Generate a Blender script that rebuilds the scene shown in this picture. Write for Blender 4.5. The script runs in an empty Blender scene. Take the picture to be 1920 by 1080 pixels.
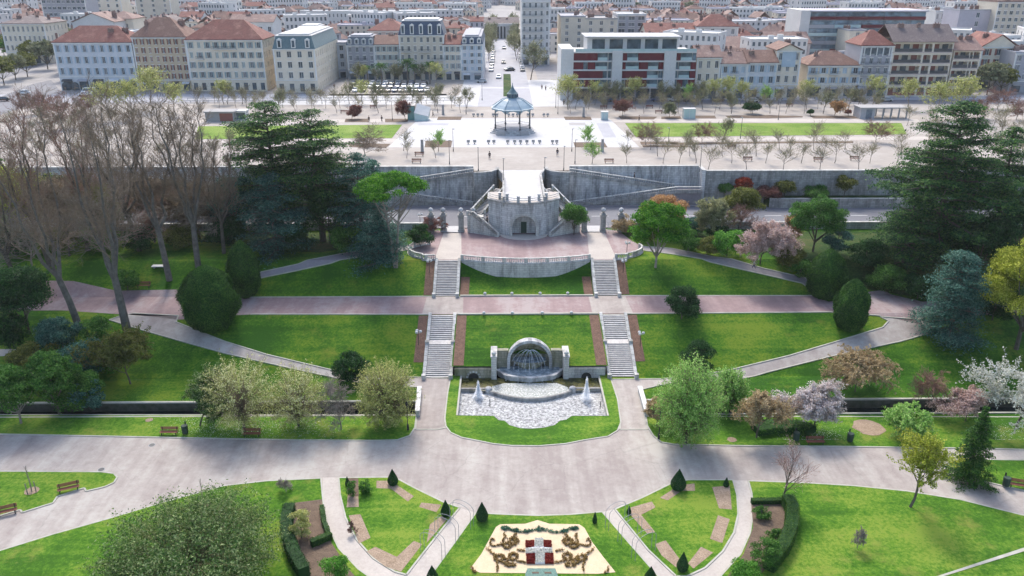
import bpy, bmesh, math, random
import numpy as np
from mathutils import Vector, Matrix, geometry
R_ = math.radians
SC = bpy.context.scene
COL = SC.collection
# ------------------------------------------------------------------ camera, sky, sun
CZ = 42.0; PITCH = R_(22.1); YAW = R_(0.53); F = 1500.0
cd = bpy.data.cameras.new('camera'); cam = bpy.data.objects.new('camera', cd); COL.objects.link(cam)
cam.location = (0, 0, CZ); cam.rotation_euler = (math.pi/2-PITCH, 0, -YAW)
cd.sensor_width = 36; cd.lens = F/1920*36; cd.clip_start = 1; cd.clip_end = 6000
SC.camera = cam
SUN_EL = R_(48); SUN_AZ = R_(-9)     # azimuth from +Y towards +X
w = bpy.data.worlds.new('World'); SC.world = w; w.use_nodes = True
nt = w.node_tree; nt.nodes.clear()
wo = nt.nodes.new('ShaderNodeOutputWorld'); bg = nt.nodes.new('ShaderNodeBackground'); sk = nt.nodes.new('ShaderNodeTexSky')
sk.sky_type = 'NISHITA'; sk.sun_disc = False; sk.sun_elevation = SUN_EL; sk.sun_rotation = SUN_AZ
sk.air_density = 1.0; sk.dust_density = 3.0; sk.ozone_density = 1.0
bg.inputs[1].default_value = 0.15
nt.links.new(sk.outputs[0], bg.inputs[0]); nt.links.new(bg.outputs[0], wo.inputs[0])
sl = bpy.data.lights.new('sun', 'SUN'); sl.energy = 1.3; sl.angle = R_(12); sl.color = (1.0, 0.95, 0.88)
so = bpy.data.objects.new('sun', sl); COL.objects.link(so)
sd = Vector((math.sin(SUN_AZ)*math.cos(SUN_EL), math.cos(SUN_AZ)*math.cos(SUN_EL), math.sin(SUN_EL)))
so.rotation_euler = sd.to_track_quat('Z', 'Y').to_euler(); so.location = (0, 0, 200)
SC.view_settings.view_transform = 'Standard'; SC.view_settings.look = 'None'
SC.view_settings.gamma = 1; SC.view_settings.exposure = 1.33
SC.render.engine = 'CYCLES'

# ------------------------------------------------------------------ survey helpers (photo pixel -> point on real ground)
cp, sp_, cy, sy = math.cos(PITCH), math.sin(PITCH), math.cos(YAW), math.sin(YAW)
FW = Vector((sy*cp, cy*cp, -sp_)); RT = Vector((cy, -sy, 0)); UP = Vector((sy*sp_, cy*sp_, cp))
XA = 3.65
ZL, ZM, ZP = -15.0, -10.5, -6.7
def ray(px, py): return FW + RT*((px-960)/F) + UP*((540-py)/F)
def P(px, py, z=0.0):
    d = ray(px, py); t = (z-CZ)/d.z; return Vector((d.x*t, d.y*t, z))
def onY(px, py, Y):
    d = ray(px, py); t = Y/d.y; return Vector((d.x*t, Y, CZ+d.z*t))
def proj(p):
    q = Vector(p)-Vector((0, 0, CZ)); z = q.dot(FW); return (960+F*q.dot(RT)/z, 540-F*q.dot(UP)/z, F/z)
def lerp(a, b, t): return a+(b-a)*max(0, min(1, t))
YW = 171.6
def h(X, Y):
    c = abs(X-XA) < 11.6
    if Y >= YW: return 0.0
    if Y >= 125.7:
        return lerp(ZM, -9.2, (Y-125.7)/5.8) if (c and Y < 131.6) else lerp(ZM, ZP, (Y-125.7)/7.5)
    if Y >= 117.9: return ZM
    if Y >= 105.0:
        return lerp(-13.4, ZM, (Y-105.7)/12.2) if c and Y > 105.6 else lerp(ZL, ZM, (Y-105.06)/12.84)
    return ZL
def G(px, py):
    d = ray(px, py); t0 = 40.0/d.y; t = t0
    while t*d.y < 172.5:
        x, y, z = d.x*t, d.y*t, CZ+d.z*t
        if z <= h(x, y):
            lo, hi = t-0.3, t
            for _ in range(14):
                m = (lo+hi)/2
                if CZ+d.z*m <= h(d.x*m, d.y*m): hi = m
                else: lo = m
            t = hi; return Vector((d.x*t, d.y*t, h(d.x*t, d.y*t)))
        t += 0.3
    return P(px, py, 0)

# ------------------------------------------------------------------ object helpers
ORD = 'first second third fourth fifth sixth seventh eighth ninth tenth eleventh twelfth thirteenth fourteenth fifteenth sixteenth seventeenth eighteenth nineteenth twentieth'.split()
TENS = {2: 'twenty', 3: 'thirty', 4: 'forty', 5: 'fifty', 6: 'sixty'}
def nth(i):
    if i < 20: return ORD[i]
    t, r = divmod(i+1, 10)
    return (TENS[t][:-1]+'ieth') if r == 0 else TENS[t]+'-'+ORD[r-1]
def tag(o, label, cat, group=None, kind=None):
    if label: o['label'] = label
    if cat: o['category'] = cat
    if group: o['group'] = group
    if kind: o['kind'] = kind
    return o
def empty(name, loc, label, cat, group=None, rz=0):
    o = bpy.data.objects.new(name, None); COL.objects.link(o); o.location = loc; o.rotation_euler = (0, 0, rz)
    o.empty_display_size = 0.3
    return tag(o, label, cat, group)
def link(name, me, parent=None, loc=None, rz=0):
    o = bpy.data.objects.new(name, me); COL.objects.link(o)
    if parent: o.parent = parent
    if loc is not None: o.location = loc
    if rz: o.rotation_euler = (0, 0, rz)
    return o
def copy_tree(o, parent=None):
    c = o.copy(); COL.objects.link(c); c.parent = parent
    for ch in o.children: copy_tree(ch, c)
    return c
class MB:
    def __init__(s): s.v = []; s.f = []; s.m = []; s.mats = []
    def mi(s, mat):
        if mat is None: return 0
        if mat not in s.mats: s.mats.append(mat)
        return s.mats.index(mat)
    def add(s, vs, fs, mat=None):
        b = len(s.v); s.v += [tuple(v) for v in vs]; k = s.mi(mat)
        for f in fs: s.f.append(tuple(b+i for i in f)); s.m.append(k)
    def box(s, x0, y0, z0, x1, y1, z1, mat=None):
        s.add([(x0, y0, z0), (x1, y0, z0), (x1, y1, z0), (x0, y1, z0), (x0, y0, z1), (x1, y0, z1), (x1, y1, z1), (x0, y1, z1)],
              [(0, 3, 2, 1), (4, 5, 6, 7), (0, 1, 5, 4), (1, 2, 6, 5), (2, 3, 7, 6), (3, 0, 4, 7)], mat)
    def quad(s, a, b, c, d, mat=None): s.add([a, b, c, d], [(0, 1, 2, 3)], mat)
    def prism(s, poly, z0, z1, mat=None):
        n = len(poly); vs = [(p[0], p[1], z0) for p in poly]+[(p[0], p[1], z1) for p in poly]
        fs = [tuple(range(n))[::-1], tuple(range(n, 2*n))]+[(i, (i+1) % n, n+(i+1) % n, n+i) for i in range(n)]
        s.add(vs, fs, mat)
    def lathe(s, prof, n=8, c=(0, 0, 0), mat=None, ph=0, cap=True):
        b = []; 
        for r, z in prof:
            for k in range(n):
                a = 2*math.pi*k/n+ph; b.append((c[0]+r*math.cos(a), c[1]+r*math.sin(a), c[2]+z))
        fs = [(i*n+k, i*n+(k+1) % n, (i+1)*n+(k+1) % n, (i+1)*n+k) for i in range(len(prof)-1) for k in range(n)]
        if cap: fs += [tuple(range(n))[::-1], tuple((len(prof)-1)*n+k for k in range(n))]
        s.add(b, fs, mat)
    def tube(s, pts, r, n=6, mat=None):
        pts = [Vector(p) for p in pts]; rs = r if isinstance(r, (list, tuple)) else [r]*len(pts); vs = []
        for i, p in enumerate(pts):
            d = (pts[min(i+1, len(pts)-1)]-pts[max(i-1, 0)]).normalized()
            a = d.orthogonal().normalized() if abs(d.z) > .9 else d.cross(Vector((0, 0, 1))).normalized()
            b = d.cross(a)
            for k in range(n):
                t = 2*math.pi*k/n; vs.append(p+(a*math.cos(t)+b*math.sin(t))*rs[i])
        fs = [(i*n+k, i*n+(k+1) % n, (i+1)*n+(k+1) % n, (i+1)*n+k) for i in range(len(pts)-1) for k in range(n)]
        fs += [tuple(range(n))[::-1], tuple((len(pts)-1)*n+k for k in range(n))]
        s.add(vs, fs, mat)
    def mesh(s, name, mat=None, smooth=False):
        me = bpy.data.meshes.new(name); me.from_pydata(s.v, [], s.f)
        for m in (s.mats or ([mat] if mat else [])): me.materials.append(m)
        if len(s.mats) > 1: me.polygons.foreach_set('material_index', s.m)
        if smooth: me.polygons.foreach_set('use_smooth', [True]*len(s.f))
        me.update(); return me
    def build(s, name, mat=None, parent=None, loc=None, rz=0, smooth=False):
        return link(name, s.mesh(name, mat, smooth), parent, loc, rz)
def np_mesh(name, V, nper, mat):
    """V: (N*nper,3) array, faces of nper consecutive verts"""
    me = bpy.data.meshes.new(name); n = len(V)//nper
    me.vertices.add(len(V)); me.vertices.foreach_set('co', V.astype(np.float32).ravel())
    me.loops.add(len(V)); me.loops.foreach_set('vertex_index', np.arange(len(V), dtype=np.int32))
    me.polygons.add(n); me.polygons.foreach_set('loop_start', np.arange(n, dtype=np.int32)*nper)
    me.update(calc_edges=True); me.materials.append(mat); return me

# ------------------------------------------------------------------ materials
def ramp(nt, stops):
    r = nt.nodes.new('ShaderNodeValToRGB'); e = r.color_ramp.elements
    while len(e) < len(stops): e.new(0.5)
    for k, (p, c) in enumerate(stops): e[k].position = p; e[k].color = (*c, 1)
    return r
def newmat(name):
    m = bpy.data.materials.new(name); m.use_nodes = True; n = m.node_tree
    return m, n, n.nodes['Principled BSDF']
def noise(n, scale, detail=3, rough=.5, coord=None, vec=None):
    t = n.nodes.new('ShaderNodeTexNoise'); t.inputs['Scale'].default_value = scale; t.inputs['Detail'].default_value = detail
    t.inputs['Roughness'].default_value = rough
    if vec is None:
        g = n.nodes.new('ShaderNodeNewGeometry'); vec = g.outputs['Position']
    n.links.new(vec, t.inputs['Vector']); return t
def mat(name, c1, c2=None, scale=0.6, rough=.85, bump=0, bscale=8, c3=None, spec=.3, detail=5, metal=0, fine=None):
    m, n, b = newmat(name); c2 = c2 or tuple(x*.75 for x in c1)
    t = noise(n, scale, detail, .6)
    st = [(.3, c1), (.7, c2)] if c3 is None else [(.28, c1), (.5, c2), (.72, c3)]
    r = ramp(n, st); n.links.new(t.outputs['Fac'], r.inputs[0]); out = r.outputs[0]
    if fine:
        t2 = noise(n, fine[0], 4, .7); mx = n.nodes.new('ShaderNodeMix'); mx.data_type = 'RGBA'; mx.blend_type = 'MULTIPLY'
        r2 = ramp(n, [(.3, (1-fine[1],)*3), (.7, (1+fine[1]*.6,)*3)]); n.links.new(t2.outputs['Fac'], r2.inputs[0])
        mx.inputs[0].default_value = 1; n.links.new(out, mx.inputs[6]); n.links.new(r2.outputs[0], mx.inputs[7]); out = mx.outputs[2]
    n.links.new(out, b.inputs['Base Color'])
    b.inputs['Roughness'].default_value = rough; b.inputs['Specular IOR Level'].default_value = spec; b.inputs['Metallic'].default_value = metal
    if bump:
        t3 = noise(n, bscale, 4); bp = n.nodes.new('ShaderNodeBump'); bp.inputs['Strength'].default_value = bump; bp.inputs['Distance'].default_value = .1
        n.links.new(t3.outputs['Fac'], bp.inputs['Height']); n.links.new(bp.outputs[0], b.inputs['Normal'])
    return m
def leafmat(name, d, m_, l, trans=.38, rough=.6):
    m, n, b = newmat(name)
    g = n.nodes.new('ShaderNodeNewGeometry')
    t = noise(n, .5, 2); ma = n.nodes.new('ShaderNodeMath'); ma.operation = 'MULTIPLY_ADD'
    n.links.new(g.outputs['Random Per Island'], ma.inputs[0]); ma.inputs[1].default_value = .55
    mb = n.nodes.new('ShaderNodeMath'); mb.operation = 'MULTIPLY'; mb.inputs[1].default_value = .5; n.links.new(t.outputs['Fac'], mb.inputs[0])
    n.links.new(mb.outputs[0], ma.inputs[2])
    r = ramp(n, [(.2, d), (.5, m_), (.78, l)]); n.links.new(ma.outputs[0], r.inputs[0])
    n.links.new(r.outputs[0], b.inputs['Base Color']); b.inputs['Roughness'].default_value = rough; b.inputs['Specular IOR Level'].default_value = .12
    tr = n.nodes.new('ShaderNodeBsdfTranslucent'); n.links.new(r.outputs[0], tr.inputs[0])
    mx = n.nodes.new('ShaderNodeMixShader'); mx.inputs[0].default_value = trans
    n.links.new(b.outputs[0], mx.inputs[1]); n.links.new(tr.outputs[0], mx.inputs[2])
    n.links.new(mx.outputs[0], n.nodes['Material Output'].inputs[0]); return m
def lawnmat(name, c1, c2, c3):
    m, n, b = newmat(name)
    t = noise(n, .11, 6, .62); t2 = noise(n, 2.6, 5, .75)
    g = n.nodes.new('ShaderNodeNewGeometry'); mp = n.nodes.new('ShaderNodeMapping'); mp.inputs['Scale'].default_value = (.05, 1.1, 1.1)
    n.links.new(g.outputs['Position'], mp.inputs[0]); t4 = noise(n, 1.0, 3, .5, vec=mp.outputs[0])
    a = n.nodes.new('ShaderNodeMath'); a.operation = 'MULTIPLY_ADD'; a.inputs[1].default_value = .42; n.links.new(t2.outputs[0], a.inputs[0])
    a1 = n.nodes.new('ShaderNodeMath'); a1.operation = 'MULTIPLY_ADD'; a1.inputs[1].default_value = .16; n.links.new(t4.outputs[0], a1.inputs[0])
    a2 = n.nodes.new('ShaderNodeMath'); a2.operation = 'MULTIPLY'; a2.inputs[1].default_value = .55; n.links.new(t.outputs[0], a2.inputs[0])
    n.links.new(a2.outputs[0], a1.inputs[2]); n.links.new(a1.outputs[0], a.inputs[2])
    r = ramp(n, [(.49, c1), (.565, c2), (.65, c3)]); n.links.new(a.outputs[0], r.inputs[0])
    t9 = noise(n, .16, 7, .72); r9 = ramp(n, [(.57, (0, 0, 0)), (.70, (.75, .75, .75))]); n.links.new(t9.outputs[0], r9.inputs[0]); mx = n.nodes.new('ShaderNodeMix'); mx.data_type = 'RGBA'
    n.links.new(r9.outputs[0], mx.inputs[0]); n.links.new(r.outputs[0], mx.inputs[6]); mx.inputs[7].default_value = (c3[0]*1.25, c3[1]*.92, c3[2]*1.5, 1); n.links.new(mx.outputs[2], b.inputs['Base Color'])
    b.inputs['Roughness'].default_value = .9; b.inputs['Specular IOR Level'].default_value = .12
    t3 = noise(n, 7, 5, .8); bp = n.nodes.new('ShaderNodeBump'); bp.inputs['Strength'].default_value = .8; bp.inputs['Distance'].default_value = .25
    n.links.new(t3.outputs[0], bp.inputs['Height']); n.links.new(bp.outputs[0], b.inputs['Normal']); return m
def pavemat(name, c1, c2, c3):
    m, n, b = newmat(name); g = n.nodes.new('ShaderNodeNewGeometry'); t1 = noise(n, .06, 5, .6); t2 = noise(n, .9, 6, .75)
    mp = n.nodes.new('ShaderNodeMapping'); mp.inputs['Scale'].default_value = (.5, .05, 1); mp.inputs['Rotation'].default_value = (0, 0, .35); n.links.new(g.outputs['Position'], mp.inputs[0]); t3 = noise(n, 1, 4, .6, vec=mp.outputs[0])
    a = n.nodes.new('ShaderNodeMath'); a.operation = 'MULTIPLY_ADD'; a.inputs[1].default_value = .3; n.links.new(t2.outputs[0], a.inputs[0]); a2 = n.nodes.new('ShaderNodeMath'); a2.operation = 'MULTIPLY_ADD'; a2.inputs[1].default_value = .35; n.links.new(t3.outputs[0], a2.inputs[0])
    a3 = n.nodes.new('ShaderNodeMath'); a3.operation = 'MULTIPLY'; a3.inputs[1].default_value = .45; n.links.new(t1.outputs[0], a3.inputs[0]); n.links.new(a3.outputs[0], a2.inputs[2]); n.links.new(a2.outputs[0], a.inputs[2])
    r = ramp(n, [(.46, c2), (.55, c1), (.63, c3)]); n.links.new(a.outputs[0], r.inputs[0])
    v = n.nodes.new('ShaderNodeTexVoronoi'); v.feature = 'DISTANCE_TO_EDGE'; v.inputs['Scale'].default_value = .13; wv = n.nodes.new('ShaderNodeVectorMath'); wv.operation = 'MULTIPLY_ADD'; n.links.new(t2.outputs['Color'], wv.inputs[0]); wv.inputs[1].default_value = (1.2, 1.2, 0); n.links.new(g.outputs['Position'], wv.inputs[2]); n.links.new(wv.outputs[0], v.inputs['Vector'])
    r2 = ramp(n, [(.0, (.72, .72, .72)), (.006, (1, 1, 1))]); n.links.new(v.outputs['Distance'], r2.inputs[0]); mx = n.nodes.new('ShaderNodeMix'); mx.data_type = 'RGBA'; mx.blend_type = 'MULTIPLY'; mx.inputs[0].default_value = .6
    n.links.new(r.outputs[0], mx.inputs[6]); n.links.new(r2.outputs[0], mx.inputs[7]); n.links.new(mx.outputs[2], b.inputs['Base Color']); b.inputs['Roughness'].default_value = .8; b.inputs['Specular IOR Level'].default_value = .3; return m
def stonemat(name, c1, c2, stain=(.12, .12, .12), bw=.9, bh=.4, samt=.5):
    m, n, b = newmat(name)
    g = n.nodes.new('ShaderNodeNewGeometry'); sx = n.nodes.new('ShaderNodeSeparateXYZ'); n.links.new(g.outputs['Position'], sx.inputs[0])
    ad = n.nodes.new('ShaderNodeMath'); n.links.new(sx.outputs[0], ad.inputs[0]); n.links.new(sx.outputs[1], ad.inputs[1])
    cb = n.nodes.new('ShaderNodeCombineXYZ'); n.links.new(ad.outputs[0], cb.inputs[0]); n.links.new(sx.outputs[2], cb.inputs[1])
    bt = n.nodes.new('ShaderNodeTexBrick'); bt.inputs['Scale'].default_value = 1; bt.inputs['Brick Width'].default_value = bw; bt.inputs['Row Height'].default_value = bh
    bt.inputs['Mortar Size'].default_value = .025; bt.inputs['Color1'].default_value = (*c1, 1); bt.inputs['Color2'].default_value = (*c2, 1)
    bt.inputs['Mortar'].default_value = (*[x*.55 for x in c1], 1); n.links.new(cb.outputs[0], bt.inputs['Vector'])
    mp = n.nodes.new('ShaderNodeMapping'); mp.inputs['Scale'].default_value = (.9, .9, .16); n.links.new(g.outputs['Position'], mp.inputs[0])
    t = noise(n, 1.0, 5, .7, vec=mp.outputs[0]); r = ramp(n, [(.42, (1, 1, 1)), (.68, tuple(1-samt*(1-x) for x in stain))]); n.links.new(t.outputs[0], r.inputs[0])
    mx = n.nodes.new('ShaderNodeMix'); mx.data_type = 'RGBA'; mx.blend_type = 'MULTIPLY'; mx.inputs[0].default_value = 1
    n.links.new(bt.outputs[0], mx.inputs[6]); n.links.new(r.outputs[0], mx.inputs[7]); n.links.new(mx.outputs[2], b.inputs['Base Color'])
    b.inputs['Roughness'].default_value = .9
    bp = n.nodes.new('ShaderNodeBump'); bp.inputs['Strength'].default_value = .5; bp.inputs['Distance'].default_value = .05
    n.links.new(t.outputs[0], bp.inputs['Height']); n.links.new(bp.outputs[0], b.inputs['Normal']); return m
def tilemat(name, c1, c2, c3):
    return mat(name, c1, c2, .35, .85, .35, 5, c3=c3, fine=(2.5, .35))
def glassmat(name, c=(.03, .045, .055)):
    m, n, b = newmat(name); t = noise(n, .35, 2); r = ramp(n, [(.35, c), (.65, tuple(x*2.6+.02 for x in c))])
    n.links.new(t.outputs[0], r.inputs[0]); n.links.new(r.outputs[0], b.inputs['Base Color'])
    b.inputs['Roughness'].default_value = .15; b.inputs['Specular IOR Level'].default_value = .6; return m
M = {}
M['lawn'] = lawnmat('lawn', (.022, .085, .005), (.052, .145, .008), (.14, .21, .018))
M['lawnsun'] = lawnmat('lawn_sunlit', (.042, .125, .009), (.085, .20, .015), (.19, .275, .035))  # same grass as the lawn, sunlight put into a brighter colour
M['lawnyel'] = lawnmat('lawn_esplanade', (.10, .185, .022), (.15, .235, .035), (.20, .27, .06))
M['rough'] = lawnmat('rough_shaded_grass', (.012, .04, .006), (.03, .07, .012), (.08, .09, .03))
M['asphalt'] = pavemat('pink_asphalt', (.305, .272, .245), (.24, .205, .188), (.365, .34, .305))
M['pinkpath'] = pavemat('pink_path', (.25, .178, .175), (.20, .138, .138), (.30, .25, .24))
M['greypath'] = mat('grey_path', (.26, .24, .245), (.21, .19, .2), .3, .85, .1, 20, fine=(2, .12))
M['lightpath'] = mat('pale_path', (.44, .40, .355), (.37, .33, .295), .3, .9, .15, 10, fine=(3, .12))
M['kerb'] = mat('kerb_stone', (.42, .4, .35), (.30, .3, .24), .8, .9)
M['soil'] = mat('soil', (.16, .115, .08), (.10, .07, .05), 1.5, .95, .6, 6, fine=(6, .4))
M['soilpale'] = mat('pale_soil', (.33, .25, .18), (.24, .175, .12), 1.2, .95, .5, 6, fine=(6, .35))
M['mulch'] = mat('mulch', (.19, .11, .075), (.12, .07, .048), 1.5, .95, .6, 6, fine=(7, .5))
M['sand'] = mat('sand', (.60, .48, .32), (.52, .41, .27), 1.2, .95, .2, 9, fine=(9, .15))
M['gravel'] = mat('gravel', (.35, .32, .285), (.30, .27, .24), .05, .9, .1, 12, c3=(.39, .36, .325), fine=(.7, .1))
M['white'] = mat('white_paving', (.47, .465, .46), (.40, .40, .40), .12, .8, .05, 10, fine=(.8, .14), spec=.15)
M['road'] = mat('road_asphalt', (.16, .165, .18), (.13, .13, .145), .2, .8, .1, 20, fine=(1.5, .1))
M['town'] = mat('town_ground', (.22, .21, .21), (.30, .29, .28), .03, .9, fine=(.3, .2))
M['stone'] = stonemat('weathered_stone', (.58, .575, .56), (.47, .465, .46), samt=.72)
M['stonedark'] = stonemat('dark_wall_stone', (.42, .41, .385), (.30, .295, .28), samt=.6)
M['stonelight'] = stonemat('pale_stone', (.55, .54, .50), (.47, .46, .43), samt=.55)
M['stonemoss'] = stonemat('mossy_stone', (.36, .34, .27), (.27, .26, .19), stain=(.25, .3, .12), samt=.9)
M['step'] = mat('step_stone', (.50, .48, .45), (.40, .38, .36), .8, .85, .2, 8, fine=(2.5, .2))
M['riser'] = mat('shaded_riser_stone', (.22, .21, .2), (.16, .155, .15), .8, .9)  # same stone as the treads; shade of the upright faces put into the colour
M['bark'] = mat('bark', (.13, .11, .09), (.07, .06, .045), 2, .95, .5, 8)
M['barkpale'] = mat('pale_bark', (.30, .26, .22), (.18, .15, .13), 2, .95, .5, 8)
M['canalwall'] = mat('mossy_canal_wall', (.045, .055, .03), (.10, .095, .075), 1.2, .95, .4, 5)
M['barkgrey'] = mat('grey_bark', (.17, .155, .135), (.09, .08, .068), 1.5, .95, .5, 8)
M['twig'] = mat('twig', (.25, .19, .135), (.15, .115, .08), .3, .95)
M['twigred'] = mat('reddish_twig', (.27, .15, .11), (.18, .10, .075), .3, .95)
M['twigyel'] = mat('olive_twig', (.26, .25, .12), (.17, .16, .07), .3, .95)
M['twiggrey'] = mat('grey_twig', (.30, .26, .21), (.20, .17, .14), .3, .95)
M['metal'] = mat('dark_metal', (.05, .055, .06), (.035, .04, .045), 1, .45, spec=.5)
M['metalgrey'] = mat('grey_metal', (.28, .29, .3), (.22, .23, .24), 1, .45, spec=.5)
M['black'] = mat('black_iron', (.02, .022, .022), (.03, .03, .03), 1, .5)
M['zinc'] = mat('zinc_roof', (.20, .29, .34), (.26, .35, .40), .6, .5, spec=.5, fine=(2, .12))
M['slate'] = mat('blue_slate', (.045, .07, .11), (.07, .10, .15), .8, .6, .3, 6, fine=(3, .3))
M['slategreen'] = mat('green_slate', (.09, .15, .17), (.13, .19, .20), .8, .6, .3, 6, fine=(3, .25))
M['slategrey'] = mat('grey_slate', (.17, .20, .23), (.12, .14, .17), .8, .6, .3, 6, fine=(3, .25))
M['redtile'] = tilemat('red_tile', (.22, .085, .065), (.165, .062, .05), (.28, .14, .105))
M['browntile'] = tilemat('brown_tile', (.20, .115, .085), (.16, .09, .07), (.26, .165, .125))
M['pinktile'] = tilemat('pink_tile', (.25, .16, .135), (.195, .125, .105), (.31, .22, .185))
M['greytile'] = tilemat('grey_tile', (.18, .145, .135), (.14, .11, .105), (.24, .20, .18))
M['glass'] = glassmat('window_glass'); M['glassblue'] = glassmat('blue_glass', (.05, .08, .10))
for k, c in dict(w_white=(.56, .55, .53), w_cream=(.66, .59, .475), w_tan=(.50, .41, .29), w_bluew=(.54, .56, .58), w_grey=(.35, .35, .37), w_beige=(.54, .49, .40),
                 w_pink=(.52, .44, .40), w_dim=(.33, .32, .31), w_lilac=(.42, .40, .44)).items():  # lilac wall tone: distant haze put into the colour
    M[k] = mat(k, c, tuple(x*.88 for x in c), .25, .9, fine=(1.5, .08))
M['trim'] = mat('painted_trim', (.66, .65, .62), (.58, .57, .54), .5, .8)
M['red'] = mat('red_panel', (.13, .014, .022), (.095, .011, .017), .3, .6)
M['redshut'] = mat('red_shutter', (.26, .10, .08), (.2, .08, .06), .5, .7)
M['greenshut'] = mat('grey_green_shutter', (.30, .36, .36), (.24, .30, .30), .5, .7)
M['blueshut'] = mat('pale_blue_shutter', (.38, .46, .52), (.32, .40, .46), .5, .7)
M['wood'] = mat('bench_wood', (.22, .08, .05), (.16, .06, .04), 2, .7)
M['tealglass'] = mat('pale_teal_glass', (.32, .44, .43), (.42, .52, .52), .8, .2, spec=.6)
M['teal'] = mat('teal_glass', (.10, .24, .23), (.16, .32, .3), .8, .2, spec=.6)
M['binwood'] = mat('bin_green', (.03, .06, .04), (.02, .04, .03), 2, .6)
# leaves
LF = dict(
 cedar=((.008, .038, .015), (.024, .088, .027), (.11, .22, .045)), cedarblue=((.014, .055, .045), (.038, .115, .088), (.12, .25, .18)),
 pine=((.02, .10, .008), (.05, .19, .012), (.15, .34, .025)), dark=((.008, .035, .010), (.018, .065, .018), (.045, .12, .03)),
 yew=((.010, .045, .008), (.028, .095, .016), (.09, .20, .03)), green=((.02, .075, .012), (.05, .15, .022), (.13, .27, .05)),
 bright=((.04, .15, .012), (.08, .26, .025), (.20, .42, .07)), olive=((.05, .065, .012), (.11, .13, .025), (.20, .21, .05)),
 gold=((.14, .18, .014), (.28, .33, .03), (.50, .52, .09)), paleyel=((.20, .23, .06), (.40, .42, .14), (.74, .73, .42)),
 willow=((.20, .25, .06), (.36, .39, .12), (.58, .56, .24)), spring=((.10, .26, .035), (.23, .44, .09), (.46, .64, .20)),
 magnolia=((.025, .07, .018), (.075, .16, .03), (.33, .40, .18)), white=((.34, .36, .28), (.55, .56, .50), (.72, .72, .68)),
 pink=((.30, .20, .17), (.48, .34, .30), (.66, .52, .48)), blossom=((.36, .30, .26), (.60, .52, .50), (.78, .72, .70)),
 bronze=((.24, .17, .085), (.40, .30, .16), (.56, .45, .27)), copper=((.26, .13, .05), (.40, .22, .09), (.54, .34, .16)), red=((.16, .02, .012), (.26, .04, .02), (.40, .09, .04)),
 budding=((.16, .17, .08), (.26, .27, .13), (.38, .38, .20)), maroon=((.11, .04, .035), (.19, .08, .065), (.28, .14, .11)), hedge=((.02, .06, .008), (.045, .11, .015), (.09, .17, .03)),
 darkred=((.10, .008, .008), (.18, .014, .012), (.26, .05, .03)), brownbud=((.10, .075, .045), (.18, .135, .085), (.28, .22, .14)), beast=((.06, .045, .015), (.15, .085, .03), (.34, .22, .08)), haze=((.10, .12, .07), (.17, .19, .10), (.26, .27, .15)), flower=((.35, .22, .04), (.5, .36, .08), (.6, .5, .25)))
for k, c in LF.items(): M['l_'+k] = leafmat('leaves_'+k, *c)
# ------------------------------------------------------------------ ground
def poly_px(pts, z=None): return [((P(x, y, z) if z is not None else G(x, y))) for x, y in pts]
def smooth(pts, it=2):
    for _ in range(it):
        q = []
        for i in range(len(pts)):
            a, b = Vector(pts[i]), Vector(pts[(i+1) % len(pts)])
            q += [a.lerp(b, .25), a.lerp(b, .75)]
        pts = q
    return pts
BR = [105.06, 105.6, 105.7, 117.9, 125.7, 131.5, 133.2]
def sheet(name, poly, off, m, zf=None, holes=(), skirt=0, kerb=None, kind='structure', parent=None, slope=True):
    """poly: XY points; drapes the polygon on the terrain"""
    zf = zf or h
    loops = [[Vector((p[0], p[1], 0)) for p in poly]]+[[Vector((p[0], p[1], 0)) for p in q] for q in holes]
    tris = geometry.tessellate_polygon(loops); flat = [v for l in loops for v in l]
    bm = bmesh.new(); vs = [bm.verts.new(v) for v in flat]
    for t in tris:
        try: bm.faces.new([vs[i] for i in t])
        except ValueError: pass
    if slope:
        for y in BR:
            bmesh.ops.bisect_plane(bm, geom=bm.verts[:]+bm.edges[:]+bm.faces[:], plane_co=(0, y, 0), plane_no=(0, 1, 0), dist=1e-5)
    cx = sum(v.x for v in loops[0])/len(loops[0])
    for v in bm.verts:
        v.co.z = zf(v.co.x, v.co.y)+off
    bmesh.ops.recalc_face_normals(bm, faces=bm.faces)
    for f in bm.faces:
        if f.normal.z < 0: f.normal_flip()
    if skirt:
        ed = [e for e in bm.edges if e.is_boundary]
        r = bmesh.ops.extrude_edge_only(bm, edges=ed)
        for g in r['geom']:
            if isinstance(g, bmesh.types.BMVert): g.co.z -= skirt
    me = bpy.data.meshes.new(name); bm.to_mesh(me); bm.free(); me.materials.append(m)
    o = link(name, me, parent)
    if kind and not parent: o['kind'] = kind
    return o
def kerbline(mb, pts, wd=.22, ht=.12, closed=True, zf=None, off=0):
    zf = zf or h; n = len(pts); rng = range(n if closed else n-1)
    for i in rng:
        a, b = Vector(pts[i][:2]), Vector(pts[(i+1) % n][:2]); d = b-a
        if d.length < .05: continue
        cuts = [0, 1]
        for y in BR:
            if (a.y-y)*(b.y-y) < 0: cuts.append((y-a.y)/(b.y-a.y))
        cuts.sort(); nn = Vector((-d.y, d.x)).normalized()*wd/2
        for c0, c1 in zip(cuts[:-1], cuts[1:]):
            p, q = a+d*c0, a+d*c1; zp, zq = zf(p.x, p.y)+off, zf(q.x, q.y)+off
            vs = [(p.x-nn.x, p.y-nn.y, zp-.1), (q.x-nn.x, q.y-nn.y, zq-.1), (q.x+nn.x, q.y+nn.y, zq-.1), (p.x+nn.x, p.y+nn.y, zp-.1)]
            vs += [(x, y, z+.1+ht) for x, y, z in vs]
            mb.add(vs, [(4, 5, 6, 7), (0, 1, 5, 4), (1, 2, 6, 5), (2, 3, 7, 6), (3, 0, 4, 7)])
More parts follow.
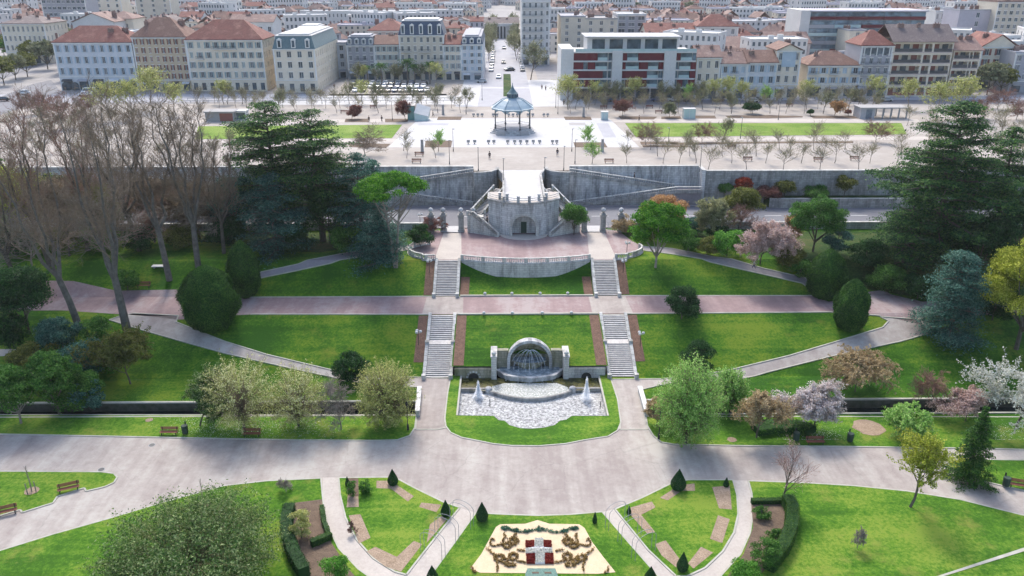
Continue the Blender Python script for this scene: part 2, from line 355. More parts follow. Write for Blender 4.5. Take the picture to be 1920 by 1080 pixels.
xcl, xcr = P(783, 765, -15).x, P(1214, 765, -15).x
CAN0, CAN1 = 94.4, 98.0
def base_ground():
    xs = [-420, xcl, XA-15.7, XA-11.8, XA-11.6, XA-10.25, XA-5.6, XA+5.6, XA+10.25, XA+11.6, XA+11.8, XA+15.7, xcr, 420]
    ys = [30, 90.2, CAN0, CAN1, 105.06, 105.6, 105.7, 108.4, 117.9, 125.7, 131.5, 133.2, 152, YW]
    mb = MB()
    for i in range(len(xs)-1):
        for j in range(len(ys)-1):
            x0, x1, y0, y1 = xs[i], xs[i+1], ys[j], ys[j+1]; xc, yc = (x0+x1)/2, (y0+y1)/2
            if (x1 <= xcl or x0 >= xcr) and CAN0 <= y0 < CAN1: continue
            if abs(xc-XA) < 10.2 and 90 < y0 < 105.5: continue
            if 11.8 < abs(xc-XA) < 15.7 and (105.06 <= y0 < 117.9 or 125.7 <= y0 < 133.2): continue
            if abs(xc-XA) < 5.6 and 105.5 < y0 < 108.4: continue
            e = 1e-4
            zz = [h(x+(xc-x)*e, y+(yc-y)*e) for x, y in ((x0, y0), (x1, y0), (x1, y1), (x0, y1))]
            mb.quad((x0, y0, zz[0]), (x1, y0, zz[1]), (x1, y1, zz[2]), (x0, y1, zz[3]))
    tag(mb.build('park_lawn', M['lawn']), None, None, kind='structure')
base_ground()
def plain(name, x0, y0, x1, y1, z, m):
    mb = MB(); mb.quad((x0, y0, z), (x1, y0, z), (x1, y1, z), (x0, y1, z)); o = mb.build(name, m); o['kind'] = 'structure'; return o
plain('town_ground', -900, 225, 900, 1500, -.03, M['town'])
plain('esplanade_ground', -420, YW, 420, 262, 0, M['gravel'])
# canals
for nm, x0, x1 in (('left', -420, xcl), ('right', xcr, 420)):
    mb = MB(); mb.quad((x0, CAN0, -17.2), (x1, CAN0, -17.2), (x1, CAN1, -17.2), (x0, CAN1, -17.2)); 
    mb.quad((x0, CAN1, -17.2), (x1, CAN1, -17.2), (x1, CAN1, -14.9), (x0, CAN1, -14.9)); mb.quad((x0, CAN0, -17.2), (x1, CAN0, -17.2), (x1, CAN0, -14.9), (x0, CAN0, -14.9))
    xe = x1 if nm == 'left' else x0
    mb.quad((xe, CAN0, -17.2), (xe, CAN1, -17.2), (xe, CAN1, -14.9), (xe, CAN0, -14.9)); o = mb.build('canal_bed', M['canalwall']); o['kind'] = 'structure'
    mb = MB(); mb.box(x0, CAN1-.01, -15.05, x1, CAN1+.35, -14.86); mb.box(x0, CAN0-.25, -15.05, x1, CAN0+.01, -14.86); o = mb.build('canal_kerb', M['kerb']); o['kind'] = 'structure'
m, n, b = newmat('dark_water'); b.inputs['Base Color'].default_value = (.012, .018, .016, 1); b.inputs['Roughness'].default_value = .08
t = noise(n, 2.2, 4); bp = n.nodes.new('ShaderNodeBump'); bp.inputs['Strength'].default_value = .25; bp.inputs['Distance'].default_value = .1
n.links.new(t.outputs[0], bp.inputs['Height']); n.links.new(bp.outputs[0], b.inputs['Normal']); M['water'] = m
for x0, x1 in ((-420, xcl), (xcr, 420)): plain('canal_water', x0, CAN0, x1, CAN1, -16.3, M['water'])

def L(*pts): return [G(x, y) for x, y in pts]
# promenade
plain('promenade', -420, 34, 420, 90.1, -14.955, M['asphalt'])
plain('promenade', -420, 90.1, XA-10.3, CAN0-1.2, -14.955, M['asphalt']); plain('promenade', XA+10.3, 90.1, 420, CAN0-1.2, -14.955, M['asphalt'])
kb = MB()
def lawn(name, pts, m='lawnsun', sm=0, off=.12, holes=(), kerb=True):
    p = [P(x, y, ZL) for x, y in pts]
    if sm: p = smooth([v.xy for v in p], sm)
    if kerb: kerbline(kb, p, .2, .13)
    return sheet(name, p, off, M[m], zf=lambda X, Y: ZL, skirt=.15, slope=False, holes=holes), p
X0 = P(-500, 777, ZL).x
lawn('lawn', [(-500, 806), (0, 815), (200, 819), (400, 823), (560, 826), (700, 827), (745, 826), (768, 818), (778, 803), (781, 779), (-500, 779)])
lawn('lawn', [(1211, 782), (1214, 800), (1225, 818), (1240, 830), (1262, 834), (1400, 837), (1560, 838), (1700, 840), (1850, 842), (1920, 844), (2500, 852), (2500, 784), (1400, 782)])
# pond lawn ring
pondpx = [(858, 780), (926, 781), (935, 789), (946, 790), (955, 798), (975, 804), (995, 805), (1020, 803), (1040, 798), (1050, 790), (1062, 788), (1072, 781), (1138, 781)]
pond = [Vector((XA-10.25, 105.38, 0))]+[P(x, y, ZL) for x, y in pondpx]+[Vector((XA+10.25, 105.38, 0))]
pond[1].x = XA-10.25; pond[-2].x = XA+10.25
ring = [(844, 713), (839, 740), (834, 785), (836, 800), (845, 812), (865, 821), (895, 827), (925, 833), (960, 836.5), (1010, 837), (1060, 833), (1095, 826), (1140, 819), (1158, 808), (1164, 793), (1158, 750), (1146, 713)]
rp = [P(x, y, ZL) for x, y in ring]
kerbline(kb, rp, .18, .12, closed=False)
outer = [(p.x, p.y) for p in rp]; inner = [(p.x, p.y) for p in pond]
for s in ((outer + [inner[-1]] + [inner[k] for k in range(len(inner)-2, -1, -1)]),):
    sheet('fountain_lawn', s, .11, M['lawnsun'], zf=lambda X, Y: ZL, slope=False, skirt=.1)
# left lower lawns
lawn('lawn', [(-600, 878), (0, 885), (190, 886), (214, 889), (220, 896), (214, 906), (196, 914), (162, 922), (158, 916), (108, 932), (100, 944), (42, 962), (38, 957), (-20, 974), (-600, 1080)])
lawn('lawn', [(-700, 1180), (0, 1034), (100, 1003), (200, 975), (300, 945), (420, 912), (500, 903), (602, 898), (606, 940), (614, 985), (636, 1030), (672, 1068), (730, 1110), (760, 1180)])
lawn('lawn', [(635, 897), (740, 896), (775, 915), (830, 942), (862, 953), (835, 986), (800, 1030), (762, 1079), (740, 1073), (700, 1048), (668, 1012), (648, 972), (638, 930)])
_, emb = lawn('lawn', [(892, 963), (950, 966), (1010, 968), (1070, 966), (1129, 961), (1180, 1020), (1250, 1100), (1290, 1180), (720, 1180), (790, 1105)])
lawn('lawn', [(1153, 956), (1205, 934), (1262, 906), (1290, 901), (1374, 901), (1382, 930), (1384, 965), (1376, 1000), (1355, 1035), (1322, 1066), (1288, 1082), (1268, 1082), (1215, 1032)])
lawn('lawn', [(1403, 903), (1500, 906), (1600, 912), (1700, 922), (1800, 938), (1920, 968), (2600, 1130), (2600, 1300), (1300, 1180), (1352, 1080), (1388, 1040), (1406, 1000), (1412, 960), (1409, 925)])
lawn('lawn', [(1775, 868), (1800, 862), (1920, 864), (2600, 880), (2600, 1060), (1920, 921), (1850, 905), (1800, 893)], sm=0)
def psheet(name, pts, off, m, z=ZL, sm=0):
    p = [P(x, y, z) for x, y in pts]
    if sm: p = smooth([v.xy for v in p], sm)
    return sheet(name, p, off, M[m], zf=lambda X, Y: z, slope=False)
psheet('path', [(605, 896), (634, 896), (638, 930), (648, 972), (668, 1012), (700, 1048), (740, 1073), (765, 1082), (790, 1110), (760, 1180), (672, 1068), (636, 1030), (614, 985), (606, 940)], .06, 'lightpath')
psheet('path', [(862, 953), (892, 962), (790, 1105), (760, 1085)], .055, 'lightpath')
psheet('path', [(1129, 961), (1153, 955), (1270, 1083), (1310, 1140), (1250, 1100)], .055, 'lightpath')
psheet('path', [(1375, 901), (1403, 902), (1409, 925), (1412, 960), (1406, 1000), (1388, 1040), (1352, 1080), (1310, 1130), (1262, 1084), (1288, 1082), (1322, 1066), (1355, 1035), (1376, 1000), (1384, 965), (1382, 930)], .06, 'lightpath')
psheet('path', [(1775, 868), (1800, 843), (1920, 844), (2600, 856), (2600, 884), (1920, 863)], .05, 'lightpath')
psheet('gutter', [(1755, 1083), (1765, 1084), (1925, 1034), (1925, 1027)], .16, 'kerb')
# beds in the two quarter lawns
for q in ([(652, 932), (672, 932), (673, 952), (650, 953)], [(654, 968), (676, 966), (695, 1010), (673, 1021)], [(706, 903), (732, 903), (776, 932), (765, 942), (733, 918), (706, 917)],
          [(790, 944), (828, 948), (818, 962), (786, 952)], [(806, 985), (834, 965), (836, 978), (800, 1020)], [(687, 1036), (704, 1027), (744, 1046), (776, 1016), (792, 1022), (752, 1074), (722, 1064)],
          [(1237, 935), (1272, 912), (1302, 908), (1303, 922), (1278, 922), (1252, 940)], [(1183, 953), (1222, 942), (1229, 953), (1202, 967), (1228, 999), (1214, 1003), (1180, 965)],
          [(1335, 915), (1368, 912), (1372, 957), (1348, 955)], [(1346, 968), (1368, 975), (1354, 1020), (1331, 1012)], [(1228, 1022), (1248, 1015), (1274, 1050), (1268, 1066), (1240, 1043)], [(1314, 1027), (1337, 1038), (1300, 1068), (1290, 1058)]):
    psheet('soil_bed', q, .135, 'soilpale', sm=0)
for q in ([(650, 898), (672, 898), (673, 932), (652, 932)],): psheet('soil_bed', q, .134, 'soil')
psheet('soil_bed', [(548, 945), (604, 938), (608, 985), (622, 1020), (655, 1070), (700, 1120), (600, 1140), (552, 1060), (537, 1000)], .135, 'soil', sm=0)
psheet('soil_bed', [(1408, 944), (1466, 944), (1472, 960), (1470, 1010), (1440, 1060), (1400, 1120), (1345, 1110), (1394, 1040), (1412, 990)], .135, 'soil')
for q, r in (((1628, 803), 2.0), ((60, 922), .8), ((383, 946), .8), ((280, 789), .5), ((1372, 826), 0.6)):
    c = P(*q, ZL); sheet('soil_patch', [(c.x+r*math.cos(a*.45)*(1+.12*math.sin(a*3)), c.y+r*math.sin(a*.45)) for a in range(14)], .15, M['soilpale'], zf=lambda X, Y: ZL, slope=False)
# sand emblem bed
sandp = [(903, 1040), (918, 1012), (930, 990), (938, 985), (985, 984), (1008, 977), (1030, 984), (1086, 985), (1096, 992), (1110, 1018), (1130, 1045), (1154, 1075), (1120, 1078), (900, 1076), (882, 1068)]
psheet('sand_bed', sandp, .15, 'sand')

# pond
m, n, b = newmat('foam_glitter_water'); t = noise(n, 2.4, 8, .85); r = ramp(n, [(.41, (.19, .19, .19)), (.50, (.45, .45, .44)), (.61, (.85, .85, .83))])  # pale pattern: foam plus sun glitter put into the colour
n.links.new(t.outputs[0], r.inputs[0]); n.links.new(r.outputs[0], b.inputs['Base Color']); b.inputs['Roughness'].default_value = .25; b.inputs['Specular IOR Level'].default_value = .8
bp = n.nodes.new('ShaderNodeBump'); bp.inputs['Strength'].default_value = 1; bp.inputs['Distance'].default_value = .3; n.links.new(t.outputs[0], bp.inputs['Height']); n.links.new(bp.outputs[0], b.inputs['Normal']); M['foam_glitter'] = m
m, n, b = newmat('olive_water'); t = noise(n, 1.2, 4); r = ramp(n, [(.4, (.035, .035, .008)), (.65, (.09, .085, .02))]); n.links.new(t.outputs[0], r.inputs[0]); n.links.new(r.outputs[0], b.inputs['Base Color']); b.inputs['Roughness'].default_value = .2
M['olive'] = m
m, n, b = newmat('rippled_water'); t = noise(n, 5, 5, .7); r = ramp(n, [(.4, (.20, .22, .20)), (.6, (.42, .44, .42)), (.75, (.8, .8, .8))]); n.links.new(t.outputs[0], r.inputs[0]); n.links.new(r.outputs[0], b.inputs['Base Color']); b.inputs['Roughness'].default_value = .25
bp = n.nodes.new('ShaderNodeBump'); bp.inputs['Strength'].default_value = .7; bp.inputs['Distance'].default_value = .15; n.links.new(t.outputs[0], bp.inputs['Height']); n.links.new(bp.outputs[0], b.inputs['Normal']); M['ripple'] = m
m, n, b = newmat('white_water'); b.inputs['Base Color'].default_value = (.85, .87, .9, 1); b.inputs['Roughness'].default_value = .4
tr = n.nodes.new('ShaderNodeBsdfTransparent'); mx = n.nodes.new('ShaderNodeMixShader'); mx.inputs[0].default_value = .6
n.links.new(tr.outputs[0], mx.inputs[1]); n.links.new(b.outputs[0], mx.inputs[2]); n.links.new(mx.outputs[0], n.nodes['Material Output'].inputs[0]); M['spray'] = m
Ys = 103.0
def wy(u): # weir line
    a = abs(u)
    return 102.0 if a > 6.2 else 99.2+2.4*(a/6.2)**2
lowpoly = [(p.x, p.y) for p in pond[1:-1]]+[(XA+10.25, wy(10))]+[(XA+u, wy(u)) for u in np.linspace(6.2, -6.2, 17)]+[(XA-10.25, wy(10))]
sheet('pond_water', lowpoly, 0, M['foam_glitter'], zf=lambda X, Y: -15.75, slope=False)
sheet('pond_water', [(XA-10.25, 102.0)]+[(XA+u, wy(u)) for u in np.linspace(-6.2, 6.2, 17)]+[(XA+10.25, 102.0), (XA+10.25, 105.4), (XA-10.25, 105.4)], 0, M['olive'], zf=lambda X, Y: -15.3, slope=False)
sheet('rippled_pond_water', [(XA+u, wy(u)+.25) for u in np.linspace(-5.6, 5.6, 13)]+[(XA+5.4, 102.6), (XA+3.9, 103.8), (XA-3.9, 103.8), (XA-5.6, 102.9)], .02, M['ripple'], zf=lambda X, Y: -15.3, slope=False)
mb = MB()
pr = [(p.x, p.y) for p in pond]
for i in range(len(pr)-1):
    a, c = pr[i], pr[i+1]; mb.quad((a[0], a[1], -16.2), (c[0], c[1], -16.2), (c[0], c[1], -14.87), (a[0], a[1], -14.87))
o = mb.build('pond_edge', M['stonedark']); o['kind'] = 'structure'
kerbline(kb, [pond[0], pond[1]], .25, .16, closed=False, zf=lambda X, Y: ZL); kerbline(kb, [pond[-2], pond[-1]], .25, .16, closed=False, zf=lambda X, Y: ZL)
# weir
w_ = empty('pond_weir', (XA, 100, -16), 'low dark stone weir curving across the foaming fountain pond', 'weir')
mb = MB(); us = list(np.linspace(-6.2, 6.2, 21))
for i in range(20):
    u0, u1 = us[i], us[i+1]; y0, y1 = wy(u0)-100, wy(u1)-100; o_ = .0
    mb.add([(u0, y0, 0), (u1, y1, 0), (u1, y1+.35, 0), (u0, y0+.35, 0), (u0, y0, .78), (u1, y1, .78), (u1, y1+.35, .78), (u0, y0+.35, .78)], [(4, 5, 6, 7), (0, 1, 5, 4), (2, 3, 7, 6)])
for s in (-1, 1): mb.box(min(s*6.2, s*10.2), 2.0, 0, max(s*6.2, s*10.2), 2.4, .8)
mb.build('weir_wall', M['stonedark'], w_)
for s in (-1, 1):
    mb = MB(); mb.lathe([(.5, 0), (.55, .7), (.45, 1.0), (.2, 1.15)], 10, (s*6.1, 2.0, 0)); mb.build('weir_boulder', M['stone'], w_)
# fountain
fo = empty('monumental_fountain', (XA, 105.4, -15.6), 'large stone fountain with arched shell niche, upper bowl and half-round basin below the lawn', 'fountain')
def fbox(name, x0, y0, z0, x1, y1, z1, m='stone'):
    b = MB(); b.box(x0, y0, z0, x1, y1, z1); return b.build(name, M[m], fo)
for s in (-1, 1):
    mb = MB(); a, c = sorted((s*5.7, s*11.2)); mb.box(a, 0, 0, c, .5, 1.75); mb.box(a, -.08, 1.75, c, .6, 1.98); w1 = mb.build('side_wall', M['stonemoss' if s < 0 else 'stonelight'], fo)
    mb = MB(); cx = s*8.4
    pts = [(cx+.75*math.cos(t), -.02, .45+.75*math.sin(t)) for t in np.linspace(0, math.pi, 9)]+[(cx-.75, -.02, .05), (cx+.75, -.02, .05)]
    mb.add(pts, [tuple(range(11))], M['black']); 
    for t in np.linspace(0.1, math.pi-.1, 7): mb.box(cx+.95*math.cos(t)-.12, -.1, .45+.95*math.sin(t)-.12, cx+.95*math.cos(t)+.12, .0, .45+.95*math.sin(t)+.12, M['stone'])
    mb.build('culvert_mouth', None, w1)
    mb = MB(); mb.box(s*5.35-.38, -.4, 0, s*5.35+.38, 3.0, 3.9); mb.box(s*5.35-.48, -.5, 3.9, s*5.35+.48, 3.1, 4.1); mb.lathe([(.1, 4.1), (.36, 4.35), (.3, 4.65), (.05, 4.8)], 10, (s*5.35, 0, 0)); mb.build('pier', M['stonelight'], fo)
    mb = MB(); a, c = sorted((s*3.2, s*5.0)); mb.box(a, 2.3, 0, c, 2.8, 3.55); mb.box(a, 2.2, 3.55, c, 2.95, 3.8); mb.build('niche_side_wall', M['stonemoss'], fo)
# niche: half dome shell + arch ring
mb = MB(); R0 = 2.95; NY = 2.2; zc = 2.2; n1, n2 = 20, 10
vs = []
for i in range(n1+1):
    a = math.pi*i/n1
    for j in range(n2+1):
        b_ = math.pi/2*j/n2
        r = R0*math.cos(b_); vs.append((r*math.cos(a), NY+R0*.7*math.sin(b_), zc+r*math.sin(a)))
fs = [(i*(n2+1)+j, (i+1)*(n2+1)+j, (i+1)*(n2+1)+j+1, i*(n2+1)+j+1) for i in range(n1) for j in range(n2)]
mb.add(vs, fs)
vs = []
for i in range(13):
    a = math.pi*i/12
    for z in (0, zc): vs.append((R0*math.cos(a), NY+R0*.7*math.sin(a), z))
mb.add(vs, [(2*i, 2*i+2, 2*i+3, 2*i+1) for i in range(12)])
mb.build('shell_niche', M['stonemoss'], fo, smooth=True)
mb = MB(); prof = []
for i in range(n1+1):
    a = math.pi*i/n1
    for (r, y) in ((2.95, 1.8), (3.4, 1.8), (3.4, 2.7), (2.95, 2.7)): prof.append((r*math.cos(a), y, zc+r*math.sin(a)))
fs = []
for i in range(n1):
    for k in range(4): fs.append((i*4+k, i*4+(k+1) % 4, (i+1)*4+(k+1) % 4, (i+1)*4+k))
mb.add(prof, fs)
for s in (-1, 1): a, c = sorted((s*2.95, s*3.4)); mb.box(a, 1.8, 0, c, 2.7, zc)
mb.build('arch', M['stone'], fo)
mb = MB(); vs = []
for i in range(n1+1):
    a = math.pi*i/n1
    for j in range(5):
        b_ = math.pi/2*j/4; r = 3.4*math.cos(b_); vs.append((r*math.cos(a), 2.7+1.9*math.sin(b_), zc+r*math.sin(a)))
mb.add(vs, [(i*5+j, (i+1)*5+j, (i+1)*5+j+1, i*5+j+1) for i in range(n1) for j in range(4)]); mb.build('niche_back', M['stone'], fo, smooth=True)
def halfbasin(name, rx, ry, cyy, z0, z1, th, water, zw, m='stone', flare=.0):
    mb = MB(); k = 18; o1, i1, o0 = [], [], []
    for i in range(k+1):
        a = math.pi+math.pi*i/k; wob = 1+.035*math.cos(8*a)
        o1.append((rx*wob*math.cos(a), cyy+ry*wob*math.sin(a), z1)); i1.append(((rx-th)*math.cos(a), cyy+(ry-th)*math.sin(a), z1)); o0.append((rx*(1-flare)*wob*math.cos(a), cyy+ry*(1-flare)*wob*math.sin(a), z0))
    i0 = [(p[0], p[1], zw-.15) for p in i1]
    n_ = k+1; mb.add(o1+i1+o0+i0, [f for i in range(k) for f in ((i, i+1, n_+i+1, n_+i), (2*n_+i, 2*n_+i+1, i+1, i), (n_+i, n_+i+1, 3*n_+i+1, 3*n_+i))])
    ob = mb.build(name, M[m], fo)
    mb = MB(); mb.add([(p[0], p[1], zw) for p in i1]+[(rx-th, cyy+1.2, zw), (-rx+th, cyy+1.2, zw)], [tuple(range(n_+2))]); mb.build('basin_water', M[water], ob); return ob
M['basinw'] = mat('grey_blue_water', (.10, .13, .15), (.22, .27, .30), 1.5, .12, .4, 4, c3=(.5, .54, .56), spec=.7)
halfbasin('lower_basin', 4.95, 2.9, 1.5, 0, 1.1, .45, 'basinw', .92, flare=.06)
halfbasin('upper_bowl', 2.75, 1.2, 2.3, .9, 2.15, .25, 'basinw', 2.05, m='stonemoss', flare=.5)
# falling water
rnd = random.Random(5)
mb = MB()
def drops(path, n, sp, sz):
    r = np.random.RandomState(int(abs(path[0][0])*100+n)); V = []
    for i in range(n):
        t = r.rand()*(len(path)-1.001); k = int(t); f = t-k; p = np.array(path[k])*(1-f)+np.array(path[k+1])*f+r.randn(3)*sp*(.4+t/len(path)); d = r.randn(3); d /= np.linalg.norm(d); g2 = np.cross(d, [0, 0, 1.]); q = r.uniform(.5, 1)*sz; V += [p, p+d*q, p+g2*q+np.array([0, 0, -q])]
    return V
for i in range(12):
    a = math.pi*(i+.5)/12+.1*math.sin(i*5); ex = (2.3+.5*math.sin(i*3))*math.cos(a); mb = MB()
    pts = [(ex*t, 2.0-1.6*abs(math.sin(a))*t, 3.9+(1.1+.5*math.sin(i*7))*t-3.3*t*t) for t in np.linspace(0, 1, 9)]
    mb.tube(pts, [.018]*9, 3); V = drops(pts, 160, .045, .05); mb.add(V, [(3*k, 3*k+1, 3*k+2) for k in range(len(V)//3)]); mb.build('water_jet_arc', M['spray'], fo)['kind'] = 'stuff'
for i in range(7):
    x = -2.3+.77*i+.15*math.sin(i*4); yy = 2.3-1.2*math.sqrt(max(0, 1-(x/2.8)**2)); mb = MB(); V = drops([(x, yy, 2.15), (x*1.03, yy-.12, 1.6), (x*1.05, yy-.2, .92)], 150, .05, .06)+drops([(x*1.05, yy-.2, .95), (x*1.05, yy-.3, .96)], 120, .2, .05); mb.add(V, [(3*k, 3*k+1, 3*k+2) for k in range(len(V)//3)]); mb.build('bowl_overflow', M['spray'], fo)['kind'] = 'stuff'
for i in range(5):
    x = -3.6+1.75*i+.3*math.sin(i*3); yy = 1.5-2.95*math.sqrt(max(0, 1-(x/5.1)**2)); mb = MB(); V = drops([(x, yy, 1.13), (x, yy-.12, .7), (x, yy-.25, .25)], 110, .07, .06); mb.add(V, [(3*k, 3*k+1, 3*k+2) for k in range(len(V)//3)]); mb.build('rim_overflow', M['spray'], fo)['kind'] = 'stuff'
def plume(px, py, hh, label, cat='water jet'):
    c = P(px, py, -15.7); r = random.Random(int(px)); e = empty('water_jet', c, label, cat, 'white water jets standing in the fountain pond'); V = []
    for i in range(7500):
        t = r.random()**1.1; s = hh*t*(1+.1*r.gauss(0, 1)); rad = (.12+.85*(1-t)**1.7)*(r.random()**.7)*(1.25 if r.random() < .15 else 1); a = r.random()*6.283; z = s; q = r.uniform(.012, .055)
        p = np.array([rad*math.cos(a), rad*math.sin(a)*.8, z]); d = np.random.RandomState(i).randn(3); d /= np.linalg.norm(d); f = np.cross(d, [0, 0, 1.]); f /= (np.linalg.norm(f)+1e-6)
        V += [p, p+d*q*2, p+f*q*2]
    link('spray', np_mesh('spray', np.array(V), 3, M['spray']), e)['kind'] = 'stuff'
    mb = MB(); mb.tube([(1.7, -2.6, .1), (1.7, -2.7, 1.3)], .06, 5); mb.build('nozzle', M['black'], e)
plume(897, 746, 2.4, 'white bubbling water jet in the left half of the fountain pond')
plume(1099, 750, 3.2, 'tall white water jet in the right half of the fountain pond')

# upper park paths
def dpath(name, pts, m='greypath', off=.04, kerb=True, sm=0):
    p = [G(x, y) for x, y in pts]
    if sm: p = smooth([v.xy for v in p], sm)
    if kerb: kerbline(kb, p, .2, .1)
    return sheet(name, p, off, M[m])
yl = (117.95+125.65)/2
def xm(px, py): return P(px, py, ZM).x
mid = [(XA-320, 120), (xm(200, 590)-8, 120.2), (xm(335, 592), 117.0), (xm(470, 590), 118.3), (XA-15.9, 118.0), (XA+15.9, 118.0), (xm(1560, 590), 118.3), (xm(1660, 598), 117.3), (xm(1740, 612), 115.5), (xm(1760, 610), 117), (XA+120, 119), (XA+120, 127), (xm(1740, 575), 122.5), (xm(1660, 553), 126.6), (xm(1560, 568), 125.2), (XA+15.9, 125.5), (XA-15.9, 125.5), (xm(455, 563), 125.4), (xm(340, 541), 127.2), (xm(230, 543), 127), (xm(160, 530), 129), (XA-320, 135)]
sheet('mid_path', mid, .03, M['pinkpath']); kerbline(kb, [mid[3], mid[4]], .25, .12, False); kerbline(kb, [mid[5], mid[6], mid[7]], .25, .12, False)
kerbline(kb, [mid[14], mid[15]], .25, .12, False); kerbline(kb, [mid[16], mid[17]], .25, .12, False)
kerbline(kb, [(XA-11.3, 118.0), (XA+11.3, 118.0)], .35, .2, False); kerbline(kb, [(XA-11.3, 125.55), (XA+11.3, 125.55)], .35, .25, False, zf=lambda X, Y: ZM)
for s in (-1, 1): sheet('path', [(XA+s*13.75-3.3, 118.2), (XA+s*13.75+3.3, 118.2), (XA+s*13.75+3.0, 125.5), (XA+s*13.75-3.2, 125.5)], .037, M['asphalt'])
dpath('path', [(205, 600), (250, 588), (335, 592), (330, 604), (420, 640), (500, 665), (626, 695), (700, 706), (790, 708), (846, 710), (840, 740), (834, 790), (838, 802), (820, 806), (779, 806), (782, 778), (786, 745), (784, 726), (700, 722), (618, 706), (560, 694), (480, 676), (420, 662), (340, 640), (270, 620)], 'asphalt', .03)
dpath('path', [(1740, 600), (1752, 622), (1690, 640), (1560, 668), (1440, 698), (1380, 712), (1240, 722), (1202, 731), (1200, 745), (1209, 780), (1214, 806), (1162, 806), (1164, 790), (1156, 745), (1144, 712), (1240, 711), (1360, 696), (1480, 667), (1570, 640), (1655, 614), (1666, 602), (1650, 594)], 'asphalt', .03)
dpath('path', [(470, 520), (490, 510), (560, 495), (640, 476), (700, 465), (768, 460), (772, 468), (700, 478), (620, 494), (540, 511), (486, 522), (455, 560), (430, 560)])
dpath('path', [(1203, 462), (1260, 466), (1340, 482), (1430, 503), (1506, 520), (1560, 540), (1600, 556), (1550, 558), (1504, 531), (1420, 512), (1330, 491), (1262, 477), (1206, 470)])
dpath('path', [(-60, 655), (40, 655), (45, 667), (-60, 670)], 'lightpath', kerb=False)
# flank beds beside stairs
def strip(x0, x1, y0, y1, m='mulch', off=.05):
    c = h if abs((x0+x1)/2-XA) > 11.6 else None
    sheet('mulch_bed', [(x0, y0), (x1, y0), (x1, y1), (x0, y1)], off, M[m])
for s in (-1, 1):
    for (y0, y1) in ((105.75, 117.7), (125.9, 131.3)):
        a = sorted((XA+s*(13.75-2.35), XA+s*(13.75-3.9))); strip(*a, y0, y1)
    for (y0, y1) in ((108, 117.7), (125.9, 133.0)):
        a = sorted((XA+s*(13.75+2.3), XA+s*(13.75+3.8))); strip(*a, y0, y1)
# plaza
plz = [(766, 462), (775, 453), (800, 446), (812, 433), (860, 431), (880, 425), (1092, 425), (1160, 433), (1182, 450), (1206, 464), (1196, 472), (1152, 480)]
pz = [P(x, y, ZP) for x, y in plz]+[Vector((XA+16, 133.1, 0)), Vector((XA+11.5, 133.1, 0)), Vector((XA+8, 132.6, 0)), Vector((XA+4, 131.75, 0)), Vector((XA, 131.6, 0)), Vector((XA-4, 131.75, 0)), Vector((XA-8, 132.6, 0)), Vector((XA-11.5, 133.1, 0)), Vector((XA-16, 133.1, 0)), P(800, 481, ZP), P(772, 472, ZP)]
sheet('plaza', pz, .03, M['pinkpath'], zf=lambda X, Y: ZP, slope=False)
for s, xx in ((-1, 849), (1, 1116)):
    c = P(xx, 432, ZP).x; sheet('path', [(XA+s*13.75-2.4, 133.3), (XA+s*13.75+2.4, 133.3), (c+1.6, 151), (c-1.6, 151)], .045, M['lightpath'], zf=lambda X, Y: ZP, slope=False)
sheet('forecourt', [(XA+4.6*math.cos(a), 147.2+3.3*math.sin(a)) for a in np.linspace(math.pi, 2*math.pi, 15)], .12, M['lightpath'], zf=lambda X, Y: ZP, skirt=.15, slope=False)
# road under the retaining wall
plain('road', -420, 152.5, 420, 166.2, ZP+.05, M['road'])
mb = MB(); mb.box(-420, 166.2, ZP-.1, 420, 167.0, ZP+.18); mb.box(-420, 151.3, ZP-.1, 420, 152.5, ZP+.17); o = mb.build('road_pavement', M['greypath']); o['kind'] = 'structure'
for s, xx in ((-1, 849), (1, 1116)):
    c = P(xx, 432, ZP).x; plain('gate_paving', c-2, 148.5, c+2, 152.4, ZP+.19, M['white'])
mb = MB()
for i in range(-40, 42): mb.quad((i*9, 159.2, 0), (i*9+3.5, 159.2, 0), (i*9+3.5, 159.4, 0), (i*9, 159.4, 0))
o = mb.build('road_marking', M['trim']); o.location.z = ZP+.056; o['kind'] = 'structure'
o = kb.build('kerb_stones', M['kerb']); o['kind'] = 'structure'

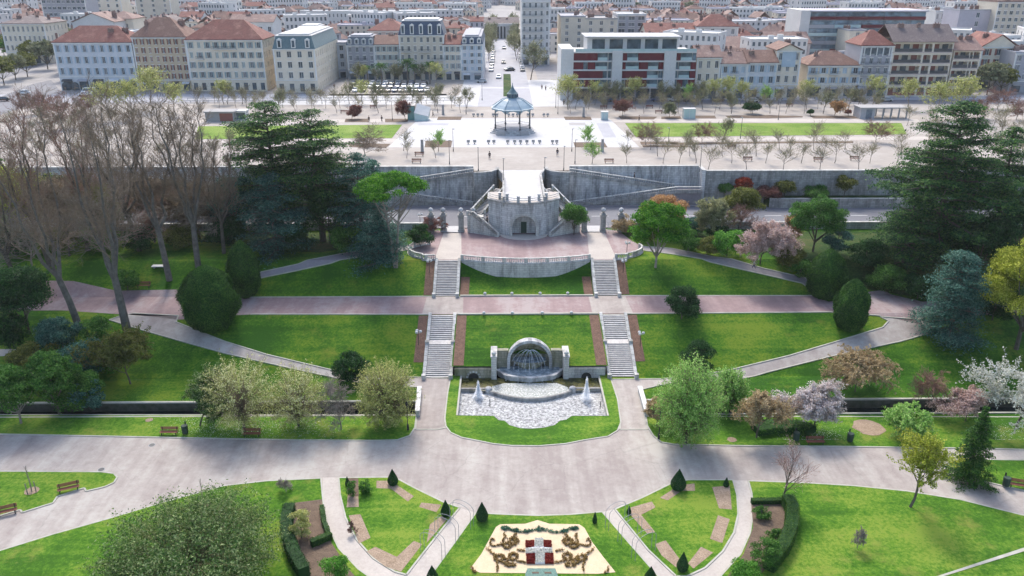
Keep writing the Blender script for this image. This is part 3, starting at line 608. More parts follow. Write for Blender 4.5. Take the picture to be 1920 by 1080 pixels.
# ------------------------------------------------------------------ stairs
def flight(name, p0, p1, wd, n, label, landing=None, stringer=True, m='step', z_under=None):
    """p0 bottom centre, p1 top centre"""
    p0, p1 = Vector(p0), Vector(p1); d = (p1-p0).xy; Ln = d.length; ang = math.atan2(d.y, d.x)-math.pi/2; H = p1.z-p0.z
    e = empty(name, p0, label, 'stairs', rz=ang); mb = MB(); zb = -.35
    y = 0; z = 0; ld = landing[1] if landing else 0; tr = (Ln-ld)/n; rs = H/n; prof = [(0, 0)]
    for k in range(n):
        z += rs; t = tr+(ld if landing and k == landing[0] else 0)
        zb2 = z-rs-.6 if z_under is None else z_under
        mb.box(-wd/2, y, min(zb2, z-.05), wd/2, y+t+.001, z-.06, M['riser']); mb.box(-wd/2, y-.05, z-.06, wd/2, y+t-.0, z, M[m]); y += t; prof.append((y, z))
    mb.build('steps', None, e)
    if stringer:
        for s in (-1, 1):
            mb = MB(); x0, x1 = sorted((s*wd/2, s*(wd/2+.48))); pf = [(-.35, 0)]+[(0, .1)]
            if landing:
                yl_ = landing[0]*tr; pf += [(yl_, landing[0]*rs+.1), (yl_+ld, landing[0]*rs+.1+rs*0)]
            pf += [(Ln, H+.1), (Ln+.3, H+.1)]
            n_ = len(pf); vs = [(x, y_, z_+.22) for x in (x0, x1) for y_, z_ in pf]+[(x, y_, z_-.9) for x in (x0, x1) for y_, z_ in pf]
            fs = []
            for i in range(n_-1): fs += [(i, i+1, n_+i+1, n_+i), (2*n_+i, 2*n_+i+1, i+1, i), (n_+i, n_+i+1, 3*n_+i+1, 3*n_+i)]
            fs += [(0, n_, 3*n_, 2*n_), (n_-1, 2*n_-1, 4*n_-1, 3*n_-1)]
            mb.add(vs, fs); mb.box(x0-.06, -.75, -.4, x1+.06, -.15, .75)
            if landing: mb.box(x0-.05, yl_-.1, landing[0]*rs-.3, x1+.05, yl_+.6, landing[0]*rs+.62)
            mb.build('stringer_wall', M['stonelight'], e)
    return e
for s, nm in ((-1, 'left'), (1, 'right')):
    flight('stone_stairs', (XA+s*13.75, 105.1, ZL), (XA+s*13.75, 117.8, ZM), 3.5, 30, f'wide pale stone stairs with a landing, {nm} of the fountain', (16, 1.3))
    flight('stone_stairs', (XA+s*13.75, 125.65, ZM), (XA+s*13.75, 133.15, ZP), 3.5, 22, f'upper stone stairs climbing from the pink path to the plaza, {nm} of the bowed wall')
def wall_along(mb, pts, th, z0f, z1f, mat_=None):
    n = len(pts); P2 = [Vector(p[:2]) for p in pts]; off = []
    for i in range(n):
        d = (P2[min(i+1, n-1)]-P2[max(i-1, 0)]).normalized(); off.append(Vector((-d.y, d.x))*th/2)
    vs = []
    for i in range(n):
        a, b_ = P2[i]-off[i], P2[i]+off[i]; z0, z1 = z0f(i), z1f(i)
        vs += [(a.x, a.y, z0), (b_.x, b_.y, z0), (b_.x, b_.y, z1), (a.x, a.y, z1)]
    fs = [(4*i+k, 4*i+(k+1) % 4, 4*(i+1)+(k+1) % 4, 4*(i+1)+k) for i in range(n-1) for k in range(4)]+[(0, 1, 2, 3), (4*n-1, 4*n-2, 4*n-3, 4*n-4)]
    mb.add(vs, fs, mat_)
def resample(pts, step):
    out = [Vector(pts[0])]; 
    for i in range(len(pts)-1):
        a, b_ = Vector(pts[i]), Vector(pts[i+1]); k = max(1, round((b_-a).length/step))
        for j in range(1, k+1): out.append(a.lerp(b_, j/k))
    return out
def balustrade(name, pts, label, m='stone', hh=1.0, step=.32, cat='balustrade', pier=12):
    pts = [Vector(p) for p in pts]; o0 = pts[len(pts)//2].copy(); e = empty(name, o0, label, cat); q = [p-o0 for p in pts]
    mb = MB(); wall_along(mb, q, .34, lambda i: q[i].z-.1, lambda i: q[i].z+.2); mb.build('plinth', M[m], e)
    mb = MB(); wall_along(mb, q, .32, lambda i: q[i].z+hh-.16, lambda i: q[i].z+hh); mb.build('handrail', M['stonelight'], e)
    mb = MB(); pp = MB(); pp.box(-.2, -.2, 0, .2, .2, hh+.04); mb.lathe([(.06, .2), (.11, .38), (.06, .6), (.09, hh-.16)], 6, cap=False); bm_, pm_ = mb.mesh('baluster', M[m]), pp.mesh('post', M['stonelight'])
    for k, p in enumerate(resample(q, step)):
        if k % pier == 0: link('post', pm_, e, p)
        else: link('baluster', bm_, e, p)
    return e
zr = ZP+1.0
lft = [P(805, 449, zr), P(785, 452, zr), P(770, 457, zr), P(765, 463, zr), P(770, 469, zr), P(780, 473, zr), P(792, 475, zr)]
def zset(ps, z): return [Vector((p.x, p.y, z)) for p in ps]
sml = [v.to_3d() for v in []]
def chaik(ps, it=2):
    for _ in range(it):
        q = [ps[0]]
        for a, b_ in zip(ps[:-1], ps[1:]): q += [a.lerp(b_, .25), a.lerp(b_, .75)]
        ps = q+[ps[-1]]
    return ps
lb = chaik(zset(lft, ZP))+[Vector((P(793, 474, zr).x, 133.35, ZP)), Vector((XA-16.0, 133.35, ZP))]
rb = [Vector((XA+16.0, 133.35, ZP)), Vector((XA+18, 133.5, ZP))]+chaik(zset([P(1176, 474, zr), P(1190, 471, zr), P(1203, 465, zr), P(1204, 459, zr), P(1198, 456, zr)], ZP))
cb = [Vector((XA+u, 133.2-1.85*(1-(abs(u)/11.3)**2)**1.0 if abs(u) < 11.3 else 133.2, ZP)) for u in np.linspace(-11.3, 11.3, 25)]
balustrade('stone_balustrade', lb, 'stone balustrade curling round the left end of the plaza')
balustrade('stone_balustrade', rb, 'stone balustrade curling round the right end of the plaza')
balustrade('stone_balustrade', cb, 'long bowed stone balustrade between the two upper stairs')
for pts, zb, lab in ((lb, -10.0, 'curved retaining wall under the left end of the plaza'), (rb, -10.0, 'curved retaining wall under the right end of the plaza'), (cb, -10.6, 'long bowed pale retaining wall between the two upper stairs')):
    mb = MB(); wall_along(mb, pts, .5, lambda i: zb, lambda i: ZP-.25); wall_along(mb, pts, .66, lambda i: ZP-.25, lambda i: ZP+.02)
    o0 = pts[len(pts)//2]; o = mb.build('terrace_wall', M['stonelight']); o.data.transform(Matrix.Translation((-o0.x, -o0.y, 8))); o.location = (o0.x, o0.y, -8); tag(o, lab, 'wall')

# ------------------------------------------------------------------ grotto bastion with double stairs
BF, BH = 145.9, 6.8
def by(u): return BF+3.6*(u/BH)**2
g = empty('grotto_bastion', (XA, 150, ZP), 'bulging white stone bastion with arched grotto under the bright walkway', 'monument')
mb = MB(); us = sorted(set([round(x, 3) for x in np.linspace(-BH, BH, 35)]+[-2.25, 2.25])); RA = 2.25; HA = 1.95
def az(u): return HA+math.sqrt(max(0, RA*RA-u*u)) if abs(u) < RA-.001 else (0 if abs(u) > RA+.001 else HA)
DZ = -ZP
for u0, u1 in zip(us[:-1], us[1:]):
    uc = (u0+u1)/2; ins = abs(uc) < RA
    z0a = (HA+math.sqrt(max(0, RA*RA-u0*u0))) if ins else 0; z0b = (HA+math.sqrt(max(0, RA*RA-u1*u1))) if ins else 0
    y0, y1 = by(u0)-150, by(u1)-150
    mb.quad((u0, y0, z0a), (u1, y1, z0b), (u1, y1, DZ-.02), (u0, y0, DZ-.02))
    if ins: mb.quad((u0, y0, z0a), (u1, y1, z0b), (u1, -1.6, z0b), (u0, -1.6, z0a)); mb.quad((u0, -1.6, 0), (u1, -1.6, 0), (u1, -1.6, z0b), (u0, -1.6, z0a))
for s in (-1, 1):
    mb.quad((s*RA, by(RA)-150, 0), (s*RA, -1.6, 0), (s*RA, -1.6, HA), (s*RA, by(RA)-150, HA)); mb.quad((s*BH, by(BH)-150, 0), (s*BH, 5, 0), (s*BH, 5, DZ), (s*BH, by(BH)-150, DZ))
mb.build('curved_wall', M['stone'], g)
mb = MB()
for i in range(17):
    a0, a1 = math.pi*i/17, math.pi*(i+1)/17-.02; pr_ = []
    for a, r in ((a0, RA), (a1, RA), (a1, RA+.62), (a0, RA+.62)): x = r*math.cos(a); pr_.append((x, by(x)-150-.1, HA+r*math.sin(a)))
    mb.add(pr_+[(x, y+.15, z) for x, y, z in pr_], [(0, 1, 2, 3), (0, 1, 5, 4), (2, 3, 7, 6), (1, 2, 6, 5), (3, 0, 4, 7)])
for s in (-1, 1):
    for k in range(4): mb.box(s*(RA+.3)-.3, by(RA)-150-.12, k*.49, s*(RA+.3)+.3, by(RA)-150+.15, k*.49+.46)
mb.build('arch_stones', M['stonelight'], g)
mb = MB(); mb.box(-.55, -1.68, 0, .55, -1.61, 2.3); d_ = mb.build('door', M['binwood'], g)
mb = MB(); mb.box(-.72, -1.66, 0, -.56, -1.6, 2.45); mb.box(.56, -1.66, 0, .72, -1.6, 2.45); mb.box(-.72, -1.66, 2.31, .72, -1.6, 2.5); mb.build('door_frame', M['stonelight'], d_)
dk = [(u, by(u)-150) for u in us]; mb = MB(); mb.prism([(x*1.03, y-.2) for x, y in dk]+[(BH*1.03, 4), (-BH*1.03, 4)], DZ-.25, DZ+.03); mb.build('cornice', M['stonedark'], g)
mb = MB(); mb.prism([(x*.98, y+.12) for x, y in dk]+[(BH*.98, 3.9), (-BH*.98, 3.9)], DZ+.03, DZ+.06); mb.build('deck_paving', M['lightpath'], g)
for px in (937, 951, 972, 993, 1012, 1026):
    x = P(px, 385, 0).x-XA; mb = MB(); y = by(x)-150+(.35 if abs(px-982) < 20 else 1.3); mb.box(x-.27, y-.2, DZ+.05, x+.27, y+.3, DZ+1.15); mb.box(x-.33, y-.26, DZ+1.15, x+.33, y+.36, DZ+1.28); mb.build('parapet_post', M['stone'], g)
mb = MB(); wall_along(mb, [(x*.97, y+.45) for x, y in dk], .12, lambda i: DZ+.35, lambda i: DZ+.45); wall_along(mb, [(x*.97, y+.45) for x, y in dk], .1, lambda i: DZ+.75, lambda i: DZ+.85); mb.build('parapet_rail', M['metalgrey'], g)
# bridge walkway
o = sheet('walkway', [(XA-3.7, 147.2), (XA+3.7, 147.2), (XA+3.7, 165), (XA+5.2, 171.7), (XA-5.2, 171.7), (XA-3.7, 165)], .075, M['white'], zf=lambda X, Y: 0, skirt=.9, slope=False)
mb = MB()
for s in (-1, 1):
    wall_along(mb, [(s*3.9, -3), (s*3.9, 15), (s*5.4, 21.4)], .4, lambda i: -1.0, lambda i: .95)
o = mb.build('bridge_parapet', M['stonedark'], loc=(XA, 150, 0)); tag(o, 'dark stone parapets along both sides of the bright walkway over the road', 'parapet')
for s, nm in ((-1, 'left'), (1, 'right')):
    mb = MB(); wall_along(mb, [(s*5.2, 21.4), (s*5.6, 19), (s*6.6, 17.6), (s*8.2, 16.9), (s*10.2, 16.7)], .7, lambda i: ZP-.3, lambda i: .9); o = mb.build('abutment_wall', M['stonedark'], loc=(XA, 150, 0))
    tag(o, f'curved stained stone abutment {nm} of the walkway at the retaining wall', 'wall')
    lo0, lo1 = (XA+s*4.5, 146.9, ZP), (XA+s*9.2, 149.4, ZP+3.3)
    flight('bastion_stairs', lo0, lo1, 2.0, 20, f'lower stone flight hugging the {nm} side of the grotto bastion', stringer=False, z_under=-.2)
    flight('bastion_stairs', (XA+s*9.0, 150.6, ZP+3.3), (XA+s*4.6, 156.2, 0), 2.0, 20, f'upper stone flight climbing to the walkway behind the {nm} side of the bastion', stringer=False)
    mb = MB(); mb.prism([(s*7.8, -1.6), (s*10.4, -1.6), (s*10.4, 1.6), (s*7.8, 1.6)][::s], 0, 3.28); o = mb.build('stair_landing', M['stonelight'], loc=(XA, 150, ZP)); tag(o, f'square stone landing between the two flights {nm} of the bastion', 'stair landing')
    d = Vector((lo1[0]-lo0[0], lo1[1]-lo0[1])).normalized(); nn = Vector((d.y, -d.x))*s*1.05
    a = Vector(lo0)+nn.to_3d(); b_ = Vector(lo1)+nn.to_3d()
    mb = MB(); wall_along(mb, [a, a.lerp(b_, .5), b_, b_+Vector((s*1.2, .4, 0))], .35, lambda i: ZP-.2, lambda i: [ZP+.1, ZP+1.75, ZP+3.35, ZP+3.35][i]); o = mb.build('stair_wall', M['stonelight']); tag(o, f'sloping stone side wall of the lower flight {nm} of the grotto', 'wall')
    balustrade('stair_balustrade', [a+Vector((0, 0, .1)), a.lerp(b_, .5)+Vector((0, 0, .1)), b_+Vector((0, 0, .1)), b_+Vector((s*1.2, .4, .1))], f'sloping weathered balustrade beside the lower flight {nm} of the grotto', hh=.95, m='stonedark')
    c0, c1 = Vector((XA+s*10.2, 150.6, ZP+3.3)), Vector((XA+s*5.8, 156.2, 0))
    balustrade('stair_balustrade', [c0, c1], f'sloping greenish balustrade of the upper flight {nm} of the walkway', hh=.95, m='stonemoss')
    balustrade('stair_balustrade', [Vector((XA+s*7.6, 150.4, ZP+3.3)), Vector((XA+s*3.9, 155.0, 0))], f'inner balustrade of the upper flight {nm} of the walkway', hh=.9, m='stonemoss')

# ------------------------------------------------------------------ retaining wall and zigzag ramps
def plainwall(name, pts, th, z0, z1, m, label, cope=True):
    o0 = Vector(pts[0]); q = [Vector((p[0]-o0[0], p[1]-o0[1])) for p in pts]; e = empty(name, (o0[0], o0[1], z0), label, 'wall')
    mb = MB(); wall_along(mb, q, th, lambda i: 0, lambda i: z1-z0); mb.build('masonry', M[m], e)
    if cope: mb = MB(); wall_along(mb, q, th+.2, lambda i: z1-z0, lambda i: z1-z0+.15); mb.build('coping', M['stonelight'], e)
    return e
rw = onY(1312, 320, YW).x; lw = onY(800, 325, YW).x-20
plainwall('retaining_wall', [(XA+10.5, YW+.3), (rw, YW+.3)], .6, ZP-.3, .85, 'stone', 'pale stained high retaining wall behind the right zigzag ramp')
plainwall('retaining_wall', [(lw-200, YW+.3), (XA-10.5, YW+.3)], .6, ZP-.3, .85, 'stone', 'stained high retaining wall behind the left zigzag ramp')
plainwall('retaining_wall', [(rw, YW+.3), (rw, YW-3.6), (rw+.4, YW-3.8)], .6, ZP-.3, .85, 'stone', 'short stone wall closing the right ramp at its corner')
plainwall('retaining_wall', [(rw+.3, YW-2.4), (rw+230, YW-2.4)], .7, ZP-.3, .45, 'stonedark', 'long dark rubble retaining wall under the esplanade trees on the right')
for s, xe, nm in ((1, rw-.4, 'right'), (-1, 2*XA-rw+.4, 'left')):
    x0 = XA+s*10.4; xm_ = xe-s*5.5; zt = -3.5
    e = empty('zigzag_ramp', (x0, 167, ZP), f'stone zigzag ramp climbing the retaining wall {nm} of the walkway', 'ramp')
    def rampw(name, y0, y1, za, zb, m='greypath', ext=None):
        mb = MB(); a, b_ = (x0, za), (xm_, zb); xs_ = [a, b_]
        vs = []
        for x, z in xs_:
            for y in (y0, y1):
                vs += [(x-x0, y-167, -.2), (x-x0, y-167, z-ZP)]
        mb.add(vs, [(1, 3, 7, 5), (0, 1, 5, 4), (2, 3, 7, 6), (0, 1, 3, 2), (4, 5, 7, 6)]); return mb.build(name, M[m], e)
    rampw('upper_run', 169.5, 171.9, 0, zt, 'stone'); rampw('lower_run', 167.2, 169.4, ZP+.1, zt, 'stonedark')
    mb = MB(); a, b_ = sorted((xm_-x0, xe-x0)); mb.box(a, .2, -.2, b_, 4.9, zt-ZP); mb.build('landing', M['greypath'], e)
    for y, za, zb, nm2 in ((169.45, 0, zt, 'upper_parapet'), (167.1, ZP, zt, 'lower_parapet')):
        mb = MB(); wall_along(mb, [(0, y-167), (xm_-x0, y-167)]+([(xe-x0, y-167)] if y < 168 else []), .4, lambda i: [za, zb, zb][i]-ZP-.4, lambda i: [za, zb, zb][i]-ZP+.35, M['stonedark'])
        wall_along(mb, [(0, y-167), (xm_-x0, y-167)]+([(xe-x0, y-167)] if y < 168 else []), .42, lambda i: [za, zb, zb][i]-ZP+.85, lambda i: [za, zb, zb][i]-ZP+1.02, M['stonelight'])
        for k, p in enumerate(resample([Vector((0, y-167, za-ZP)), Vector((xm_-x0, y-167, zb-ZP))], .5)): mb.box(p.x-.09, p.y-.1, p.z+.3, p.x+.09, p.y+.1, p.z+.9, M['stonedark'])
        mb.build(nm2, None, e)
# esplanade edge on the far right, planted strip and low wall by the road
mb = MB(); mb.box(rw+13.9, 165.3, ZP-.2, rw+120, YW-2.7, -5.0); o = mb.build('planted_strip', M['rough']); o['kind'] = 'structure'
plainwall('low_wall', [(rw+14, 165.2), (rw+120, 165.2)], .4, ZP, -4.75, 'stonedark', 'low stone wall along the right hand road in front of the planted strip')
plainwall('boundary_wall', [(P(1172, 440, ZP).x, 150.6), (P(1172, 440, ZP).x+140, 150.6)], .4, ZP, ZP+1.3, 'stonelight', 'pale park boundary wall beside the road, right of the gate')
plainwall('boundary_wall', [(P(800, 440, ZP).x-160, 150.6), (P(800, 440, ZP).x, 150.6)], .4, ZP, ZP+1.3, 'stone', 'park boundary wall beside the road, left of the gate')
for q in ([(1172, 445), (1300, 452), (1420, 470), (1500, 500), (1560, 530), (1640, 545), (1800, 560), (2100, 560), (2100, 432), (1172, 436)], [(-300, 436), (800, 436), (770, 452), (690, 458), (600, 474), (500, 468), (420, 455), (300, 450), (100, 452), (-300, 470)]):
    sheet('rough_shaded_grass', [G(x, y) for x, y in q], .02, M['rough'])  # left sheet: lawn with tree shade put into its colour; right: ground cover
# gate piers and gates
def pier(px, lab, m='stonedark', ivy=False):
    p = P(px, 434, ZP); e = empty('gate_pier', p, lab, 'gate pier')
    mb = MB(); mb.box(-.62, -.6, 0, .62, .6, .5); mb.box(-.5, -.5, .5, .5, .5, 3.2); mb.box(-.66, -.64, 3.2, .66, .64, 3.5); mb.box(-.4, -.4, 3.5, .4, .4, 3.8); mb.build('shaft', M[m], e)
    mb = MB(); mb.lathe([(.12, 3.8), (.42, 4.05), (.5, 4.35), (.4, 4.65), (.1, 4.85)], 12); mb.build('ball_finial', M['stone'], e, smooth=True); return e
for px, lab in ((809, 'outermost stone gate pier left of the grotto, wrapped in reddish creeper'), (832, 'stone gate pier with red creeper at the left entrance'), (865, 'bare grey gate pier beside the left entrance'), (888, 'gate pier with yellow creeper next to the left bastion stairs'),
                (1095, 'gate pier beside the small green tree right of the grotto'), (1130, 'dark stone gate pier between the right entrance and the pale shrubs'), (1163, 'outermost gate pier at the pale copper shrub on the right')):
    pier(px, lab)
for a, b_, lab in ((812, 829, 'white iron gate panel between the two creeper-clad piers'), (1133, 1160, 'iron fence panel right of the dark gate pier'), (1068, 1092, 'white iron fence panel behind the small green tree')):
    p, q = P(a, 434, ZP), P(b_, 434, ZP); mb = MB(); ln = q.x-p.x-1.2
    for k in range(int(ln/.16)+1): mb.box(.6+k*.16, -.02, .1, .64+k*.16, .02, 2.0)
    for z in (.2, 1.0, 1.9): mb.box(.5, -.03, z, ln+.6, .03, z+.07)
    tag(mb.build('fence_panel', M['trim'], loc=p), lab, 'fence')
# ------------------------------------------------------------------ tree generators
def frusta(segs, k=4):
    """segs: list of (p0,p1,r0,r1) -> quads"""
    A = np.array([s[0] for s in segs], float); B = np.array([s[1] for s in segs], float)
    ra = np.array([s[2] for s in segs]); rb = np.array([s[3] for s in segs])
    d = B-A; d /= np.linalg.norm(d, axis=1, keepdims=True)+1e-9
    up = np.where(np.abs(d[:, 2:3]) > .9, np.array([[1., 0, 0]]), np.array([[0, 0, 1.]]))
    a = np.cross(d, up); a /= np.linalg.norm(a, axis=1, keepdims=True)+1e-9; b = np.cross(d, a)
    out = []
    for i in range(k):
        t0, t1 = 2*math.pi*i/k, 2*math.pi*(i+1)/k
        o0 = a*math.cos(t0)+b*math.sin(t0); o1 = a*math.cos(t1)+b*math.sin(t1)
        out.append(np.stack([A+o0*ra[:, None], A+o1*ra[:, None], B+o1*rb[:, None], B+o0*rb[:, None]], 1))
    return np.concatenate(out).reshape(-1, 3)
def leaves(p, nrm, s, rs, asp=.6, jit=.6):
    n = len(p); nrm = nrm+rs.randn(n, 3)*jit; nrm /= np.linalg.norm(nrm, axis=1, keepdims=True)+1e-9
    t = np.cross(nrm, rs.randn(n, 3)); t /= np.linalg.norm(t, axis=1, keepdims=True)+1e-9; b = np.cross(nrm, t)
    s = (s*(.6+.8*rs.rand(n)))[:, None]; t = t*s*.5; b = b*s*.5*asp
    return np.stack([p-t, p+b*1.0, p+t, p-b*1.0], 1).reshape(-1, 3)
def branches(rs, H, R, lv=4, n0=7, trunk=.3, up=.25, r0=None, spread=.9, nch=(5, 4, 4), curve=.12, droop=0, lenf=.62, rf=.62):
    """returns (thick segs, thin segs, tips)"""
    thick, thin, tips = [], [], []; r0 = r0 or H*.016
    def grow(p, d, L, r, l):
        ns = 5 if l < 2 else 3; q = np.array(p, float); d = np.array(d, float); pts = [q.copy()]; ds = [d.copy()]
        for i in range(ns):
            d = d+rs.randn(3)*curve+np.array([0, 0, up*.25-droop*(l/3.)*(.3+i/ns)]); d /= np.linalg.norm(d); q = q+d*L/ns; pts.append(q.copy()); ds.append(d.copy())
        for i in range(ns):
            ra, rb = r*(1-.7*i/ns), r*(1-.7*(i+1)/ns); (thick if l < 2 else thin).append((pts[i], pts[i+1], max(ra, .012), max(rb, .01)))
        if l >= lv: tips.append((pts[-1], ds[-1])); tips.append((pts[-2], ds[-2])); return
        nc = n0 if l == 0 else nch[min(l-1, len(nch)-1)]
        for c in range(nc):
            t = (trunk+(1-trunk)*(c+.5)/nc) if l == 0 else .25+.75*(c+rs.rand()*.8)/nc
            t = min(t, .999); i = int(t*ns); f = t*ns-i; p0 = pts[i]*(1-f)+pts[i+1]*f
            a = rs.rand()*6.283 if l else c*2.4+rs.rand(); dd = ds[i]; o = np.cross(dd, [math.cos(a), math.sin(a), .3]); o /= np.linalg.norm(o)+1e-6
            sp = spread*(.7+.5*rs.rand())*(1 if l else (1.15-.6*t)); nd = dd*(1-.3*sp)+o*sp; nd /= np.linalg.norm(nd)
            grow(p0, nd, L*lenf*(1-.3*t if l == 0 else 1)*(.75+.5*rs.rand()), r*(1-.7*t)*rf, l+1)
    grow((0, 0, 0), (0, 0, 1), H*.72, r0, 0)
    allp = np.array([s[1] for s in thick+thin]); mx = np.percentile(np.abs(allp[:, :2]), 96); sx = R/max(mx, .1); sz = H/allp[:, 2].max()
    S = np.array([sx, sx, sz])
    f = lambda L_: [(a*S, b*S, r, q) for a, b, r, q in L_]
    return f(thick), f(thin), [(p*S, d) for p, d in tips]
def crown_clumps(rs, H, R, zlo, shape='ball', K=46, s=.34, dens=1.0, cr=.34, flat=1.0, bumps=.25):
    P_, N_ = [], []; Hc = H-zlo; zc = zlo+Hc*.5
    for k in range(K):
        if shape == 'ball':
            u = rs.randn(3); u /= np.linalg.norm(u); 
            if u[2] < -.6 and zlo > .01: u[2] *= -.5
            rr = .35+.5*rs.rand()**.5; c = np.array([u[0]*R*rr, u[1]*R*rr, zc+u[2]*Hc*.5*rr]); q = R*cr*(.7+.6*rs.rand())
        elif shape == 'dome':
            a = rs.rand()*6.283; r = rs.rand()**.5*.86; c = np.array([math.cos(a)*r*R, math.sin(a)*r*R, zlo+Hc*(.28+.55*math.sqrt(max(0, 1-r*r)))*(1-.12*rs.rand())]); q = R*cr*(.6+.5*rs.rand())
        elif shape == 'column':
            t = rs.rand(); a = rs.rand()*6.283; pr = math.sin(math.pi*min(1, (.12+.80*t)))**.6; r = .68*pr; c = np.array([math.cos(a)*r*R, math.sin(a)*r*R, zlo+Hc*(.03+.9*t)]); q = R*cr*(.55+.5*rs.rand())*(.6+.5*pr)
        elif shape == 'cone':
            t = rs.rand()**1.4; a = rs.rand()*6.283; r = (1-t)*.85; c = np.array([math.cos(a)*r*R, math.sin(a)*r*R, zlo+Hc*t*.95]); q = R*cr*(.4+.7*(1-t))
        n = int(max(20, dens*6.5*q*q*3.0/(s*s)))
        u = rs.randn(n, 3); u /= np.linalg.norm(u, axis=1, keepdims=True); u[:, 2] = np.where(u[:, 2] < -.3, -u[:, 2], u[:, 2])
        rad = q*(.72+.36*rs.rand(n, 1))*(1+bumps*rs.randn(n, 1)*.5); p = c+u*rad*np.array([1, 1, .72*flat]); P_.append(p); N_.append(u)
    return np.concatenate(P_), np.concatenate(N_)
def leader(rs, pts, r0, r1):
    return [(pts[i], pts[i+1], r0+(r1-r0)*i/(len(pts)-1), r0+(r1-r0)*(i+1)/(len(pts)-1)) for i in range(len(pts)-1)]
def limbs(rs, H, R, zlo, n, r0):
    S = []
    for k in range(n):
        a = k*2.4+rs.rand(); z0 = zlo*(.75+.5*rs.rand()); p = np.array([0, 0, z0]); pts = [p]
        tgt = np.array([math.cos(a)*R*.75, math.sin(a)*R*.75, zlo+(H-zlo)*(.3+.5*rs.rand())])
        for t in (.33, .66, 1): pts.append(p+(tgt-p)*np.array([t, t, t**1.3])+rs.randn(3)*.12)
        S += leader(rs, pts, r0*.5, r0*.12)
    return S
def gen(kind, H, R, seed, s=.34, dens=1.0):
    """returns trunk quads, crown quads (verts)"""
    rs = np.random.RandomState(seed); tr = []; lf = None
    if kind == 'bare':
        th, tn = [], []; zf = H*rs.uniform(.24, .32); lx = rs.randn(2)*.03*H; r0 = H*.018
        th += leader(rs, [np.zeros(3), np.array([lx[0]*.4, lx[1]*.4, zf*.5]), np.array([lx[0], lx[1], zf])], r0, r0*.75)
        nl = rs.randint(4, 7)
        def twig(p, d, L, l, r):
            q = p.copy(); n = 3
            for i in range(n):
                d = d+rs.randn(3)*.16+np.array([0, 0, .12]); d /= np.linalg.norm(d); q2 = q+d*L/n; tn.append((q, q2, max(r*(1-.25*i), .016), max(r*(.8-.25*i), .012))); q = q2
                if l < 2:
                    for _ in range(2):
                        o = rs.randn(3); nd = d+o*.55; nd /= np.linalg.norm(nd); twig(q, nd, L*rs.uniform(.4, .62), l+1, r*.6)
        for k in range(nl):
            a = k*6.283/nl+rs.rand()*.8; R1 = R*(.35+.65*rs.rand()); top = H*rs.uniform(.82, 1.0); pts = [np.array([lx[0], lx[1], zf*(.85+.15*rs.rand())])]; ns = 8
            for i in range(1, ns+1):
                t = i/ns; rr = R1*(1-(1-t)**1.7)*.92; pts.append(pts[0]*np.array([1, 1, 0])+np.array([math.cos(a)*rr, math.sin(a)*rr, pts[0][2]+(top-pts[0][2])*t])+rs.randn(3)*np.array([.3, .3, .1])*(t < 1))
            th += leader(rs, pts, r0*.5, .03)
            for i in range(2, ns+1):
                for _ in range(3 if i < ns else 5):
                    aa = rs.rand()*6.283; d = np.array([math.cos(aa)*.75, math.sin(aa)*.75, .8]); L = H*.13*(1.15-.55*i/ns)*rs.uniform(.7, 1.3); j = i-rs.rand(); p = pts[int(j)]+(pts[min(int(j)+1, ns)]-pts[int(j)])*(j-int(j)); twig(p, d/np.linalg.norm(d), L, 0, .05)
        return frusta(th, 6), frusta(tn, 3)
    if kind == 'barebush':
        th, tn, tips = branches(rs, H, R, lv=4, n0=(10 if R > 2.5 else 7), trunk=.12, up=.2, spread=.8, nch=((6, 5, 5) if R > 2.5 else (5, 4, 4)), r0=H*.014)
        return frusta(th, 5), frusta([(a, b, r+.012, q+.008) for a, b, r, q in tn], 3)
    if kind in ('spray', 'blossom', 'weep', 'budding', 'thin', 'street'):
        pr = dict(spray=dict(lv=4, n0=13, trunk=.12, up=1.1, spread=.6, nch=(7, 5, 3), curve=.08), blossom=dict(lv=4, n0=9, trunk=.3, up=.35, spread=.85, nch=(6, 5, 3)),
                  weep=dict(lv=3, n0=12, trunk=.5, up=.1, spread=1.1, nch=(8, 6), droop=.75, curve=.1), budding=dict(lv=3, n0=9, trunk=.35, up=.6, spread=.7, nch=(5, 4)), thin=dict(lv=3, n0=10, trunk=.25, up=.5, spread=.6, nch=(5, 4)), street=dict(lv=3, curve=.06, n0=9, trunk=.48, up=.7, spread=.6, nch=(5, 4), r0=H*.014))[kind]
        th, tn, tips = branches(rs, H, R, **pr)
        segs = tn; A = np.array([a for a, b, r, q in segs]); B = np.array([b for a, b, r, q in segs]); m = max(1, int(dens*{'spray': 9, 'blossom': 8, 'weep': 10, 'budding': 3, 'thin': 2, 'street': 1}[kind]))
        t = rs.rand(len(A), m, 1); p = (A[:, None]*(1-t)+B[:, None]*t).reshape(-1, 3); p += rs.randn(*p.shape)*s*(.55 if kind != 'weep' else .35)
        nrm = p-np.array([0, 0, H*.5]); nrm /= np.linalg.norm(nrm, axis=1, keepdims=True)+1e-9
        c = leaves(p, nrm, s, rs, .55, .8); tw = frusta([(a, b, min(r, .05)+.004, min(q, .04)) for a, b, r, q in tn], 3)
        return np.concatenate([frusta(th, 5)]), c, tw
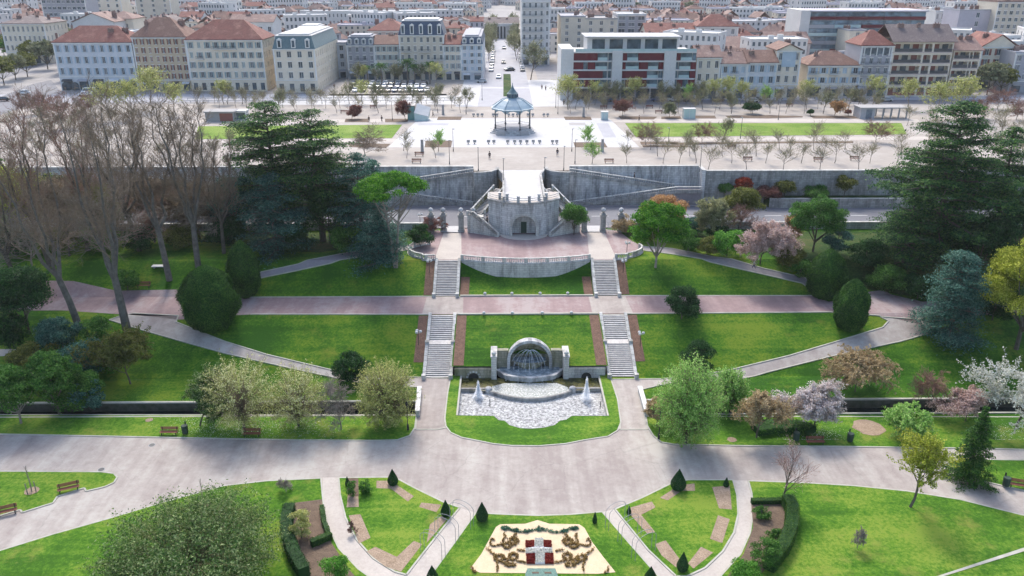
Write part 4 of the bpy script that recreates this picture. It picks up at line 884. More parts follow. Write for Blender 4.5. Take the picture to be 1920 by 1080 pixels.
    if kind in ('cedar', 'cedarflat'):
        ex, t00 = (8, .22) if kind == 'cedarflat' else (3.2, .1)
        nl = max(7, int(H/1.9)); Pp, Nn = [], []; lean = rs.randn(2)*.02*H; tr += leader(rs, [np.array([lean[0]*t*t, lean[1]*t*t, H*t*.97]) for t in np.linspace(0, 1, 7)], H*.026, .06)
        for l in range(nl):
            t = t00+(.98-t00)*(l/(nl-1)); prof = max(.13, (1-((t-t00)/(1.03-t00))**ex))*(1 if kind == 'cedar' else .62+.38*min(1, (1-t)*4))*(.8+.3*rs.rand()); z = H*t; na = 7 if t < .7 else 5
            for a_ in range(na):
                a = l*2.1+a_*6.283/na+rs.rand()*.8; RR = R*prof*(.55+.6*rs.rand()); lift = (.04+.22*t*rs.rand())*RR-(.12*RR if t < .35 else 0)
                dz = rs.randn()*.5; tip = np.array([math.cos(a)*RR, math.sin(a)*RR, lift]); base = np.array([lean[0]*t*t, lean[1]*t*t, z+dz])
                tr += leader(rs, [base, base+tip*np.array([.5, .5, .75]), base+tip*np.array([.93, .93, .97])], .05+RR*.018, .03)
                npl = int(max(4, RR*2.0))
                for k in range(npl):
                    f = .18+.82*(k+rs.rand())/npl; c = base+tip*np.array([f, f, 1-(1-f)**1.6]); wdt = RR*.22*(1.15-.6*f)+.3
                    side = rs.randn()*wdt*.9; c = c+np.array([-math.sin(a), math.cos(a), 0])*side; pr_ = .5+.75*rs.rand(); n = int(dens*80*pr_*pr_*(.34/s)**2)+4
                    q = rs.randn(n, 3)*np.array([pr_*.85, pr_*.85, .11]); q[:, 2] -= .13*(q[:, 0]**2+q[:, 1]**2)/pr_; Pp.append(c+q); Nn.append(np.tile([0, 0, 1.], (n, 1))+q*.3)
        p = np.concatenate(Pp); return frusta(tr, 6), leaves(p, np.concatenate(Nn), s*1.1, rs, .42, .4)
    if kind == 'shoots':
        zc, hz = H*.47, H*.5; n = int(620*dens); Pp, Nn, tw = [], [], []
        tr += leader(rs, [np.zeros(3), np.array([.05, 0, H*.2]), np.array([0, .05, H*.5])], H*.022, H*.008)
        for k in range(n):
            u = rs.randn(3); u /= np.linalg.norm(u); r0_ = .35+.4*rs.rand(); lump = 1+.16*math.sin(3*math.atan2(u[1], u[0])+seed)+.1*rs.randn()
            st = np.array([u[0]*R*r0_, u[1]*R*r0_, zc+u[2]*hz*r0_]); d = u*np.array([R, R, hz*.9])*.40*lump+np.array([0, 0, H*.06]); m = int(26*(.24/s)**1.5*max(1, (R/4.2)**1.5))
            t = rs.rand(m, 1); p = st+d*t+rs.randn(m, 3)*(.10+.13*(1-t))*R*.28; Pp.append(p); Nn.append(np.tile(u, (m, 1))); tw.append((np.array([0, 0, max(H*.12, st[2]*.5)]), st, .035, .02)); tw.append((st, st+d, .02, .008))
        p = np.concatenate(Pp); p[:, 2] = np.abs(p[:, 2]-.1)+.1; return frusta(tr, 5), leaves(p, np.concatenate(Nn), s, rs, .45, .7), frusta(tw, 3)
    if kind == 'spruce':
        tr += leader(rs, [np.array([0, 0, H*t]) for t in np.linspace(0, 1, 5)], H*.018, .03); Pp, Nn = [], []; nl = int(H/.55)
        for l in range(nl):
            t = .05+.95*l/nl; na = 8
            for a_ in range(na):
                a = l*1.3+a_*6.283/na+rs.rand()*.5; RR = R*(1.02-t)**.85*(.55+.6*rs.rand()); m = int(dens*RR*34*(.3/s)**2)+10; f = rs.rand(m)**.7
                wd = (1-f*.7)*.24*RR+.05; q = np.stack([math.cos(a)*RR*f, math.sin(a)*RR*f, H*t-.28*RR*f+.12*RR*f*f], 1)+np.stack([-math.sin(a)*rs.randn(m)*wd, math.cos(a)*rs.randn(m)*wd, rs.randn(m)*.07-.0], 1)
                Pp.append(q); Nn.append(np.tile([math.cos(a)*.5, math.sin(a)*.5, .9], (m, 1)))
        return frusta(tr, 5), leaves(np.concatenate(Pp), np.concatenate(Nn), s, rs, .4, .5)
    if kind == 'umbrella':
        zlo = H*(.52 if R > 5.95 else .30)
        for k in range(2 if R < 99 else 3):
            o = np.array([(-.5, .5)[k]*.6, 0, 0]); sw = np.array([(-1, 1)[k]*R*.22, 0, 0]); pts = [o*.5, o+sw*.15+[0, 0, H*.25], o+sw*.5+[0, 0, H*.5], o+sw+[0, 0, H*.72]]; tr += leader(rs, pts, H*.016, H*.008)
            for j in range(9):
                a = rs.rand()*6.283; st = pts[2]+(pts[3]-pts[2])*(rs.rand()*.9-.3); en = np.array([math.cos(a)*R*.75, math.sin(a)*R*.75, H*(.74+.1*rs.rand())]); tr += leader(rs, [st, st+(en-st)*np.array([.5, .5, .4]), en], H*.006, .04)
        p, n = crown_clumps(rs, H, R, zlo, 'dome', K=90, s=s, dens=dens*.9, cr=.24); return frusta(tr, 6), leaves(p, n, s, rs, .5, .55)
    if kind == 'palm':
        tr += leader(rs, [np.array([0, 0, H*.85*t]) for t in np.linspace(0, 1, 4)], .28, .2); Pp = []
        for k in range(26):
            a = k*2.4; el = .9-1.5*(k/26.); RR = R; pts = []
            for f in np.linspace(0, 1, 6): pts.append(np.array([math.cos(a)*RR*f, math.sin(a)*RR*f, H*.86+RR*(math.sin(el)*f-.6*f*f)]))
            for i in range(5):
                m = 8; t = rs.rand(m, 1); Pp.append(pts[i]*(1-t)+pts[i+1]*t+rs.randn(m, 3)*.12)
        p = np.concatenate(Pp); return frusta(tr, 6), leaves(p, np.tile([0, 0, 1.], (len(p), 1)), .5, rs, .3, .5)
    if kind == 'coneclip':
        p, u = [], []; n = int(dens*900*R*H/(s*s)*.06); t = rs.rand(n)**.8; a = rs.rand(n)*6.283; pr_ = np.where(t < .28, .62+.38*np.sin(t/.28*1.57), (1-((t-.28)/.72)**1.25)); r = R*pr_*(.94+.08*rs.rand(n))
        P0 = np.stack([np.cos(a)*r, np.sin(a)*r, H*(.04+t*.96)], 1); N0 = np.stack([np.cos(a), np.sin(a), np.full(n, .45)], 1)
        tr += leader(rs, [np.zeros(3), np.array([0, 0, H*.5])], R*.12, .04); return frusta(tr, 5), leaves(P0, N0, s, rs, .6, .22)
    if kind == 'column':
        n = int(dens*1500*R*H/(s*s)*.075); t = rs.rand(n)**.9; a = rs.rand(n)*6.283; pr_ = np.sin(np.pi*np.clip(.13+.869*t, 0, 1))**.6; fl = 1+.04*np.sin(9*a+seed+3*t)+.03*np.sin(17*a+5*t)+.05*np.sin(5*a-7*t)+.06*np.sin(3*a+11*t+seed)
        for _ in range(26):
            a0, t0_, am = rs.rand()*6.283, rs.rand(), rs.randn()*.10; da = np.abs((a-a0+np.pi) % (2*np.pi)-np.pi); fl = fl+am*np.exp(-(da/.35)**2-((t-t0_)/.12)**2)
        fl = fl+.12*(rs.rand(n) < .1)*rs.rand(n); r = R*.93*pr_*fl*(.84+.18*rs.rand(n))
        P0 = np.stack([np.cos(a)*r, np.sin(a)*r, H*(t*.97)+.1*rs.randn(n)*s], 1); N0 = np.stack([np.cos(a), np.sin(a), .15+1.2*(t-.4)], 1); tr += leader(rs, [np.zeros(3), np.array([0, 0, H*.5]), np.array([0, 0, H*.8])], R*.3, .1); return frusta(tr, 6), leaves(P0, N0, s, rs, .5, .45)
    shape = {'round': 'ball', 'column': 'column', 'conic': 'cone', 'shrub': 'ball', 'broad': 'ball'}[kind]
    zlo = {'round': .22, 'column': .02, 'conic': .03, 'shrub': .0, 'broad': .2}[kind]*H
    tr += leader(rs, [np.zeros(3), np.array([.1, 0, H*.3]), np.array([0, .1, H*.7])], max(.08, H*.02), .06)
    if kind in ('round', 'broad'): tr += limbs(rs, H, R, max(zlo, .8), 7, H*.02)
    K = {'round': 46, 'column': 60, 'conic': 40, 'shrub': 26, 'broad': 80}[kind]
    p, n = crown_clumps(rs, H, R, zlo, shape, K=K, s=s, dens=dens, cr={'column': .42, 'broad': .23}.get(kind, .34)); return frusta(tr, 5), leaves(p, n, s, rs, .6, .6)
def plant(kind, bx, by_, topy, wpx, label, leaf='green', cat='tree', name='tree', seed=1, group=None, s=None, dens=1.0, bark='bark', twig='twig', z=None, sq=1.0, rot=None):
    b = G(bx, by_) if z is None else P(bx, by_, z)
    top = onY(bx, topy, b.y); H = max(.4, top.z-b.z)
    # the visible top is the far side of the crown: correct for wide crowns
    sc = proj((b.x, b.y, b.z+H*.6))[2]; R = wpx/2/sc
    ang = math.atan2(CZ-top.z, b.y)
    H = max(.4, H-R*.25*math.tan(ang)) if kind not in ('bare', 'spruce', 'coneclip') else H
    s = s or max(.2, min(.42, 3.2/sc*1.0)); g_ = gen(kind, H, R, seed, s, dens)
    e = empty(name, b, label, cat, group, rz=(seed*1.7) % 6.28 if rot is None else rot)
    if sq != 1: e.scale = (1, sq, 1)
    link('trunk', np_mesh('trunk', g_[0], 4, M[bark]), e)
    cm = M['l_'+leaf] if kind not in ('bare', 'barebush') else M[leaf]
    c = link('crown', np_mesh('crown', g_[1], 4, cm), e)
    if len(g_) > 2: link('twigs', np_mesh('twigs', g_[2], 4, M[twig]), c)
    return e
def copy_plant(src, b, sc=1.0, rz=0, label=None, group=None):
    c = copy_tree(src); c.location = b; c.rotation_euler = (0, 0, rz); c.scale = (sc, sc, sc)
    if label: c['label'] = label
    if group: c['group'] = group
    return c
# ------------------------------------------------------------------ park trees (photo order: left, middle, right)
BG = 'tall bare trees on the left'
for i, (bx, b_, ty, wd, lab, tw) in enumerate([
    (238, 618, 185, 165, 'tall bare tree with thick leaning trunk rising beside the left end of the curving path', 'twig'),
    (148, 612, 200, 165, 'tall bare tree on the dark shrub bank, just left of the tree by the path', 'twig'),
    (318, 526, 182, 130, 'tall bare tree on the grass right behind the brown bench', 'twig'),
    (372, 502, 172, 140, 'tall bare tree rising behind the big dark yew', 'twig'),
    (262, 470, 190, 130, 'tall bare tree in the middle of the shaded left grove', 'twig'),
    (95, 500, 192, 130, 'tall bare tree with reddish upper twigs at the back of the left grove', 'twigred'),
    (165, 470, 196, 120, 'tall bare tree with reddish tips between the two trunk giants', 'twigred'),
    (420, 475, 262, 130, 'shorter bare tree between the grove and the cedars', 'twig'),
    (35, 540, 270, 110, 'bare tree standing at the left edge of the frame', 'twig')]):
    plant('bare', bx, b_, ty, wd, lab, tw, name='bare_tree', seed=11+i, group=BG, bark='barkgrey' if i < 4 else 'bark')
for i, (bx, b_, ty, wd, lab, tw) in enumerate([
    (60, 500, 360, 150, 'low twiggy brown tree at the far left of the grove', 'twiggrey'), (130, 480, 335, 150, 'twiggy grey-brown tree under the tall bare trees, second from the left', 'twig'), (215, 480, 345, 150, 'dense twiggy tree behind the thick leaning trunk', 'twiggrey'),
    (290, 455, 330, 150, 'twiggy tree in the middle of the grove with russet tint', 'twigred'), (345, 450, 345, 150, 'twiggy tree just left of the white sign patch', 'twig'), (410, 445, 330, 150, 'twiggy grey tree at the right end of the grove', 'twiggrey'), (455, 440, 360, 110, 'small twiggy tree touching the blue cedar', 'twigred'),
    (180, 430, 310, 150, 'brownish twiggy tree at the back of the grove on the left', 'twigred'), (255, 420, 305, 140, 'grey twiggy tree at the back of the grove in the centre', 'twig'), (1385, 440, 370, 60, 'small reddish bare tree behind the white blossom tree', 'twigred'),
    (1748, 768, 690, 72, 'small reddish-brown bare tree on the slope above the right canal', 'twigred'), (640, 806, 705, 82, 'grey bare shrubby tree beside the willow at the left canal', 'twiggrey'), (685, 292, 240, 62, 'bare multi-stemmed shrub in front of the left esplanade lawn', 'twig'),
    (537, 925, 893, 30, 'tiny pale bare shrub at the corner of the bottom left lawn', 'twiggrey'), (1607, 1030, 985, 22, 'thin bare sapling alone on the bottom right lawn', 'twiggrey')]):
    plant('barebush', bx, b_, ty, wd, lab, tw, name='bare_shrub' if wd < 70 else 'twiggy_tree', seed=31+i, group='bare twiggy trees and shrubs', bark='barkpale' if tw == 'twiggrey' else 'bark', s=.3)
T = [
 # kind, base x, base y, top y, width, leaf, name, label, kwargs
 ('cedarflat', 530, 448, 188, 170, 'cedar', 'cedar', 'tall layered cedar, left one of the pair beside the left esplanade lawn', dict(s=.4)),
 ('cedarflat', 606, 452, 203, 150, 'cedar', 'cedar', 'tall layered cedar, right one of the pair beside the left esplanade lawn', dict(s=.4)),
 ('cedar', 520, 470, 330, 150, 'cedarblue', 'cedar', 'lower bluish cedar at the foot of the left cedar pair', dict(s=.38)),
 ('cedar', 680, 458, 288, 135, 'cedarblue', 'cedar', 'dark bluish cedar behind the left umbrella pine', dict(s=.38)),
 ('cedar', 712, 492, 398, 95, 'cedarblue', 'cedar', 'low spreading blue cedar over the upper left path', dict(s=.34)),
 ('round', 620, 455, 345, 110, 'dark', 'evergreen_tree', 'dark evergreen between the bluish cedars', {}),
 ('broad', 705, 440, 290, 70, 'cedarblue', 'evergreen_tree', 'grey-green evergreen near the wall behind the left umbrella pine', dict(dens=.9)),
 ('umbrella', 742, 502, 312, 134, 'pine', 'umbrella_pine', 'umbrella pine with bright green dome and forked trunk left of the grotto plaza', dict(bark='barkpale', s=.32, dens=1.4, rot=0)),
 ('shrub', 788, 462, 415, 50, 'dark', 'shrub', 'dark green shrub at the left end of the plaza', dict(cat='shrub')),
 ('shrub', 808, 436, 405, 34, 'maroon', 'creeper', 'reddish creeper mass around the outer left gate pier', dict(cat='creeper', dens=.6, s=.2)),
 ('shrub', 832, 434, 398, 22, 'maroon', 'creeper', 'reddish creeper climbing the left entrance pier', dict(cat='creeper', dens=.6, s=.18)),
 ('shrub', 889, 434, 400, 22, 'olive', 'creeper', 'yellow-green creeper on the pier by the left bastion stairs', dict(cat='creeper', dens=.6, s=.18)),
 ('broad', 1229, 502, 374, 116, 'pine', 'umbrella_pine', 'low umbrella pine with round dense crown right of the plaza', dict(s=.3, dens=1.2, bark='barkpale', rot=0)),
 ('round', 1076, 440, 380, 52, 'green', 'small_tree', 'small grey-green tree beside the right bastion stairs', dict(s=.24, dens=.8)),
 ('broad', 1242, 440, 366, 96, 'copper', 'copper_tree', 'copper-orange flowering tree behind the low umbrella pine', dict(s=.25, dens=.8)),
 ('shrub', 1168, 436, 402, 44, 'bronze', 'shrub', 'pale orange shrub at the outermost right gate pier', dict(cat='shrub', s=.22)),
 ('blossom', 1330, 452, 368, 62, 'budding', 'pale_tree', 'pale whitish-green flowering tree behind the bright green bush', dict(s=.24)),
 ('round', 1389, 425, 353, 74, 'olive', 'olive_tree', 'round olive-brown tree in front of the road on the right', dict(s=.28)),
 ('round', 1390, 369, 328, 34, 'red', 'red_shrub', 'bright rust-red round shrub against the dark retaining wall', dict(s=.3, dens=.8, z=-5)),
 ('round', 1358, 369, 342, 26, 'green', 'shrub', 'small green shrub left of the rust-red shrub at the wall', dict(cat='shrub', s=.3, z=-5)),
 ('round', 1582, 369, 328, 38, 'olive', 'shrub', 'green-brown shrub growing against the dark wall right of centre', dict(cat='shrub', s=.3, z=-5)),
 ('shrub', 1362, 480, 425, 62, 'bright', 'bush', 'bright green bush left of the pink tree', dict(cat='bush', s=.26)),
 ('blossom', 1425, 495, 398, 112, 'pink', 'pink_tree', 'dusty pink blossoming tree with spiky branches beside the right path', dict(s=.26, dens=1.3)),
 ('shrub', 1457, 478, 430, 40, 'green', 'bush', 'green bush tucked behind the right side of the pink tree', dict(cat='bush', s=.25)),
 ('broad', 1524, 472, 360, 108, 'green', 'laurel_tree', 'rounded mid-green tree left of the giant cedar', dict(s=.3)),
 ('thin', 1492, 468, 398, 46, 'copper', 'small_tree', 'narrow tan-leaved small tree in front of the rounded green tree', dict(s=.25, dens=3)),
 ('shrub', 1568, 478, 420, 50, 'cedarblue', 'bush', 'blue-green bush between the rounded tree and the giant cedar', dict(cat='bush', s=.28)),
 ('cedar', 1748, 480, 186, 262, 'cedar', 'giant_cedar', 'giant dark cedar with layered branches, tallest tree on the right', dict(s=.42, dens=1.4)),
 ('cedar', 1858, 470, 236, 150, 'cedar', 'giant_cedar', 'second giant cedar, right behind the tallest one', dict(s=.42)),
 ('cedar', 1690, 500, 370, 130, 'cedar', 'cedar', 'dark cedar with low spreading boughs left of the giant trunk', dict(s=.38)),
 ('broad', 1830, 520, 400, 130, 'dark', 'evergreen_tree', 'dark evergreen mass under the second giant cedar', dict(s=.38)),
 ('broad', 1905, 480, 350, 90, 'dark', 'evergreen_tree', 'dark evergreen at the right edge behind the yellow-green tree', dict(s=.38)),
 ('cedar', 1778, 640, 462, 128, 'cedarblue', 'blue_cedar', 'blue-grey weeping cedar at the right end of the pink path', dict(s=.32, dens=1.2)),
 ('broad', 1905, 655, 432, 178, 'gold', 'broad_tree', 'big yellow-green leafy tree at the right edge of the frame', dict(s=.28, dens=1.2)),
 ('column', 1545, 556, 462, 72, 'yew', 'yew', 'dark rounded yew behind the path fork on the right', dict(s=.26, dens=1.4)),
 ('column', 1590, 615, 518, 65, 'yew', 'yew', 'dark upright yew standing in front at the right path fork', dict(s=.24, dens=1.4)),
 ('column', 400, 612, 490, 108, 'yew', 'yew', 'big dark egg-shaped yew at the left path fork', dict(s=.26, dens=1.4)),
 ('column', 462, 552, 446, 62, 'yew', 'yew', 'narrow dark yew behind the big egg-shaped one', dict(s=.26, dens=1.3)),
 ('shrub', 1278, 598, 537, 74, 'dark', 'round_shrub', 'round dark holly bush on the edge of the pink path', dict(cat='shrub', s=.24, dens=1.3)),
 ('shrub', 1308, 702, 636, 70, 'dark', 'round_shrub', 'round dark bush behind the bright upright tree', dict(cat='shrub', s=.24, dens=1.3)),
 ('shrub', 660, 718, 660, 70, 'dark', 'round_shrub', 'round dark bush behind the golden willow', dict(cat='shrub', s=.24, dens=1.3)),
 ('shoots', 728, 797, 673, 118, 'willow', 'golden_willow', 'broad golden-green willow beside the path left of the fountain', dict(s=.24, dens=1.1)),
 ('blossom', 375, 800, 690, 105, 'magnolia', 'magnolia', 'cream-flowered small magnolia, leftmost beside the left canal', dict(s=.24, dens=1.3)),
 ('shoots', 458, 806, 662, 135, 'paleyel', 'magnolia', 'tallest pale yellow magnolia beside the left canal', dict(s=.22, dens=.55)),
 ('shoots', 560, 800, 680, 118, 'paleyel', 'magnolia', 'pale yellow flowering magnolia left of the grey bare one', dict(s=.22, dens=.55)),
 ('shoots', 1286, 832, 670, 128, 'spring', 'upright_tree', 'bright fresh-green upright tree beside the path right of the fountain', dict(s=.24, dens=1.6)),
 ('shoots', 1362, 775, 688, 72, 'spring', 'small_tree', 'smaller fresh-green tree just right of the bright upright tree', dict(s=.24, dens=1.0)),
 ('blossom', 1232, 800, 742, 44, 'bronze', 'shrub', 'pinkish-bronze shrub left of the bright upright tree', dict(cat='shrub', s=.2)),
 ('blossom', 1418, 822, 718, 82, 'bronze', 'bronze_tree', 'tan-leaved small tree by the right canal', dict(s=.2, dens=.65)),
 ('blossom', 1524, 808, 714, 90, 'blossom', 'cherry_tree', 'white-pink cherry tree in blossom by the right canal', dict(s=.24, dens=1.2)),
 ('weep', 1603, 735, 655, 116, 'bronze', 'weeping_tree', 'bronze weeping tree alone on the right slope', dict(s=.24)),
 ('weep', 1705, 812, 744, 98, 'spring', 'weeping_shrub', 'low spreading pale green tree over the right canal', dict(s=.24, dens=.9)),
 ('blossom', 1810, 790, 728, 80, 'pink', 'pinkish_tree', 'dull pink budding tree left of the white blossom tree', dict(s=.22, dens=.6)),
 ('blossom', 1905, 800, 638, 178, 'white', 'white_blossom_tree', 'large white blossoming tree cut by the right edge of the frame', dict(s=.26, dens=1.0)),
 ('spruce', 1814, 902, 757, 104, 'yew', 'spruce', 'dark green spruce beside the pale path on the right', dict(s=.24, dens=1.3)),
 ('budding', 1706, 952, 792, 96, 'gold', 'young_tree', 'young tree with fresh yellow-green leaves on the edge of the bottom right lawn', dict(s=.22, dens=5)),
 ('thin', 1468, 938, 818, 62, 'pink', 'young_tree', 'slim nearly bare young tree with pinkish twigs at the hedge corner', dict(s=.12, dens=1, twig='twigred')),
 ('shoots', 366, 1096, 950, 330, 'magnolia', 'evergreen_tree', 'large glossy-leaved evergreen at the bottom left edge of the frame', dict(s=.25, dens=1.5, twig='twigyel')),
 ('broad', 40, 795, 678, 112, 'green', 'evergreen_tree', 'leafy evergreen with pale trunk at the far left of the canal', dict(s=.28, bark='barkpale')),
 ('broad', 112, 778, 652, 100, 'green', 'evergreen_tree', 'dense green shrub tree at the left end of the canal', dict(s=.28)),
 ('shrub', 170, 768, 705, 56, 'cedarblue', 'shrub', 'dark blue-green shrub where the left canal emerges', dict(cat='shrub', s=.26)),
 ('shrub', 108, 722, 660, 90, 'green', 'shrub', 'mid-green shrub in the middle of the left bank', dict(cat='shrub', s=.26, dens=1.3)),
 ('shrub', 200, 700, 655, 60, 'bright', 'shrub', 'fresh green shrub beside the loose olive shrub', dict(cat='shrub', s=.24)),
 ('shrub', 148, 762, 690, 90, 'green', 'shrub', 'leafy dark green shrub overhanging the canal start', dict(cat='shrub', s=.26, dens=1.3)),
 ('shrub', 10, 760, 690, 80, 'green', 'shrub', 'green shrub at the left edge behind the pale-trunked evergreen', dict(cat='shrub', s=.26, dens=1.2)),
 ('round', 1470, 370, 338, 40, 'olive', 'shrub', 'brownish shrub against the dark wall between the road and tall trees', dict(cat='shrub', s=.3, z=-5)),
 ('shrub', 1440, 371, 352, 50, 'maroon', 'shrub', 'low reddish shrub on the planted strip by the wall', dict(cat='shrub', s=.26, z=-5)),
 ('shrub', 1530, 371, 350, 50, 'green', 'shrub', 'low green shrub on the planted strip by the wall', dict(cat='shrub', s=.26, z=-5)),
 ('shrub', 1215, 452, 410, 46, 'olive', 'shrub', 'low olive shrub behind the low umbrella pine', dict(cat='shrub', s=.28, dens=1.1)),
 ('shrub', 1290, 470, 432, 56, 'green', 'shrub', 'green shrub on the slope right of the low umbrella pine', dict(cat='shrub', s=.28, dens=1.1)),
 ('shrub', 1325, 478, 445, 48, 'olive', 'shrub', 'yellowish shrub between the pine and the bright green bush', dict(cat='shrub', s=.28, dens=1.1)),
 ('shrub', 1265, 446, 415, 50, 'dark', 'shrub', 'dark shrub under the copper tree', dict(cat='shrub', s=.28, dens=1.1)),
 ('shrub', 1300, 438, 408, 46, 'cedarblue', 'shrub', 'bluish shrub at the white boundary wall', dict(cat='shrub', s=.28, dens=1.1)),
 ('shrub', 1480, 500, 462, 56, 'olive', 'shrub', 'olive scrub right of the pink tree', dict(cat='shrub', s=.28, dens=1.1)),
 ('shrub', 1345, 452, 420, 44, 'dark', 'shrub', 'dark shrub below the white blossom tree', dict(cat='shrub', s=.28, dens=1.1)),
 ('shrub', 1500, 520, 486, 40, 'green', 'shrub', 'green scrub left of the rounded yew', dict(cat='shrub', s=.28, dens=1.1)),
 ('shrub', 1620, 500, 450, 70, 'dark', 'shrub', 'dark scrub at the foot of the giant cedar', dict(cat='shrub', s=.28, dens=1.1)),
 ('shrub', 1660, 545, 500, 70, 'green', 'shrub', 'green scrub above the right path fork', dict(cat='shrub', s=.28, dens=1.1)),
 ('shrub', 1720, 560, 510, 70, 'dark', 'shrub', 'dark scrub left of the blue cedar', dict(cat='shrub', s=.28, dens=1.1)),
 ('shrub', 1860, 600, 530, 90, 'dark', 'shrub', 'dark scrub between blue cedar and yellow-green tree', dict(cat='shrub', s=.28, dens=1.1)),
 ('shrub', 30, 480, 420, 80, 'dark', 'shrub', 'dark undergrowth at the left edge of the grove', dict(cat='shrub', s=.28, dens=1.1)),
 ('shrub', 110, 470, 420, 70, 'olive', 'shrub', 'olive undergrowth in the left part of the grove', dict(cat='shrub', s=.28, dens=1.1)),
 ('shrub', 190, 468, 418, 70, 'green', 'shrub', 'green undergrowth behind the leaning trunk', dict(cat='shrub', s=.28, dens=1.1)),
 ('shrub', 265, 470, 425, 64, 'dark', 'shrub', 'dark undergrowth in the middle of the grove', dict(cat='shrub', s=.28, dens=1.1)),
 ('shrub', 345, 462, 415, 70, 'olive', 'shrub', 'olive undergrowth behind the stone table', dict(cat='shrub', s=.28, dens=1.1)),
 ('shrub', 430, 460, 405, 76, 'dark', 'shrub', 'dark undergrowth left of the low blue cedar', dict(cat='shrub', s=.28, dens=1.1)),
 ('shrub', 560, 470, 420, 70, 'dark', 'shrub', 'dark undergrowth under the cedar pair', dict(cat='shrub', s=.28, dens=1.1)),
 ('shrub', 650, 472, 425, 70, 'green', 'shrub', 'green undergrowth at the start of the upper left path', dict(cat='shrub', s=.28, dens=1.1)),
 ('shrub', 240, 545, 505, 50, 'green', 'shrub', 'small shrub behind the brown bench on the left', dict(cat='shrub', s=.28, dens=1.1)),
 ('shrub', 60, 560, 510, 60, 'dark', 'shrub', 'dark bush by the path at the far left', dict(cat='shrub', s=.28, dens=1.1)),
 ('shrub', 165, 705, 640, 90, 'cedarblue', 'shrub', 'dark bluish shrub on the left bank below the big trunks', dict(cat='shrub', s=.28)),
 ('shrub', 70, 700, 640, 90, 'olive', 'shrub', 'yellow-green shrub above the far left evergreen', dict(cat='shrub', s=.28)),
 ('round', 55, 625, 500, 118, 'dark', 'evergreen_tree', 'dark dense evergreen left of the two thick trunks', dict(s=.32)),
 ('shrub', 20, 655, 585, 80, 'dark', 'shrub', 'dark shrub at the left edge above the pale path', dict(cat='shrub', s=.3)),
 ('shrub', 120, 655, 592, 80, 'cedarblue', 'shrub', 'blue-green shrub in front of the leaning trunk', dict(cat='shrub', s=.28)),
 ('shrub', 186, 650, 588, 52, 'green', 'shrub', 'bright green shrub between the two thick trunks', dict(cat='shrub', s=.26)),
 ('blossom', 245, 720, 612, 104, 'olive', 'olive_shrub', 'loose olive-green shrub on the slope beside the left lawn', dict(cat='shrub', s=.26, dens=1.0)),
 ('blossom', 30, 446, 330, 110, 'brownbud', 'budding_tree', 'brown budding tree behind the mustard willow', dict(s=.3, dens=.9)),
 ('blossom', 120, 446, 322, 110, 'brownbud', 'budding_tree', 'brown budding tree along the road, left part of the grove', dict(s=.3, dens=.9)),
 ('blossom', 205, 448, 330, 110, 'olive', 'budding_tree', 'olive budding tree along the road behind the thick leaning trunk', dict(s=.3, dens=.8)),
 ('blossom', 290, 448, 322, 110, 'brownbud', 'budding_tree', 'brown budding tree along the road in the middle of the grove', dict(s=.3, dens=.9)),
 ('blossom', 375, 448, 330, 110, 'brownbud', 'budding_tree', 'brown budding tree along the road behind the dark yews', dict(s=.3, dens=.9)),
 ('round', 455, 446, 325, 100, 'cedarblue', 'evergreen_tree', 'bluish evergreen along the road left of the cedar pair', dict(s=.34)),
 ('conic', 20, 420, 262, 90, 'green', 'conifer', 'green conifer at the left edge beyond the grove', dict(s=.4)),
 ('shoots', 42, 440, 305, 130, 'gold', 'willow', 'mustard-coloured willow at the far left behind the grove', dict(s=.35)),
 ('shrub', 8, 470, 395, 60, 'bright', 'bush', 'bright green bush at the left edge below the mustard willow', dict(cat='bush', s=.35)),
 ('round', 110, 400, 318, 60, 'dark', 'evergreen_tree', 'dark evergreen behind the bare trees on the far left', dict(s=.4)),
 ('round', 350, 405, 340, 70, 'cedarblue', 'evergreen_tree', 'dark bluish evergreen behind the right half of the grove', dict(s=.4)),
 ('round', 200, 450, 380, 90, 'dark', 'evergreen_tree', 'dark undergrowth tree in the middle of the grove', dict(s=.4)),
 ('cedar', 425, 440, 350, 90, 'cedarblue', 'cedar', 'small bluish cedar at the right end of the grove', dict(s=.36)),
 ('shrub', 565, 1010, 955, 46, 'willow', 'shrub', 'spiky yellow-green shrub in the bottom left soil bed', dict(cat='shrub', s=.16)),
 ('shrub', 630, 1085, 1036, 52, 'bright', 'shrub', 'fresh green shrub at the bottom edge beside the left pale path', dict(cat='shrub', s=.16)),
 ('shrub', 1432, 1062, 1008, 56, 'green', 'shrub', 'grey-green shrub at the bottom of the right soil bed', dict(cat='shrub', s=.16)),
 ('shrub', 1395, 1085, 1050, 60, 'bright', 'shrub', 'fresh green low shrub at the bottom edge right of the pale path', dict(cat='shrub', s=.16)),
 ('shrub', 1428, 972, 948, 34, 'green', 'shrub', 'low green plant at the top of the right soil bed', dict(cat='shrub', s=.14)),
 ('shrub', 1450, 1010, 985, 30, 'green', 'shrub', 'low green plant in the middle of the right soil bed', dict(cat='shrub', s=.14)),
 ('shrub', 662, 932, 898, 24, 'green', 'shrub', 'low dark green plant in the corner bed of the left quarter lawn', dict(cat='shrub', s=.14)),
 ('shrub', 686, 925, 898, 26, 'green', 'shrub', 'low leafy plant beside the corner bed of the left quarter lawn', dict(cat='shrub', s=.14)),
 ('barebush', 660, 1002, 975, 14, 'twigred', 'rose_bush', 'small bare rose bush in the long left soil bed', dict(cat='rose bush')),
 ('round', 1408, 213, 194, 32, 'dark', 'small_pine', 'small dark spreading pine beside the right esplanade lawn', dict(s=.3)),
 ('round', 1519, 217, 205, 14, 'dark', 'small_bush', 'small dark round bush right of the spreading pine', dict(s=.3, cat='bush')),
